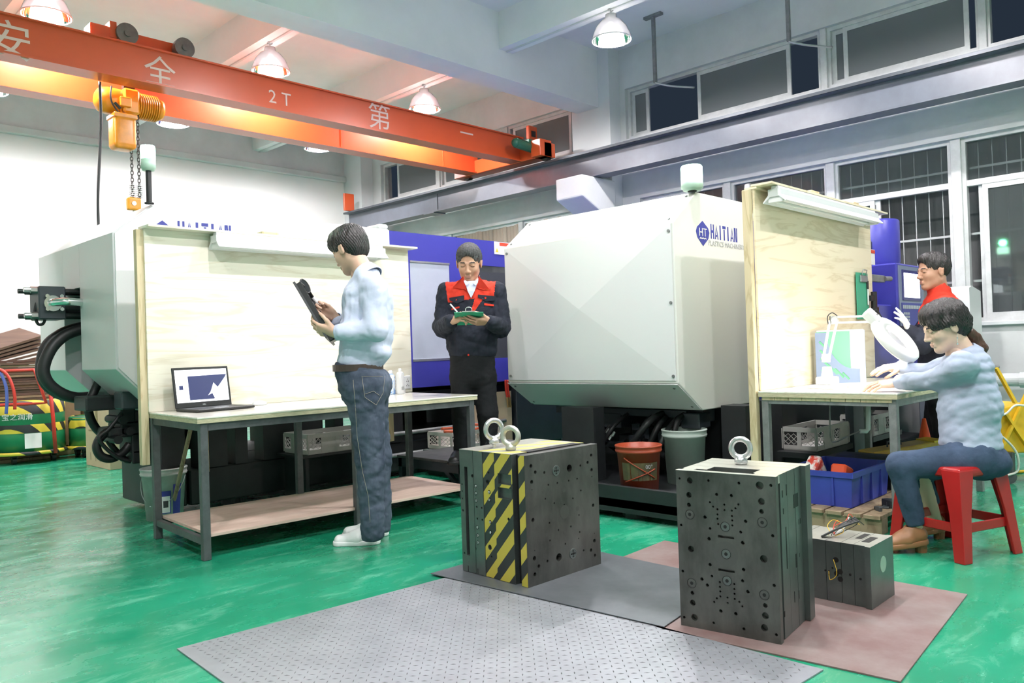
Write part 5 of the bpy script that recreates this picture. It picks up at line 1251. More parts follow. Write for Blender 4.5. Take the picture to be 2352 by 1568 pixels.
def cloth(name, c, var=.08, bump=.25, bs=22): return mat(name, c, .85, var=var, scale=7, bump=bump, bscale=bs, spec=.2)
M['shirt'] = cloth('pale_blue_shirt_cloth', (.55, .60, .75))
M['shirt2'] = cloth('dusty_blue_shirt_cloth', (.38, .44, .56))
M['jeans'] = mat('washed_dark_denim', (.035, .048, .075), .85, col2=(.105, .13, .175), scale=9, bump=.35, bscale=30, thresh=(.3, .75), stretch=(1, 1, .5), spec=.2)
M['jeans2'] = mat('dark_blue_denim', (.03, .05, .085), .85, col2=(.06, .09, .15), scale=8, bump=.3, bscale=30, spec=.2)
M['stitch'] = mat('pale_stitching', (.34, .31, .25), .8)
M['navy'] = cloth('navy_work_cloth', (.020, .023, .035), .2)
M['redcloth'] = cloth('orange_red_work_cloth', (.62, .045, .025))
M['blackcloth'] = cloth('black_trouser_cloth', (.011, .012, .014), .2)
M['belt'] = mat('brown_leather', (.055, .035, .028), .45)
M['sneaker'] = mat('white_leather', (.80, .81, .81), .4)
M['glove'] = cloth('white_glove_cloth', (.75, .77, .80))
M['tan_shoe'] = mat('tan_leather', (.26, .115, .045), .45)
def head_mesh(jaw=1., fem=False):
    f = Field((-.13, -.11, -.235), (.135, .11, .15), .0032)
    f.el((-.014, 0, .036), (.096, .076, .086), k=.01)
    f.el((.022, 0, -.038), (.066, .060*jaw, .078), k=.035)
    f.rc((-.01, .045*jaw, -.062), (.055, .018, -.100), .016, .016, .03); f.rc((-.01, -.045*jaw, -.062), (.055, -.018, -.100), .016, .016, .03)
    f.el((.064, 0, -.103), (.020, .022*jaw, .017), k=.022)
    for s in (1, -1):
        f.el((.050, s*.036, -.030), (.030, .024, .026), k=.02)
        f.el((.092, s*.031, .001), (.014, .019, .010), k=.014, sub=True)
        f.el((.073, s*.031, -.002), (.0145, .0165, .0115), k=.004)
        f.rc((.0845, s*.016, .016), (.073, s*.046, .016), .0075, .006, .012)
        f.el((.094, s*.0125, -.040), (.010, .008, .008), k=.006)
        f.el((-.008, s*.078, -.012), (.017, .0065, .030), R=np.array(Matrix.Rotation(.25, 3, 'Y')), k=.008)
        f.rc((-.02, s*.084, .006), (-.016, s*.082, -.022), .006, .004, .005)
        f.el((-.004, s*.0855, -.012), (.007, .004, .014), k=.004, sub=True)
    f.rc((.086, 0, .010), (.103, 0, -.033), .0065, .0105, .012); f.el((.105, 0, -.036), (.010, .0105, .0085), k=.006)
    f.rc((.0865, -.013, -.0665), (.0865, .013, -.0665), .0065, .0065, .006); f.rc((.085, -.012, -.0765), (.085, .012, -.0765), .0068, .0068, .006)
    f.rc((.096, -.02, -.0715), (.096, .02, -.0715), .0022, .0022, .003, sub=True); f.el((.096, 0, -.090), (.006, .012, .005), k=.008, sub=True)
    f.rc((-.022, 0, -.05), (-.048, 0, -.22), .050, .053, .03)
    V, F = f.mesh(); c = V[F].mean(1); m = np.zeros(len(F), int); x, y, z = c.T; ay = np.abs(y)
    m[(ay < .019) & (z > -.0805) & (z < -.0635) & (x > .0885+ay*.12)] = 1
    m[(x > .05) & (ay > .014) & (ay < .047) & (z > .0165+.10*(ay-.03)*0) & (z < .0245-.10*np.abs(ay-.028)) & (x > .074-.3*(ay-.03))] = 2
    m[(x > .06) & (ay > .018) & (ay < .045) & (np.abs(z+.0045) < .0022)] = 2
    return V, F, m
_heads = {}
def head(M4, jaw=1.):
    if jaw not in _heads: _heads[jaw] = head_mesh(jaw)
    V, F, m = _heads[jaw]; return xf(V, M4), F, m
def hair_mesh(style):
    f = Field((-.15, -.12, -.16), (.14, .12, .17), .0034)
    f.el((-.017, 0, .043 if style != 'short' else .040), (.106, .087, .093) if style != 'short' else (.102, .083, .090), k=.01)
    if style == 'thick': f.el((.03, 0, .075), (.075, .074, .062), k=.02); f.el((.070, 0, .058), (.034, .060, .032), k=.02); f.el((-.05, 0, .0), (.062, .077, .085), k=.02)
    if style == 'short': f.el((-.035, 0, .02), (.074, .080, .076), k=.02); f.el((.03, 0, .082), (.062, .056, .043), k=.02)
    if style == 'long': f.el((-.03, 0, .02), (.090, .083, .094), k=.02); f.el((.035, 0, .07), (.060, .072, .055), k=.02); f.el((.060, .050, .030), (.030, .024, .030), k=.02); f.rc((-.06, 0, .03), (-.112, 0, -.01), .062, .024, .04); f.el((-.050, 0, -.028), (.062, .068, .062), k=.02); f.rc((.012, .072, .008), (-.095, .01, -.04), .020, .020, .02); f.rc((.012, -.072, .008), (-.095, -.01, -.04), .020, .020, .02)
    # open the face, ears and neck
    if style == 'thick': f.el((.098, 0, -.045), (.066, .072, .078), k=.008, sub=True)
    elif style == 'short': f.el((.110, 0, -.022), (.066, .072, .098), k=.008, sub=True)
    else: f.el((.106, 0, -.040), (.060, .068, .080), k=.008, sub=True)
    for s in (1, -1):
        f.el((.03, s*.07, -.065), (.050, .05, .062), k=.008, sub=True)
        f.el((-.006, s*.088, -.016), (.024, .022, .032 if style != 'long' else .028), k=.006, sub=True)
    f.el((.0 if style != 'long' else .05, 0, -.135), (.075, .12, .062), k=.01, sub=True); f.clip((0, 0, -.105 if style != 'short' else -.08), (-.0, 0, -1))
    if style == 'long': f.rc((-.05, .06, -.02), (.0, .078, .02), .02, .018, .02); f.rc((-.05, -.06, -.02), (.0, -.078, .02), .02, .018, .02)
    g = np.meshgrid(*f.ax, indexing='ij', sparse=True)
    a = np.arctan2(g[1], g[0]+.02)
    f.D = (f.D+.0016*np.sin(46*a+9*np.sin(22*g[2]))+.0013*np.sin(75*a+40*g[2])+.0012*np.sin(140*g[0]+90*g[2])).astype(np.float32)
    return f.mesh()
def hand_mesh(curl=(.5, .5, .5, .5), thumb=(.5, .3), bend=(1, 1, .8)):
    """wrist at the origin, fingers along +X, back of the hand +Z, thumb side +Y"""
    f = Field((-.09, -.075, -.10), (.20, .085, .065), .0024)
    f.rc((-.020, 0, 0), (0, 0, 0), .026, .025, .01, flat=((0, 0, 1), 1.25))
    kn = [(.088, .029, .002), (.091, .009, .004), (.086, -.011, .002), (.078, -.029, -.002)]
    for k_ in kn: f.rc((.005, k_[1]*.45, 0), k_, .016, .0118, .014)
    f.el((.045, 0, -.006), (.042, .034, .014), k=.012); f.el((.035, .022, -.010), (.032, .016, .015), k=.012)
    Ls = [(.042, .026, .020), (.047, .030, .021), (.043, .028, .020), (.033, .021, .018)]
    for i, (k_, L) in enumerate(zip(kn, Ls)):
        p = np.array(k_); a = 0; sp = (.10, .03, -.04, -.12)[i]; r_ = .0092 if i < 3 else .0080
        for j in range(3):
            a += curl[i]*bend[j]; d = np.array((math.cos(a)*math.cos(sp), math.sin(sp), -math.sin(a))); q = p+d*L[j]
            f.rc(p, q, r_-.0006*j, r_-.0006*(j+1), .003); p = q
    p = np.array((.022, .026, -.008)); a = thumb[0]; c_ = thumb[1]
    for j, (L, r_) in enumerate(((.040, .0135), (.032, .0105), (.026, .0095))):
        d = np.array((math.cos(a)*math.cos(c_*j*.6), math.sin(a)*math.cos(c_*j*.6), -math.sin(.25+c_*j*.6))); d /= np.linalg.norm(d); q = p+d*L; f.rc(p, q, r_, r_-.0015, .008 if j == 0 else .004); p = q; a -= .28
    return f.mesh()
def hand(wrist, u, n, left, curl, thumb, s=1., bend=(1, 1, .8)):
    V, F = hand_mesh(curl, thumb, bend)
    if not left: pass
    M4 = axes(wrist, u, n, s); V = V.copy()
    # local thumb is +Y = z cross x = n cross u : that is the right hand; mirror for the left
    if left: V[:, 1] *= -1; F = F[:, ::-1]
    return xf(V, M4), F, 0
def shoe(parent, heel, toe, m_up, m_sole, h=.075, wd=.047, name='shoe', laces=True, hz=0.):
    heel = Vector(heel); toe = Vector(toe); L = (toe-heel).length; M4 = axes(heel, toe-heel, (0, 0, 1))
    f = Field((-.03, -.075, -.01), (L+.03, .075, h+.08), .0035)
    f.rc((.045, 0, .045), (L*.45, 0, .040), .040, .036, .02, flat=((0, 1, 0), .95)); f.rc((L*.45, 0, .032), (L-.040, 0, .028), .040, .030, .03, flat=((0, 1, 0), .78))
    f.rc((.035, 0, .05), (.06, 0, h+.02), .036, .034, .02); f.rc((.07, 0, h), (L*.55, 0, .045), .026, .022, .03)
    f.clip((0, 0, .012), (0, 0, -1)); f.rc((.06, 0, h+.03), (.06, 0, h+.05), .028, .03, .004, sub=True)
    V, F = f.mesh(); o = put_mesh(name, [(xf(V, M4), F, 0)], [m_up], parent)
    f = Field((-.03, -.075, -.01), (L+.03, .075, .045), .003)
    f.rc((.042, 0, .012), (L*.4, 0, .012), .043, .040, .01, flat=((0, 1, 0), .95)); f.rc((L*.4, 0, .012), (L-.042, 0, .012), .044, .040, .02, flat=((0, 1, 0), .84))
    f.clip((0, 0, .026), (0, 0, 1)); f.clip((0, 0, 0), (0, 0, -1)); V, F = f.mesh(); put_mesh('sole', [(xf(V, M4), F, 0)], [m_sole], o)
    if laces:
        b = MB()
        for k in range(5):
            t = k/4; c = Vector((L*.33+L*.27*t, 0, h*.98-.028*t)); b.tube(spline([c+Vector((0, -.022, -.006)), c+Vector((.004, 0, .006)), c+Vector((.008, .022, -.006))], 3), .0022, 5)
        b.bm.transform(M4); b.build('lace', M['paper'], o, world=True)
    return o
def ring(name, c, rx, ry, h, ax_x, up, m, parent, t=.004, n=36):
    """a band round the body: ellipse rx (along ax_x) by ry"""
    M4 = axes(c, ax_x, up); b = MB(); A = []
    for k in range(n):
        a = 2*math.pi*k/n; A.append([b.bm.verts.new(M4 @ Vector(((rx+o)*math.cos(a), (ry+o)*math.sin(a), z))) for o, z in ((0, -h/2), (t, -h/2), (t, h/2), (0, h/2))])
    for k in range(n):
        P, Q = A[k], A[(k+1) % n]
        for j in range(4): b.bm.faces.new((P[j], P[(j+1) % 4], Q[(j+1) % 4], Q[j])).smooth = False
    return b.build(name, m, parent, world=True)
def rot_about(v, axis, deg): return Matrix.Rotation(math.radians(deg), 3, Vector(axis)) @ Vector(v)
V3 = lambda p: np.array(p, float)
def tolist(*ps): return [V3(p) for p in ps]
def bounds(ps, pad):
    B = np.array((tuple(Rh), tuple(Fh), (0, 0, 1))); Q = np.array([V3(p) for p in ps])@B.T; lo, hi = Q.min(0)-pad, Q.max(0)+pad
    C = np.array([(x, y, z) for x in (lo[0], hi[0]) for y in (lo[1], hi[1]) for z in (lo[2], hi[2])])@B
    return C.min(0), C.max(0)
# ---- the standing man with the magnifier
D = dP
def man_left():
    base = zP(835, 1240, 0); t = thing('person', 'standing man in pale blue shirt and jeans holding a magnifier over a black case', 'person', (base.x, base.y, 0))
    d0 = 4.38
    fw = (-Rh*math.cos(.35)+Fh*math.sin(.35)).normalized(); lf = Zv.cross(fw)
    skin = [M['skin'], M['lip'], M['brow']]
    hf = (-Rh*math.cos(.55)+Fh*math.sin(.55)); hl = Zv.cross(hf); hf = rot_about(hf, hl, 24); hu = hf.cross(hl)
    HM = axes(D(803, 573, d0), hf, hu, 1.02)
    parts = [head(HM, .96)]
    f = Field(*bounds([D(770, 590, d0-.3), D(900, 1220, d0+.3)], .05), .016)
    f.rc(D(823, 612, d0), D(842, 665, d0), .055, .06, .02); f.rc(D(842, 690, d0), D(830, 850, d0), .085, .08, .03, flat=(lf, .65)); f.rc(D(840, 890, d0-.08), D(855, 1212, d0-.05), .06, .036, .03); f.rc(D(848, 890, d0+.09), D(872, 1192, d0+.14), .06, .036, .03)
    V, F = f.mesh(); parts.append((V, F, 0))
    wl = D(770, 764, d0-.19); wr = D(768, 728, d0+.10)
    ul = (-Rh*.93+Zv*.22+Fh*.15).normalized(); parts.append(hand(wl, ul, (-Fh*.75-Zv*.55-Rh*.2), True, (.45, .5, .5, .5), (.75, .3), 1.02))
    ur = (-Rh*.80+Zv*.55-Fh*.05).normalized(); parts.append(hand(wr, ur, Fh+Rh*.15, False, (.95, 1.0, 1.0, 1.0), (.35, .5), .98, (1, 1.1, .9)))
    body = put_mesh('body', parts, skin, t)
    V, F = hair_mesh('thick'); put_mesh('hair', [(xf(V, HM), F, 0)], [M['hair']], t)
    # shirt
    Sl = D(858, 664, d0-.155); El = D(864, 758, d0-.20); Wl = D(785, 763, d0-.19)
    Sr = D(838, 660, d0+.16); Er = D(800, 770, d0+.22); Wr = D(776, 738, d0+.11)
    f = Field(*bounds([D(760, 620, d0-.3), D(905, 850, d0+.3)], .03), .0075)
    f.rc(HM @ Vector((-.045, 0, -.195)), D(844, 664, d0), .062, .085, .03, flat=(lf, .72)); f.rc(D(846, 684, d0), D(843, 760, d0), .116, .122, .03, flat=(lf, .66)); f.rc(D(842, 760, d0), D(826, 832, d0), .122, .108, .03, flat=(lf, .72))
    f.rc(Sl, Sr, .058, .058, .05); f.rc(Sl, El, .066, .058, .035); f.rc(El, Wl, .057, .040, .02); f.rc(Sr, Er, .062, .052, .03); f.rc(Er, Wr, .05, .038, .02)
    f.el(D(866, 812, d0), (.07, .12, .05), R=np.array((tuple(Rh), tuple(Fh), tuple(Zv))).T, k=.04)
    f.noise(.0050, 20, 3, (1, 1, .7)); f.noise(.0026, 48, 5, (1, 1, .6))
    f.clip(D(822, 842, d0), tuple((-Zv-Rh*.28).normalized()))
    V, F = f.mesh(); sh = put_mesh('shirt', [(V, F, 0)], [M['shirt']], t)
    for W_, E_, r_ in ((Wl, El, .040), (Wr, Er, .038)):
        u = (W_-E_).normalized(); q = MB(); q.lathe([(r_-.008, .0), (r_+.001, .0), (r_+.003, .05), (r_-.004, .055)], 20, W_-u*.02, u); o = q.build('cuff', M['shirt'], sh, world=True)
    q = MB(); na = (HM @ Vector((-.03, 0, -.10)) - HM @ Vector((-.05, 0, -.24))).normalized(); C = HM @ Vector((-.043, 0, -.168)); na = (na+fw*.25).normalized(); M4 = axes(C, fw-na*fw.dot(na), na); 
    q.lathe([(.080, -.040), (.083, -.032), (.066, .020), (.061, .024), (.059, .0), (.066, -.030)], 28); q.bm.transform(M4); q.build('collar', M['shirt'], sh, world=True)
    # trousers
    f = Field(*bounds([D(765, 835, d0-.28), D(905, 1232, d0+.33)], .03), .0085)
    Hl = D(838, 885, d0-.075); Kl = D(851, 1060, d0-.06); Al = D(856, 1215, d0-.05); Al.z = .085; Hr = D(846, 885, d0+.09); Kr = D(867, 1050, d0+.12); Ar = D(874, 1196, d0+.14); Ar.z = .085
    f.rc(D(824, 848, d0), D(835, 880, d0), .112, .125, .03, flat=(lf, .72)); f.rc(Hl, Kl, .105, .074, .04); f.rc(Kl, Al, .074, .060, .03); f.rc(Hr, Kr, .103, .072, .04); f.rc(Kr, Ar, .072, .058, .03)
    f.el(D(866, 885, d0), (.06, .13, .085), R=np.array((tuple(Rh), tuple(Fh), tuple(Zv))).T, k=.05)
    f.noise(.0046, 26, 11, (.6, .6, 1.5)); f.noise(.0020, 70, 12, (.6, .6, 1.4))
    f.clip(D(822, 838, d0), tuple((Zv+Rh*.22).normalized()))
    f.clip((0, 0, .05), (0, 0, -1))
    V, F = f.mesh(); tr_ = put_mesh('jeans', [(V, F, 0)], [M['jeans']], t)
    ring('belt', D(823, 843, d0), .121, .162, .036, fw, (Zv+fw*-.30), M['belt'], t, .005)
    q = MB(); bc = D(773, 858, d0-.02); q.bar(bc-Fh*.02, bc+Fh*.03, .012, .038); q.build('buckle', M['steel'], t, world=True)
    # back pocket with pale stitching
    pk = [D(854, 869, 4.245), D(888, 868, 4.30), D(886, 912, 4.29), D(871, 931, 4.26), D(856, 916, 4.24)]
    from mathutils.bvhtree import BVHTree
    me = tr_.data; bv = BVHTree.FromPolygons([tr_.matrix_basis @ v.co + Vector((base.x, base.y, 0)) for v in me.vertices], [tuple(p.vertices) for p in me.polygons])
    def onto(p):
        d = (Vector(p)-CO).normalized(); h = bv.ray_cast(CO, d); return (h[0]-d*.0015) if h[0] else Vector(p)
    def seam(name, pxs, r=.0012, closed=False, m=M['stitch']):
        P = []
        for (a, c) in zip(pxs, pxs[1:]+(pxs[:1] if closed else [])):
            for k in range(8): P.append(onto(D(a[0]+(c[0]-a[0])*k/8, a[1]+(c[1]-a[1])*k/8, 4.3)))
        if not closed: P.append(onto(D(*pxs[-1], 4.3)))
        q = MB(); q.tube(P, r, 4, closed=closed); return q.build(name, m, tr_, world=True)
    seam('pocket_stitching', [(831, 864), (884, 864), (880, 902), (864, 930), (838, 912)], closed=True)
    seam('side_seam', [(811, 872), (816, 930), (820, 1000), (832, 1080), (846, 1140), (850, 1200)])
    seam('pocket_stitching', [(838, 905), (858, 898), (872, 908)])
    hl_ = zP(874, 1247, 0); tl_ = zP(764, 1252, 0); shoe(t, hl_, tl_, M['sneaker'], M['sneaker'])
    hr_ = zP(893, 1228, 0); tr2 = hr_+(tl_-hl_).normalized()*.275; shoe(t, hr_, tr2, M['sneaker'], M['sneaker'])
    # what he holds
    cs_ = thing('carrying_case', 'thin black open case held upright by the standing man', 'case', tuple(D(730, 720, d0-.05)))
    a = D(690, 657, d0-.03); c = D(764, 782, d0-.06); u = (a-c).normalized(); wv = (Fh*.975-Rh*.15); n = u.cross(wv).normalized()
    if n.dot(Rh) < 0: n = -n
    q = MB(); q.bar(a-n*.012, c-n*.012, .27, .012, up=n); q.build('case_lid', mat('dark_grey_case', (.07, .07, .075), .4), cs_, world=True)
    q = MB(); 
    for s_ in (-1, 1): q.bar(a+wv*.13*s_+n*.006, c+wv*.13*s_+n*.006, .012, .026, up=n)
    q.bar(a+wv*.13+n*.006, a-wv*.13+n*.006, .012, .026, up=n); q.bar(c+wv*.13+n*.006, c-wv*.13+n*.006, .012, .026, up=n); q.build('case_rim', M['rubber'], cs_, world=True)
    q = MB(); m_ = (a+c)/2
    for k in (-.11, -.03, .06, .12): q.bar(m_+u*k-wv*.10+n*.002, m_+u*k+wv*.10+n*.002, .035, .016, up=n, bev=.003)
    q.build('case_insert', M['slate'], cs_, world=True)
    mg = thing('magnifying_glass', 'white handled magnifying glass raised in front of the standing man', 'magnifier', tuple(D(715, 680, d0+.08)))
    rc_ = D(704, 661, d0+.04); hd = D(718, 682, d0+.09); he = D(738, 704, d0+.10); u = (rc_-he).normalized(); ax_ = (Rh*.75+Zv*.55+Fh*-.33); ax_ = (ax_-u*ax_.dot(u)).normalized()
    q = MB(); q.torus(rc_+u*.012, .042, .0045, axis=ax_, n=32, m=8); q.build('lens_rim', M['rubber'], mg, world=True)
    q = MB(); q.cyl(rc_+u*.012-ax_*.0015, rc_+u*.012+ax_*.0015, .040, n=32); q.build('lens', M['glass_clear'], mg, world=True)
    q = MB(); q.cyl(rc_-u*.032, hd-u*.005, .006, .008, n=12); q.build('neck', M['rubber'], mg, world=True)
    q = MB(); q.cyl(hd, he, .010, .012, n=14); q.ball(he, .012); q.build('handle', M['white'], mg, world=True)
man_left()
# ---- the man in the work jacket on the step
def jacket_mats(parts_V, F, zy, cen, rr, arms):
    pass
def man_mid():
    d0 = 5.75; k = d0/FPX; base = D(1083, 1050, d0); base = Vector((base.x, base.y, .265))
    t = thing('person', 'man in red and navy work jacket on the black step writing on a green clipboard', 'person', base)
    fw = -Fh; lf = Zv.cross(fw)                # his left is at the right of the picture
    hf = rot_about(fw, lf, 20); hu = hf.cross(lf); hf = rot_about(hf, Zv, -4); HM = axes(D(1077, 603, d0-.05), hf, hu, 1.09)
    parts = [head(HM, 1.03)]
    f = Field(*bounds([D(1000, 640, d0-.3), D(1170, 1040, d0+.2)], .05), .016)
    f.rc(D(1080, 640, d0), D(1083, 665, d0), .056, .06, .02); f.rc(D(1083, 680, d0), D(1085, 830, d0), .11, .11, .03, flat=(Rh, .7)); f.rc(D(1062, 850, d0), D(1060, 1025, d0), .07, .045, .03); f.rc(D(1112, 850, d0), D(1122, 1020, d0), .07, .045, .03)
    V, F = f.mesh(); parts.append((V, F, 0))
    WR = D(1037, 738, d0-.33); WL = D(1123, 738, d0-.33)
    parts.append(hand(WR, (Rh*.75+Zv*.35-Fh*.5), (-Fh*.6-Rh*.6+Zv*.5), False, (.9, .9, .9, .8), (.3, .5), .95))
    parts.append(hand(WL, (-Rh*.85-Fh*.35+Zv*.0), (-Zv*.75-Fh*.6), True, (.28, .3, .32, .35), (.6, .1), 1.0))
    put_mesh('body', parts, [M['skin_dark'], M['lip'], M['brow']], t)
    V, F = hair_mesh('short'); put_mesh('hair', [(xf(V, HM), F, 0)], [M['hair_grey']], t)
    f = Field(*bounds([D(995, 640, d0-.42), D(1172, 830, d0+.2)], .02), .0058)
    SR = D(1028, 672, d0); SL = D(1140, 672, d0); ER = D(1016, 752, d0-.02); EL = D(1151, 752, d0-.02)
    f.rc(D(1083, 650, d0), D(1083, 664, d0), .075, .105, .03, flat=(Rh, .8)); f.rc(D(1083, 690, d0), D(1085, 800, d0), .128, .125, .04, flat=(Rh, .70)); f.rc(SR, SL, .064, .064, .05)
    f.rc(SR, ER, .072, .066, .03); f.rc(SL, EL, .072, .066, .03); f.rc(ER, WR-(WR-ER).normalized()*.02, .065, .046, .02); f.rc(EL, WL-(WL-EL).normalized()*.02, .065, .046, .02)
    f.noise(.0046, 22, 21); f.noise(.0022, 50, 22); f.clip(D(1085, 820, d0), tuple(-Zv))
    f.rc(D(1083, 640, d0-.03), D(1083, 668, d0-.06), .056, .050, .006, sub=True)
    V, F = f.mesh(); c = V[F].mean(1); R_ = (c-V3(D(1083, 700, d0)))@V3(Rh); z = c[:, 2]; fr = (c-V3(D(1083, 700, d0)))@V3(Fh)
    zy = D(1083, 687, d0-.12).z; m = np.zeros(len(F), int)
    m[(z > zy+.10*R_) & (np.abs(R_) < .165+.12*(z-zy))] = 1
    zz = D(1083, 722, d0).z; w_ = (z-zz)/(zy-zz)
    m[(z < zy+.02) & (z > zz) & (fr < 0) & (R_ > -.005+.035*w_) & (R_ < .015+.075*w_)] = 1
    jk = put_mesh('jacket', [(V, F, m)], [M['navy'], M['redcloth']], t)
    from mathutils.bvhtree import BVHTree
    iv = pmat(t); bv = BVHTree.FromPolygons([iv @ v.co for v in jk.data.vertices], [tuple(p.vertices) for p in jk.data.polygons])
    def on(px, py, off=.003):
        d = (D(px, py, d0)-CO).normalized(); h = bv.ray_cast(CO, d); return (h[0]-d*off) if h[0] else D(px, py, d0-.15)
    def patch(name, poly, m_, par=jk, off=.003, th=.002):
        b = MB(); vs = [b.bm.verts.new(on(x, y, off)) for x, y in poly]; b.bm.faces.new(vs); o = b.build(name, m_, par, world=True); o.modifiers.new('s', 'SOLIDIFY').thickness = th; return o
    patch('collar', [(1058, 640), (1064, 634), (1072, 668), (1066, 664), (1040, 660)], M['redcloth'], off=.012, th=.005); patch('collar', [(1105, 640), (1100, 633), (1098, 662), (1110, 665), (1124, 664), (1116, 650)], M['redcloth'], off=.012, th=.005)
    for (x, y) in ((1049, 689), (1115, 684), (1076, 815)):
        b = MB(); p = on(x, y, .004); b.cyl(p, p-Fh*.003, .007, n=12); b.build('snap_button', M['redcloth'], jk, world=True)
    patch('pocket_trim', [(1037, 708), (1055, 703), (1055, 707), (1037, 712)], M['redcloth']); patch('pocket_trim', [(1112, 696), (1134, 699), (1134, 703), (1112, 701)], M['redcloth'])
    patch('pocket_flap', [(1032, 684), (1066, 678), (1066, 690), (1050, 697), (1033, 690)], M['navy'], off=.006); patch('pocket_flap', [(1098, 676), (1136, 680), (1136, 690), (1116, 691), (1098, 683)], M['navy'], off=.006)
    p = on(1118, 664, .006); text('chest_print', 'C', .022, M['yellow_print'], frame(p, Rh, Zv), jk, world=True); 
    p = on(1110, 664, .006); text('chest_print', 'A', .016, M['belt'], frame(p, Rh, Zv), jk, world=True); p = on(1126, 664, .006); text('chest_print', 'R', .016, M['belt'], frame(p, Rh, Zv), jk, world=True)
    # shirt front and collar
    b = MB(); P = [D(1068, 646, d0-.115), D(1098, 644, d0-.115), D(1090, 668, d0-.150), D(1082, 684, d0-.152), D(1074, 668, d0-.150)]
    b.bm.faces.new([b.bm.verts.new(p) for p in P]); s_ = b.build('shirt', M['shirt'], t, world=True); s_.modifiers.new('s', 'SOLIDIFY').thickness = .004
    for P in ([(1061, 636), (1067, 650), (1070, 656), (1078, 650), (1066, 642)], [(1102, 632), (1097, 650), (1093, 656), (1085, 650), (1098, 640)]):
        b = MB(); b.bm.faces.new([b.bm.verts.new(D(x, y, d0-.122-(y-632)*.0012)) for x, y in P]); o = b.build('shirt_collar', M['shirt'], s_, world=True); o.modifiers.new('s', 'SOLIDIFY').thickness = .004
    f = Field(*bounds([D(1030, 815, d0-.2), D(1160, 1042, d0+.2)], .03), .009)
    f.rc(D(1085, 812, d0), D(1086, 860, d0), .115, .12, .03, flat=(Rh, .72)); f.rc(D(1064, 868, d0), D(1062, 950, d0), .092, .072, .03); f.rc(D(1062, 950, d0), D(1062, 1032, d0), .072, .062, .03)
    f.rc(D(1110, 868, d0), D(1120, 950, d0), .092, .072, .03); f.rc(D(1120, 950, d0), D(1124, 1030, d0), .072, .062, .03); f.noise(.003, 32, 31, (.6, .6, 1.4)); f.clip(D(1085, 1036, d0), tuple(-Zv)); f.clip(D(1085, 812, d0), tuple(Zv))
    V, F = f.mesh(); put_mesh('trousers', [(V, F, 0)], [M['blackcloth']], t)
    for px in (1052, 1128):
        h_ = D(px+8, 1040, d0+.07); h_.z = .265; shoe(t, h_, h_-Fh*.26+Rh*(-.05 if px < 1100 else .04), M['rubber'], M['rubber'], laces=False)
    # clipboard, paper, clip, pen
    cb = thing('clipboard', 'green clipboard with sheet of paper held by the man on the step', 'clipboard', tuple(D(1077, 730, d0-.4)))
    P = [D(1043, 718, 5.30), D(1110, 717, 5.30), D(1113, 744, 5.50), D(1046, 747, 5.50)]; n = (P[1]-P[0]).cross(P[3]-P[0]).normalized(); n = n if n.z > 0 else -n
    def slab(name, P, h0, h1, m_, par):
        b = MB(); A = [b.bm.verts.new(p+n*h0) for p in P]; B = [b.bm.verts.new(p+n*h1) for p in P]; b.bm.faces.new(A); b.bm.faces.new(B[::-1])
        for i in range(4): b.bm.faces.new((A[i], A[(i+1) % 4], B[(i+1) % 4], B[i]))
        return b.build(name, m_, par, world=True)
    slab('board', P, 0, .004, mat('green_clipboard_plastic', (.02, .36, .20), .45), cb)
    C = sum(P, Vector())/4; slab('paper', [C+(p-C)*.93 for p in P], .0045, .006, M['paper'], cb)
    b = MB(); m_ = (P[0]+P[1])/2+n*.008; b.bar(m_-Rh*.045, m_+Rh*.045, .02, .006); b.tube([m_+Rh*x+Zv*z for x, z in ((-.02, .0), (-.02, .02), (-.01, .028), (.01, .028), (.02, .02), (.02, 0))], .003, 6); b.build('clip', M['chrome'], cb, world=True)
    pn = thing('pen', 'white pen in the right hand of the man on the step', 'pen', tuple(D(1040, 708, 5.35))); b = MB(); b.cyl(D(1034, 698, 5.36), D(1050, 716, 5.36), .005, n=10); b.build('barrel', M['white'], pn, world=True)
    b = MB(); b.cyl(D(1050, 716, 5.36), D(1053, 719, 5.36), .004, .001, n=10); b.build('tip', M['print'], pn, world=True)
man_mid()
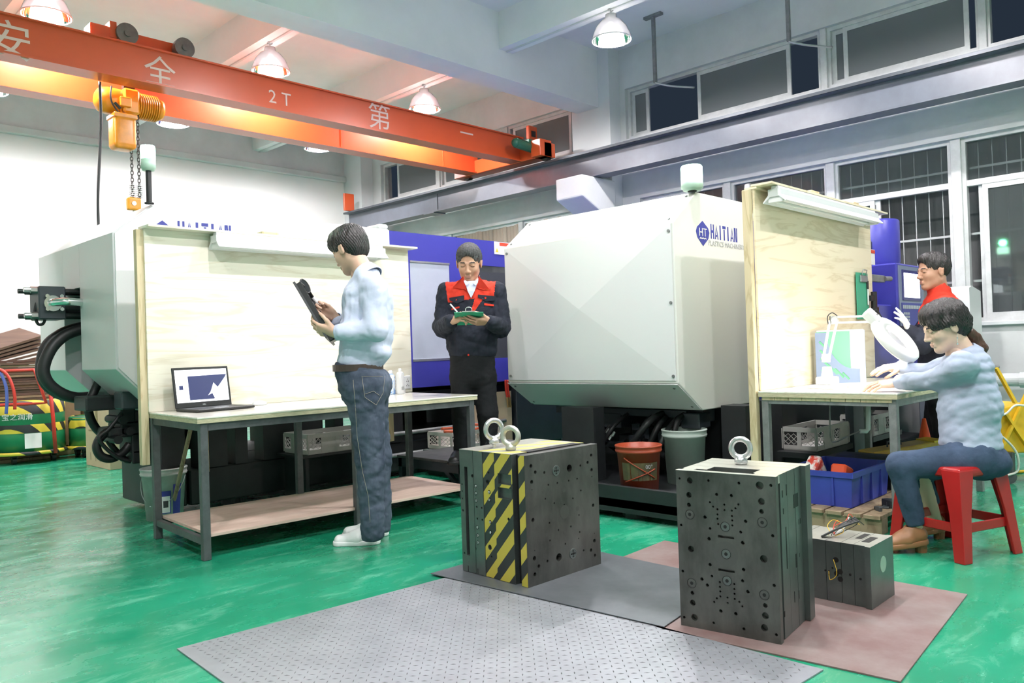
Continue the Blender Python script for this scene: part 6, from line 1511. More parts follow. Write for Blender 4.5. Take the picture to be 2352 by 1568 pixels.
# ---- the man at the control panel
def man_right():
    d0 = 5.95; base = D(2150, 900, d0); base = Vector((base.x, base.y, 0))
    t = thing('person', 'man in red and navy work jacket and white gloves at the control panel', 'person', base)
    fw = (-Rh*math.cos(.12)+Fh*math.sin(.12)); lf = Zv.cross(fw); hf = (-Rh*math.cos(.05)-Fh*math.sin(.05)); hl = Zv.cross(hf); hf = rot_about(hf, hl, 4); hu = hf.cross(hl)
    HM = axes(D(2143, 622, d0), hf, hu, 1.12); parts = [head(HM, 1.03)]
    f = Field(*bounds([D(2080, 640, d0-.3), D(2230, 1050, d0+.3)], .06), .016)
    f.rc(D(2150, 650, d0), D(2160, 690, d0), .056, .06, .02); f.rc(D(2160, 720, d0), D(2160, 860, d0), .08, .09, .03, flat=(lf, .7)); f.rc(D(2155, 870, d0-.09), (base.x-.03, base.y-.08, .08), .075, .045, .03); f.rc(D(2160, 870, d0+.09), (base.x+.05, base.y+.08, .08), .075, .045, .03)
    V, F = f.mesh(); parts.append((V, F, 0)); put_mesh('body', parts, [M['skin_dark'], M['lip'], M['brow']], t)
    V, F = hair_mesh('short'); put_mesh('hair', [(xf(V, HM), F, 0)], [M['hair']], t)
    S = D(2172, 706, d0-.17); E = D(2118, 790, d0-.26); W = D(2092, 762, d0-.20); S2 = D(2155, 706, d0+.17); E2 = D(2110, 775, d0+.2); W2_ = D(2062, 762, d0+.12)
    gl = [hand(W, (-Rh*.45+Zv*.9), Rh*.6+Fh*-.5+Zv*.3, True, (.12, .1, .2, .3), (.7, .2), 1.05), hand(W2_, (-Rh*.6+Zv*.5+Fh*.4), Zv, False, (.2, .2, .3, .3), (.6, .2), 1.05)]
    put_mesh('glove', gl[:1], [M['glove']], t); put_mesh('glove', gl[1:], [M['glove']], t)
    f = Field(*bounds([D(2050, 650, d0-.35), D(2225, 860, d0+.3)], .03), .0085)
    f.rc(D(2160, 672, d0), D(2160, 690, d0), .07, .10, .03, flat=(lf, .8)); f.rc(D(2160, 720, d0), D(2158, 850, d0), .135, .135, .04, flat=(lf, .7)); f.rc(S, S2, .068, .068, .05)
    f.rc(S, E, .076, .068, .03); f.rc(E, W, .066, .050, .02); f.rc(S2, E2, .072, .06, .03); f.rc(E2, W2_, .06, .05, .02)
    f.rc(D(2150, 655, d0), D(2160, 682, d0), .064, .072, .012); f.rc(D(2145, 640, d0), D(2155, 668, d0), .055, .052, .006, sub=True)
    f.noise(.0046, 22, 41); f.noise(.0022, 50, 42); f.clip(D(2160, 868, d0), tuple(-Zv)); f.clip(D(2158, 650, d0), tuple((Zv*.9-Rh*.5).normalized()))
    V, F = f.mesh(); c = V[F].mean(1); m = np.zeros(len(F), int); R_ = (c-V3(D(2160, 700, d0)))@V3(Rh); zy = D(2160, 712, d0).z
    m[(c[:, 2] > zy+.0*R_) & ~((np.linalg.norm(c-V3(S), axis=1) < .0))] = 1
    dS = (c-V3(S)); near = (dS@V3(-Fh) > .02) & (R_ < .02) & (c[:, 2] < S.z+.035); m[near] = 0
    q_ = (R_ < -.09) & (c[:, 2] < zy) & (c[:, 2] > zy-.10); m[q_] = 1
    put_mesh('jacket', [(V, F, m)], [M['navy'], M['redcloth']], t)
    f = Field(*bounds([D(2100, 850, d0-.25), (base.x, base.y, .05)], .2), .012)
    f.rc(D(2157, 855, d0), D(2157, 890, d0), .12, .125, .03, flat=(lf, .72)); a = Vector((base.x-.03, base.y-.08, .09)); c2 = Vector((base.x+.05, base.y+.08, .09))
    f.rc(D(2155, 890, d0-.09), a, .095, .06, .03); f.rc(D(2160, 890, d0+.09), c2, .095, .06, .03); f.noise(.003, 30, 43); f.clip((0, 0, .05), (0, 0, -1))
    V, F = f.mesh(); put_mesh('trousers', [(V, F, 0)], [M['blackcloth']], t)
    for q in (a, c2): h_ = Vector((q.x, q.y, 0))-fw*.07; shoe(t, h_, h_+fw*.27, M['rubber'], M['rubber'], laces=False)
man_right()
# ---- the seated woman
def woman():
    d0 = 3.95; base = D(2240, 1050, d0); base = Vector((base.x, base.y, 0))
    t = thing('person', 'seated woman with black ponytail, pale blue shirt and jeans at the right bench', 'person', base)
    fw = (-Rh*math.cos(.10)+Fh*math.sin(.10)); lf = Zv.cross(fw); hf = (-Rh*math.cos(.10)-Fh*math.sin(.0)+Fh*.08).normalized(); hl = Zv.cross(hf); hf = rot_about(hf, hl, 20); hu = hf.cross(hl)
    HM = axes(D(2168, 748, d0), hf, hu, 1.0); parts = [head(HM, .9)]
    f = Field(*bounds([D(2040, 790, d0-.3), D(2300, 1260, d0+.35)], .05), .014)
    f.rc(D(2185, 785, d0), D(2208, 825, d0), .045, .05, .02); f.rc(D(2215, 840, d0), D(2235, 1020, d0), .09, .10, .03, flat=(lf, .75)); f.rc(D(2250, 1050, d0-.08), D(2070, 1068, d0-.02), .07, .05, .03); f.rc(D(2070, 1068, d0-.02), D(2105, 1215, d0-.03), .045, .032, .03)
    f.rc(D(2250, 1050, d0+.1), D(2110, 1075, d0+.15), .07, .05, .03); f.rc(D(2110, 1075, d0+.15), D(2150, 1200, d0+.2), .045, .032, .03)
    V, F = f.mesh(); parts.append((V, F, 0))
    Wn = D(2062, 879, d0+.36); Wf = D(2064, 842, d0+.46)
    parts.append(hand(Wn, (-Rh*.9-Zv*.06+Fh*.35), (Zv*.9-Fh*.3), True, (.25, .28, .32, .36), (.5, .4), .98)); parts.append(hand(Wf, (-Rh*.95-Zv*.05-Fh*.2), (Zv*.9-Fh*.3), False, (.2, .22, .25, .3), (.4, .3), .95))
    put_mesh('body', parts, [M['skin_pale'], M['lip'], M['brow']], t)
    V, F = hair_mesh('long'); hr = put_mesh('hair', [(xf(V, HM), F, 0)], [M['hair']], t)
    f = Field(*bounds([D(2225, 755, d0-.08), D(2270, 830, d0+.08)], .03), .004)
    f.rc(D(2226, 764, d0), D(2240, 775, d0), .028, .020, .01); f.rc(D(2240, 776, d0), D(2252, 800, d0), .026, .030, .02); f.rc(D(2252, 800, d0), D(2248, 822, d0), .028, .012, .02); f.noise(.0018, 150, 51, (1, 1, .3))
    V, F = f.mesh(); put_mesh('ponytail', [(V, F, 0)], [M['hair_brown']], hr)
    b = MB(); b.torus(D(2233, 769, d0), .020, .007, axis=(Rh-Zv*.6), n=18, m=8); b.build('hair_tie', M['rubber'], hr, world=True)
    b = MB(); e = HM @ Vector((-.004, .090, -.048)); b.cyl(e, e-Zv*.045, .0012, n=6); b.ball(e-Zv*.018, .004, u=8, v=6); b.ball(e-Zv*.047, .005, u=8, v=6); b.build('earring', M['chrome'], t, world=True)
    f = Field(*bounds([D(2045, 790, d0-.5), D(2300, 1035, d0+.45)], .03), .0075)
    Sn = D(2212, 838, d0-.155); En = D(2152, 872, d0+.06); Sf = D(2200, 832, d0+.15); Ef = D(2128, 858, d0+.36)
    f.rc(HM @ Vector((-.045, 0, -.19)), D(2212, 838, d0), .058, .08, .03, flat=(lf, .8)); f.rc(D(2222, 850, d0), D(2226, 930, d0), .105, .120, .04, flat=(lf, .75)); f.rc(D(2226, 930, d0), D(2228, 1015, d0), .122, .130, .04, flat=(lf, .78)); f.rc(Sn, Sf, .055, .055, .04)
    un = (Wn-En).normalized(); uf = (Wf-Ef).normalized()
    f.rc(Sn, En, .060, .052, .03); f.rc(En, Wn-un*.02, .050, .038, .02); f.rc(Sf, Ef, .058, .048, .03); f.rc(Ef, Wf-uf*.02, .046, .036, .02)
    f.noise(.0058, 22, 52, (.5, .5, 1.3)); f.noise(.0018, 50, 53, (.6, .6, 1.2)); f.clip(D(2225, 1027, d0), tuple((-Zv-Rh*.05).normalized()))
    V, F = f.mesh(); sh = put_mesh('shirt', [(V, F, 0)], [M['shirt2']], t)
    q = MB(); na = (HM @ Vector((-.03, 0, -.10)) - HM @ Vector((-.05, 0, -.24))).normalized(); na = (na+fw*.2).normalized(); M4 = axes(HM @ Vector((-.043, 0, -.165)), fw-na*fw.dot(na), na); q.lathe([(.076, -.034), (.079, -.026), (.063, .016), (.058, .02), (.057, 0), (.064, -.026)], 26); q.bm.transform(M4); q.build('collar', M['shirt2'], sh, world=True)
    f = Field(*bounds([D(2030, 1010, d0-.3), D(2300, 1215, d0+.4)], .03), .0085)
    f.rc(D(2225, 1028, d0), D(2245, 1052, d0), .115, .105, .03, flat=(lf, .68)); f.el(D(2262, 1056, d0), (.085, .17, .080), R=np.array((tuple(Rh), tuple(Fh), tuple(Zv))).T, k=.04)
    Kn = D(2068, 1068, d0-.03); An = D(2104, 1204, d0-.03); Kf = D(2105, 1075, d0+.17); Af = D(2146, 1180, d0+.22)
    f.rc(D(2240, 1055, d0-.09), Kn, .090, .063, .04); f.rc(Kn, An, .062, .044, .02); f.rc(D(2240, 1055, d0+.10), Kf, .090, .063, .04); f.rc(Kf, Af, .060, .042, .02)
    f.noise(.0026, 34, 54); f.clip(An+Zv*.0+Rh*0, tuple((An-Kn).normalized()))
    V, F = f.mesh(); put_mesh('jeans', [(V, F, 0)], [M['jeans2']], t)
    for A_, dx in ((An, 0), (Af, .02)):
        h_ = Vector((A_.x, A_.y, 0))-fw*.055; h_.z = 0
        o = shoe(t, h_+Zv*.045, h_+fw*.22+Zv*.010, M['tan_shoe'], M['tan_shoe'], h=.06, laces=False)
        b = MB(); b.cyl(h_+fw*.035, h_+fw*.035+Zv*.055, .026, .03, n=14); b.build('heel', M['tan_shoe'], o, world=True)
woman()
# red stool
def stool():
    c = Vector((4.330, 1.225, 0)); t = thing('plastic_stool', 'red plastic stool under the seated woman', 'stool', c, -21)
    Ht = .435; b = MB(); b.box(-.168, .168, -.168, .168, Ht-.05, Ht, .02, 3)
    b.build('seat', M['red_plastic'], t, smooth=False)
    b = MB()
    for i in range(9):
        for j in range(9): b.cyl(((i-4)*.018, (j-4)*.018, Ht), ((i-4)*.018, (j-4)*.018, Ht+.0012), .0055, n=6)
    stuff(b.build('seat_grid', mat('pale_grid_plastic', (.62, .40, .38), .5), t))
    for sx in (-1, 1):
        for sy in (-1, 1):
            b = MB(); A = [( .145, .145), (.085, .145), (.085, .128), (.128, .128), (.128, .085), (.145, .085)]
            def P(x, y, z): k = 1+(Ht-z)*.62/1.0; return (sx*(x+.022+(Ht-z)*.095), sy*(y+.022+(Ht-z)*.095), z)
            rings = []
            for z in (Ht-.012, Ht*.5, .0):
                sc = .045 if z > .3 else (.012 if z > .1 else .0)
                R_ = [(.146, .146), (.146-.055-sc, .146), (.146-.055-sc, .130), (.130, .130), (.130, .146-.055-sc), (.146, .146-.055-sc)]
                rings.append([b.bm.verts.new(P(x, y, z)) for x, y in R_])
            for R1, R2 in zip(rings, rings[1:]):
                for k in range(6): b.bm.faces.new((R1[k], R1[(k+1) % 6], R2[(k+1) % 6], R2[k]))
            b.bm.faces.new(rings[0]); b.bm.faces.new(rings[-1][::-1]); b.build('leg', M['red_plastic'], t, bevel=.003)
    for z, w_ in ((.155, .168+.095*.28-.006),):
        for (x0, x1, y0, y1) in ((-w_, w_, w_-.022, w_-.008), (-w_, w_, -w_+.008, -w_+.022), (w_-.022, w_-.008, -w_, w_), (-w_+.008, -w_+.022, -w_, w_)):
            b = MB(); b.box(x0, x1, y0, y1, z-.022, z+.022, .003); b.build('stretcher', M['red_plastic'], t)
stool()
# ------------------------------------------------------------------ right bench: magnifier lamp and papers
BZ = .767
M['lampwhite'] = mat('white_enamel', (.84, .84, .82), .3)
ml = thing('magnifier_lamp', 'white jointed magnifier lamp, lit, over the hands of the seated woman', 'lamp', tuple(zP(1901, 891, BZ)))
pb_ = Vector(ml.location); 
b = MB(); b.box(pb_.x-.06, pb_.x+.06, pb_.y-.05, pb_.y+.05, BZ+.022, BZ+.07, .012, 2); b.prism([(pb_.x-.04, BZ+.07), (pb_.x+.04, BZ+.07), (pb_.x+.018, BZ+.13), (pb_.x-.018, BZ+.13)], pb_.y-.02, pb_.y+.02, 'Y'); b.box(pb_.x-.09, pb_.x+.10, pb_.y-.08, pb_.y+.08, BZ, BZ+.022, .004)
b.build('lamp_base', M['lampwhite'], ml, world=True)
dL = (pb_-CO).dot(CF); E0 = D(1897, 822, dL); E1 = D(1914, 735, dL); E2 = D(2006, 732, dL-.25)
for off in (-.016, .018):
    b = MB(); b.bar(E0+Rh*off, E1+Rh*(off*1.3), .012, .012); b.build('lower_arm', M['lampwhite'], ml, world=True)
    b = MB(); b.bar(E1+Zv*off+Rh*.02, E2+Zv*off, .012, .012); b.build('upper_arm', M['lampwhite'], ml, world=True)
for P_, n_ in ((E0, 'joint'), (E1, 'joint'), (E2+Rh*.01, 'joint')):
    b = MB(); b.cyl(P_-Fh*.018, P_+Fh*.018, .022, n=16); b.bar(P_-Rh*.02, P_+Rh*.02, .03, .05); b.build(n_, M['iron_mid'] if P_ is not E0 else M['lampwhite'], ml, world=True)
b = MB(); b.tube(spline([E1+Rh*.03+Zv*.02, E1+Zv*.045-Rh*.005, E1-Rh*.035+Zv*.02, E1-Rh*.03-Zv*.03]), .003, 6); b.tube(spline([E2-Rh*.02+Zv*.02, E2+Zv*.05+Rh*.02, E2+Rh*.05, E2+Rh*.055-Zv*.04]), .003, 6); stuff(b.build('lamp_cable', M['rubber'], ml, world=True))
HC = D(2060, 776, 4.42); hn = (Rh*.50+Zv*.62-Fh*.60).normalized(); hx_ = (-Rh*.62+Zv*.70+Fh*.2); hx_ = (hx_-hn*hx_.dot(hn)).normalized()
HM_ = axes(HC, hx_, hn)
b = MB(); b.lathe([(.085, .012), (.145, .010), (.155, 0), (.155, -.03), (.150, -.036)], 40); b.bm.transform(HM_); hd_ = b.build('lamp_head', M['lampwhite'], ml, world=True); hd_.modifiers.new('s', 'SOLIDIFY').thickness = .003
b = MB(); b.lathe([(.0, .004), (.06, .002), (.086, -.004)], 36); b.bm.transform(HM_); b.build('magnifying_lens', dusty_glass('magnifier_lens', (.8, .8, .8), (.9, .9, .9), .5), hd_, world=True)
b = MB(); b.lathe([(.086, .012), (.086, -.012), (.090, -.012)], 36); b.bm.transform(HM_); b.build('lens_rim', M['lampwhite'], hd_, world=True)
b = MB(); b.torus((0, 0, -.022), .122, .012, n=40, m=8); b.bm.transform(HM_); b.build('ring_tube', mat('lit_ring_tube', (1, 1, 1), .4, emit=(1, .96, .86), es=7), hd_, world=True)
b = MB(); b.box(.13, .22, -.035, .035, -.035, .02, .012, 2); b.bm.transform(HM_); b.build('ballast_box', M['lampwhite'], ml, world=True)
b = MB(); b.bar(E2+Rh*.02, HM_ @ Vector((.17, 0, .01)), .03, .02); b.build('head_bracket', M['iron_mid'], ml, world=True)
al = bpy.data.lights.new('ring_light', 'AREA'); al.shape = 'DISK'; al.size = .26; al.energy = 2.2; al.color = (1, .95, .84); ao = bpy.data.objects.new('ring_light', al); COL.objects.link(ao)
ao.matrix_world = HM_ @ Matrix.Translation((0, 0, -.045))
# file holder
FA = D(1876, 884, 5.22); FA.z = BZ; fx = (D(1974, 870, 5.10)-FA); fx.z = 0; Lf = fx.length; fx.normalize(); fy = Zv.cross(fx)
fh = thing('file_holder', 'pale blue slotted plastic file holder with green folder at the maple backboard', 'file holder', tuple(FA)); FM = frame(FA, fx, fy)
def inF(b, name, m, par=fh): b.bm.transform(FM); return b.build(name, m, par, world=True)
M['holder'] = mat('pale_blue_plastic', (.20, .26, .38), .45)
for y0 in (0.0, .095):
    b = MB(); pr_ = [(0, 0), (Lf, 0), (Lf, .10)]+[(Lf-.02-(Lf-.09)*math.sin(a), .10+.24*(1-math.cos(a))) for a in [i*math.pi/2/8 for i in range(1, 9)]]+[(.0, .34)]
    b.prism(pr_, y0, y0+.003, 'Y'); o = inF(b, 'side_panel', M['holder'])
    if y0 == 0:
        bm = bmesh.new()
        for (x, z, L_) in ((.045, .26, .06), (.05, .20, .07), (.06, .14, .09), (.10, .10, .09), (.14, .075, .08), (.18, .055, .06), (.05, .08, .05)):
            o_ = bmesh.ops.create_cube(bm, size=1)
            for q in o_['verts']: v = Matrix.Rotation(math.radians(48), 3, 'Y') @ Vector((q.co.x*L_, q.co.y*.02, q.co.z*.013)); q.co = Vector((x, 0, z))+v
        bm.transform(pmat(fh).inverted() @ FM); cut(o, bm, True)
b = MB(); b.box(Lf, Lf+.003, 0, .098, 0, .10); inF(b, 'front_panel', M['holder'])
b = MB(); b.box(0, Lf, 0, .098, -.0, .003); inF(b, 'bottom', M['holder'])
for y0 in (.033, .064):
    b = MB(); b.box(.0, Lf, y0, y0+.002, .003, .09); inF(b, 'divider', M['holder'])
for (lb, m_, y0, y1, h, x1) in (('green folder standing in the pale blue file holder', mat('green_folder', (.16, .50, .27), .45), .006, .028, .345, Lf-.05), ('white paper folder standing in the pale blue file holder', M['paper'], .036, .060, .355, Lf+.03), ('bluish document sleeve at the back of the file holder', mat('blueish_sleeve', (.55, .62, .72), .3), .068, .092, .35, Lf+.035)):
    b = MB(); b.box(.006, x1, y0, y1, .004, h); b.bm.transform(FM); tag(b.build('folder', m_), lb, 'folder', None)
tt = thing('paper_tray', 'flat white tray lying in front of the file holder on the right bench', 'tray', tuple(zP(1975, 886, BZ)))
c = Vector(tt.location); b = MB(); vs = b.box(-.10, .16, -.07, .07, 0, .018, .003); R4 = frame((c.x, c.y, BZ), (.70, -.71, 0), (.71, .70, 0)); b.bm.transform(R4); b.build('tray', M['white'], tt, world=True)
# green clipboard hanging on the maple backboard
a_ = yP(1962, 625, 2.28); c_ = yP(1993, 733, 2.28)
hc = thing('clipboard', 'green clipboard hung at the right edge of the maple backboard', 'clipboard', ((a_.x+c_.x)/2, 2.28, c_.z))
b = MB(); b.box(a_.x, c_.x, 2.268, 2.272, c_.z, a_.z, .002); b.build('board', mat('teal_green_clipboard', (.05, .36, .22), .45), hc, world=True)
b = MB(); b.box(a_.x+.06, c_.x-.03, 2.255, 2.268, a_.z-.07, a_.z-.02, .004); b.tube([(a_.x+.09, 2.26, a_.z-.02), (a_.x+.09, 2.25, a_.z+.02), (c_.x-.06, 2.25, a_.z+.02), (c_.x-.06, 2.26, a_.z-.02)], .004, 6); b.build('clip', M['steel'], hc, world=True)
pn = thing('pen', 'white and black pen tied to the hanging green clipboard', 'pen', (c_.x-.03, 2.26, a_.z-.2)); b = MB(); b.cyl((c_.x-.035, 2.258, a_.z-.24), (c_.x-.035, 2.258, a_.z-.12), .006, n=8); b.build('barrel', M['white'], pn, world=True); b = MB(); b.cyl((c_.x-.035, 2.258, a_.z-.12), (c_.x-.035, 2.258, a_.z-.06), .008, n=8); b.build('cap', M['rubber'], pn, world=True)
# conduit under the right bench
b = MB(); q = [D(1994, 930, 4.75), D(1994, 985, 4.75), D(1990, 990, 4.75), D(1975, 990, 4.75)]; b.tube(q, .014, 8); t2c = b.build('conduit', M['pvc'], t2, world=True)
b = MB(); b.tube(spline([D(1975, 990, 4.75), D(1945, 1002, 4.8), D(1920, 1014, 4.85), D(1908, 1008, 4.9), D(1906, 960, 4.95), D(1906, 930, 4.95)]), .005, 6); b.build('cable', M['iron_mid'], t2, world=True)
# ------------------------------------------------------------------ under and beside the right bench
pz = .105
pw = thing('pallet', 'low wooden pallet with dusty top under the right bench', 'pallet', (5.4, 2.15, 0)); py0, py1 = 1.60, 2.22
for k in range(6):
    b = MB(); y = py0+k*.105; b.box(4.40, 6.1, y, y+.09, pz-.022, pz, .002); b.build('board', M['stick'], pw, world=True)
for x in (4.42, 5.2, 6.0):
    b = MB(); b.box(x, x+.09, py0, py1, 0, pz-.022, .002); b.build('runner', M['stick'], pw, world=True)
def bin_(name, label, p, rz, L, W, H, m):
    t = thing(name, label, 'bin', p, rz); b = MB(); w_ = .004; tp_ = .015
    def shell(k): return [(-L/2+tp_*(1-k), -W/2+tp_*(1-k)), (L/2-tp_*(1-k), -W/2+tp_*(1-k)), (L/2-tp_*(1-k), W/2-tp_*(1-k)), (-L/2+tp_*(1-k), W/2-tp_*(1-k))]
    R_ = []
    for (k, z, o) in ((0, 0, 0), (1, H, 0), (1, H, -.008), (0, .008, -.006)):
        R_.append([b.bm.verts.new((x-(o if x < 0 else -o)*1, y-(o if y < 0 else -o)*1, z)) for x, y in shell(k)])
    b.bm.faces.new(R_[0]); b.bm.faces.new(R_[3])
    for A, B in zip(R_, R_[1:]):
        for i in range(4): b.bm.faces.new((A[i], A[(i+1) % 4], B[(i+1) % 4], B[i]))
    b.build('bin_body', m, t)
    b = MB()
    for (x0, x1, y0, y1) in ((-L/2-.006, L/2+.006, -W/2-.008, -W/2), (-L/2-.006, L/2+.006, W/2, W/2+.008), (-L/2-.008, -L/2, -W/2, W/2), (L/2, L/2+.008, -W/2, W/2)): b.box(x0, x1, y0, y1, H-.03, H)
    b.build('rim', m, t)
    for k in range(1, int(L/.12)):
        b = MB(); x = -L/2+L*k/int(L/.12); b.box(x-.006, x+.006, -W/2-.004, -W/2+.012, .01, H-.03); b.build('rib', m, t)
    for k in (-1, 1):
        b = MB(); b.box(-L/2-.004, -L/2+.012, k*W*.22-.006, k*W*.22+.006, .01, H-.03); b.build('rib', m, t)
    return t
bb = bin_('plastic_bin', 'deep blue plastic bin with a red and white bag in it under the right bench', (4.80, 1.985, pz), 0, .58, .40, .20, M['plastic_blue'])
b = MB(); b.box(-.18, -.04, .02, .10, .06, .25, .02, 2, R=rotm('Y', 52)); b.bm.transform(Matrix.Translation((4.74, 2.0, pz))); o = b.build('bag', mat('red_white_bag', (.75, .72, .70), .4, col2=(.6, .05, .03), scale=9, thresh=(.5, .56))); tag(o, 'red and white bag sticking out of the deep blue bin', 'bag')
b = MB(); b.box(4.60, 4.72, 1.86, 1.95, pz+.1, pz+.215, .01, R=rotm('Y', 20)); tag(b.build('carton', mat('red_orange_carton', (.7, .08, .02), .5)), 'small orange-red carton in the deep blue bin', 'box')
bin_('plastic_bin', 'blue plastic bin farther back beside the knee of the seated woman', (5.42, 1.67, pz), 0, .42, .12, .17, M['plastic_blue'])
crate('plastic_crate', 'grey lattice crate under the right bench beside the black column', (5.56, 2.445, .30), 0, .54, .24, .16, M['plastic_grey'])
b = MB(); b.box(5.2, 5.88, 2.31, 2.57, .26, .298); tg = thing('machine_ledge', 'dark steel ledge of the right machine carrying two grey crates', 'ledge', (6, 2.6, 0)); b.build('ledge_plate', M['black'], tg, world=True); b = MB(); b.box(6.27, 6.9, 2.31, 2.57, .26, .298); b.build('ledge_plate', M['black'], tg, world=True)
for x in (5.25, 6.8):
    b = MB(); b.box(x, x+.04, 2.34, 2.54, 0, .26); b.build('ledge_support', M['black'], tg, world=True)
crate('plastic_crate', 'grey lattice crate to the right of the black column under the right bench', (6.56, 2.445, .30), 0, .5, .24, .16, M['plastic_grey'])
q = D(1960, 1085, 4.75)
mt = thing('rubber_mat', 'folded black rubber mat with pale edge lying above the blue bin', 'mat', (5.35, 2.15, pz)); b = MB()
pr_ = spline([(0, .22), (.10, .30), (.28, .31), (.42, .26), (.50, .22)], 4); poly = [(p[0], p[1]) for p in [(v.x, v.y) for v in spline([(0, .20, 0), (.08, .285, 0), (.25, .30, 0), (.40, .26, 0), (.48, .20, 0)], 4)]]
poly = poly+[(x-.0, z-.02) for x, z in reversed(poly)]
b.prism([(5.15+x, z) for x, z in poly], 1.78, 2.18, 'Y'); b.build('mat_sheet', M['rubber'], mt, world=True)
b = MB(); b.tube([(5.15, 1.775, .19), (5.35, 1.775, .18), (5.63, 1.775, .20)], .008, 6); b.build('edge_strip', M['pvc'], mt, world=True)
for x in (5.2, 5.55):
    b = MB(); b.box(x, x+.05, 1.82, 2.15, pz, .20); b.build('support_block', M['black'], mt, world=True)
# dark odds and ends on the pallet
rnd.seed(12)
ws = thing('scrap_pile', 'dark scrap parts piled at the front corner of the pallet', 'scrap', (4.6, 1.75, pz))
for i in range(9):
    b = MB(); x = 4.48+.5*rnd.random(); y = 1.63+.06*rnd.random(); s_ = .015+.03*rnd.random(); b.box(x-s_, x+s_, y-s_*.5, y+s_*.5, pz, pz+.01+.05*rnd.random(), .002, R=rotm('Z', rnd.random()*90)); b.build('scrap_piece', M['black'] if i % 2 else M['iron'], ws, world=True)
# yellow toolbox, cone
q = D(2075, 1035, 5.35)
tb = thing('tool_box', 'long yellow steel tool box leaning behind the knee of the seated woman', 'tool box', (q.x, q.y, pz))
a_ = D(1990, 1050, 5.3); c_ = D(2150, 1022, 5.45); b = MB(); b.bar(a_, c_, .16, .085, bev=.006); b.build('box_body', mat('worn_yellow_paint', (.42, .22, .03), .5, col2=(.62, .42, .06), scale=6), tb, world=True)
u = (c_-a_).normalized(); b = MB(); b.bar(c_-u*.09+Zv*.044, c_-u*.005+Zv*.044, .165, .012); b.build('lid_end', M['yellow'], tb, world=True)
m_ = a_+u*.17+Zv*.045; b = MB(); b.tube([m_, m_+Zv*.035, m_+u*.11+Zv*.035, m_+u*.11], .006, 6); b.build('carry_handle', M['iron'], tb, world=True)
b = MB(); b.bar(D(2105, 1052, 5.45), Vector((D(2105, 1052, 5.45).x, D(2105, 1052, 5.45).y, pz)), .1, .10); b.build('base_block', M['black'], tb, world=True)
q = zP(2126, 1040, 0); q = D(2124, 1005, 5.60); cn = thing('traffic_cone', 'thin orange cone standing behind the yellow tool box', 'cone', (q.x, q.y, 0))
b = MB(); b.box(q.x-.10, q.x+.10, q.y-.10, q.y+.10, 0, .03, .01); b.build('cone_base', M['rubber'], cn, world=True)
b = MB(); tz = D(2122, 961, 5.60).z; b.lathe([(.10, .03), (.012, tz), (0, tz+.003)], 20, (q.x, q.y, 0)); b.build('cone_body', M['cone'], cn, world=True)
# buckets under the right machine
q = zP(1480, 1142, .13); ob = bucket('bucket', 'orange and black paint bucket under the big white cover', (q.x+.08, q.y+.09, .131), .115, .135, .31, M['bucket_or'], hoop=False)
va = -135.5; o1 = bucket_label(ob, va-60, va+50, .10, .21, mat('black_bucket_print', (.05, .035, .03), .5, col2=(.10, .09, .03), scale=14)); 
for k, (z0, z1) in enumerate(((.20, .26), (.05, .11))): 
    b = MB(); P = []
    for i in range(9):
        A = math.radians(va-50+i*11); z_ = .24-.016*i if k == 0 else .09+.010*i; r_ = .119+.020*z_/.3+.003; P.append((r_*math.cos(A), r_*math.sin(A), z_))
    b.tube(P, .004, 5); b.build('label_swoosh', M['bucket_or'], ob)
A = math.radians(va+18); text('lettering', '00°', .035, M['print_grey'], frame((.136*math.cos(A), .136*math.sin(A), .185), (-math.sin(A), math.cos(A), 0), (0, 0, 1)), ob)
q = zP(1566, 1165, 0); bucket('bucket', 'greenish white bucket half hidden between orange bucket and tall mould', (4.62, 2.94, .131), .12, .14, .36, mat('pale_green_bucket', (.45, .52, .48), .5, var=.1, scale=6), hoop=False)
# yellow guard posts under the left machine
yg = thing('guard_frame', 'yellow painted guard posts between the two machines', 'frame', (*D(1340, 1010, 6.95).xy, 0))
for px, w_ in ((1328, .028), (1352, .045)):
    p = D(px, 935, 6.95); b = MB(); b.box(p.x-w_/2, p.x+w_/2, p.y-w_/2, p.y+w_/2, 0, p.z+.04); b.build('post', M['yellow_iron'], yg, world=True)
b = MB(); b.bar(D(1345, 968, 6.95), D(1385, 974, 6.95), .03, .04); b.build('cross_rail', M['yellow_iron'], yg, world=True)
# quick couplings on hoses at the side of the left machine
for (px, lb) in ((1163, 'red hose'), (1168, 'red hose')):
    b = MB(); b.tube(spline([yP(px-2, 872, 5.36), yP(px-1, 895, 5.36), yP(px+2, 912, 5.36)]), .010, 8); b.build('coupling_hose', M['red_tube'], m1, world=True)
    b = MB(); b.cyl(yP(px+2, 912, 5.36), yP(px+5, 935, 5.36), .012, n=10); b.build('coupling', mat('brass_fitting', (.5, .36, .16), .3, .8) if 'brass_fitting' not in bpy.data.materials else bpy.data.materials['brass_fitting'], m1, world=True)
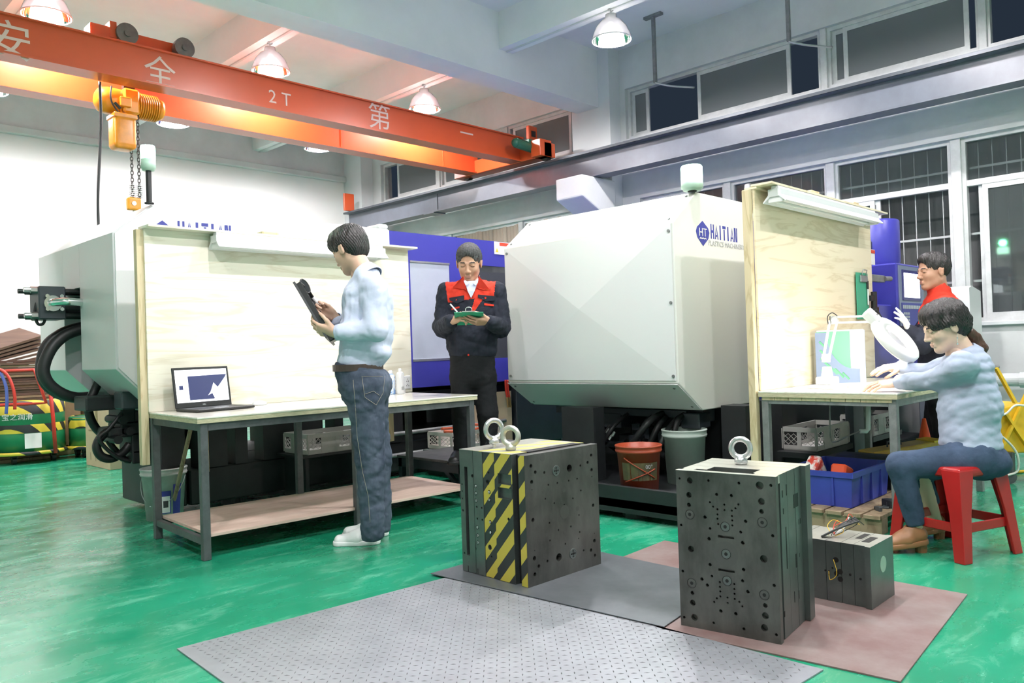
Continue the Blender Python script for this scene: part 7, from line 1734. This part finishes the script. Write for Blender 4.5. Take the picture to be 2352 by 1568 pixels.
# ------------------------------------------------------------------ wall side on the right
pv = thing('drain_pipe', 'white pvc pipes running along the window wall at the right edge', 'pipe', (8.3, 1.9, .1))
b = MB(); zz = xP(2310, 872, 8.3).z; b.cyl((8.3, 2.12, zz), (8.3, -1.5, zz), .06, n=20); b.build('pipe', M['pvc'], pv, world=True)
b = MB(); b.cyl((8.3, 2.06, .0), (8.3, 2.06, zz), .06, n=20); b.build('pipe', M['pvc'], pv, world=True)
for z_ in (zz-.1, .40, .30):
    b = MB(); b.cyl((8.3, 2.06, z_-.03), (8.3, 2.06, z_+.03), .072, n=20); b.build('pipe_collar', M['pvc'], pv, world=True)
b = MB(); b.cyl((8.3, 1.75, zz), (8.3, 1.62, zz), .072, n=20); b.build('pipe_collar', M['pvc'], pv, world=True)
b = MB(); q = D(2268, 920, 7.6); b.box(8.1, 8.45, 2.2, 2.55, 0, .95, .01); tag(b.build('electric_cabinet', mat('blue_grey_cabinet', (.28, .31, .38), .45)), 'narrow blue-grey cabinet by the wall behind the seated woman', 'cabinet')
b = MB(); q = D(2200, 700, 7.0); b.prism([(q.x-.10, .0), (q.x+.25, 0), (q.x+.25, q.z+.12), (q.x-.02, q.z+.16), (q.x-.10, q.z+.14)], q.y-.12, q.y+.12, 'Y'); o = b.build('machine_cabinet', M['grey_panel']); tag(o, 'light grey cabinet top behind the shoulder of the man at the control panel', 'cabinet')
# yellow mop wringer cart
yc = D(2335, 990, 5.6); mc = thing('mop_cart', 'yellow mop bucket cart with folding handle at the right edge', 'cart', (yc.x, yc.y, 0))
dY = 5.6
def DD(px, py, dd=0): return D(px, py, dY+dd)
b = MB()
P = [DD(2293, 940), DD(2345, 925), DD(2400, 930), DD(2400, 1040), DD(2330, 1040), DD(2296, 1036)]
A = [b.bm.verts.new(p) for p in P]; B = [b.bm.verts.new(p+Fh*.34) for p in P]; b.bm.faces.new(A); b.bm.faces.new(B[::-1])
for i in range(len(P)): b.bm.faces.new((A[i], A[(i+1) % 6], B[(i+1) % 6], B[i]))
b.build('bucket_body', M['yellow'], mc, world=True, bevel=.01)
for (n_, p0, p1, w_) in (('handle_bar', (2288, 845), (2332, 925), .03), ('handle_bar', (2272, 895), (2400, 1085), .035), ('handle_bar', (2300, 1030), (2360, 900), .03)):
    b = MB(); b.bar(DD(*p0, -.03), DD(*p1, -.03), w_, .018); b.build(n_, M['yellow'], mc, world=True)
b = MB(); b.cyl(DD(2262, 846, -.06), DD(2292, 842, .02), .014, n=10); b.build('grip', M['iron_mid'], mc, world=True)
for px in (2320, 2390):
    b = MB(); q = DD(px, 1050); z_ = .045; b.cyl((q.x, q.y, z_), (q.x+.03, q.y+.03, z_), .045, n=16); b.box(q.x-.02, q.x+.05, q.y-.02, q.y+.05, z_+.02, DD(px, 1038).z, .004); b.build('caster', M['iron'], mc, world=True)
b = MB(); b.tube(spline([DD(2275, 960, -.1), DD(2310, 950, -.1), DD(2335, 930, -.1), DD(2380, 938, -.1)]), .008, 6); b.tube(spline([DD(2270, 985, -.1), DD(2305, 1005, -.12), DD(2335, 1040, -.12), DD(2338, 1080, -.1), DD(2310, 1092, -.1)]), .008, 6)
tag(b.build('clear_hose', mat('clear_hose', (.6, .62, .55), .25)), 'thin pale hose looped over the yellow cart', 'hose')
b = MB(); b.tube([zP(2290, 1088, .012), zP(2352, 1082, .012), zP(2420, 1080, .012)], .012, 6); tag(b.build('yellow_hose', M['yellow']), 'yellow hose on the floor behind the red stool', 'hose')
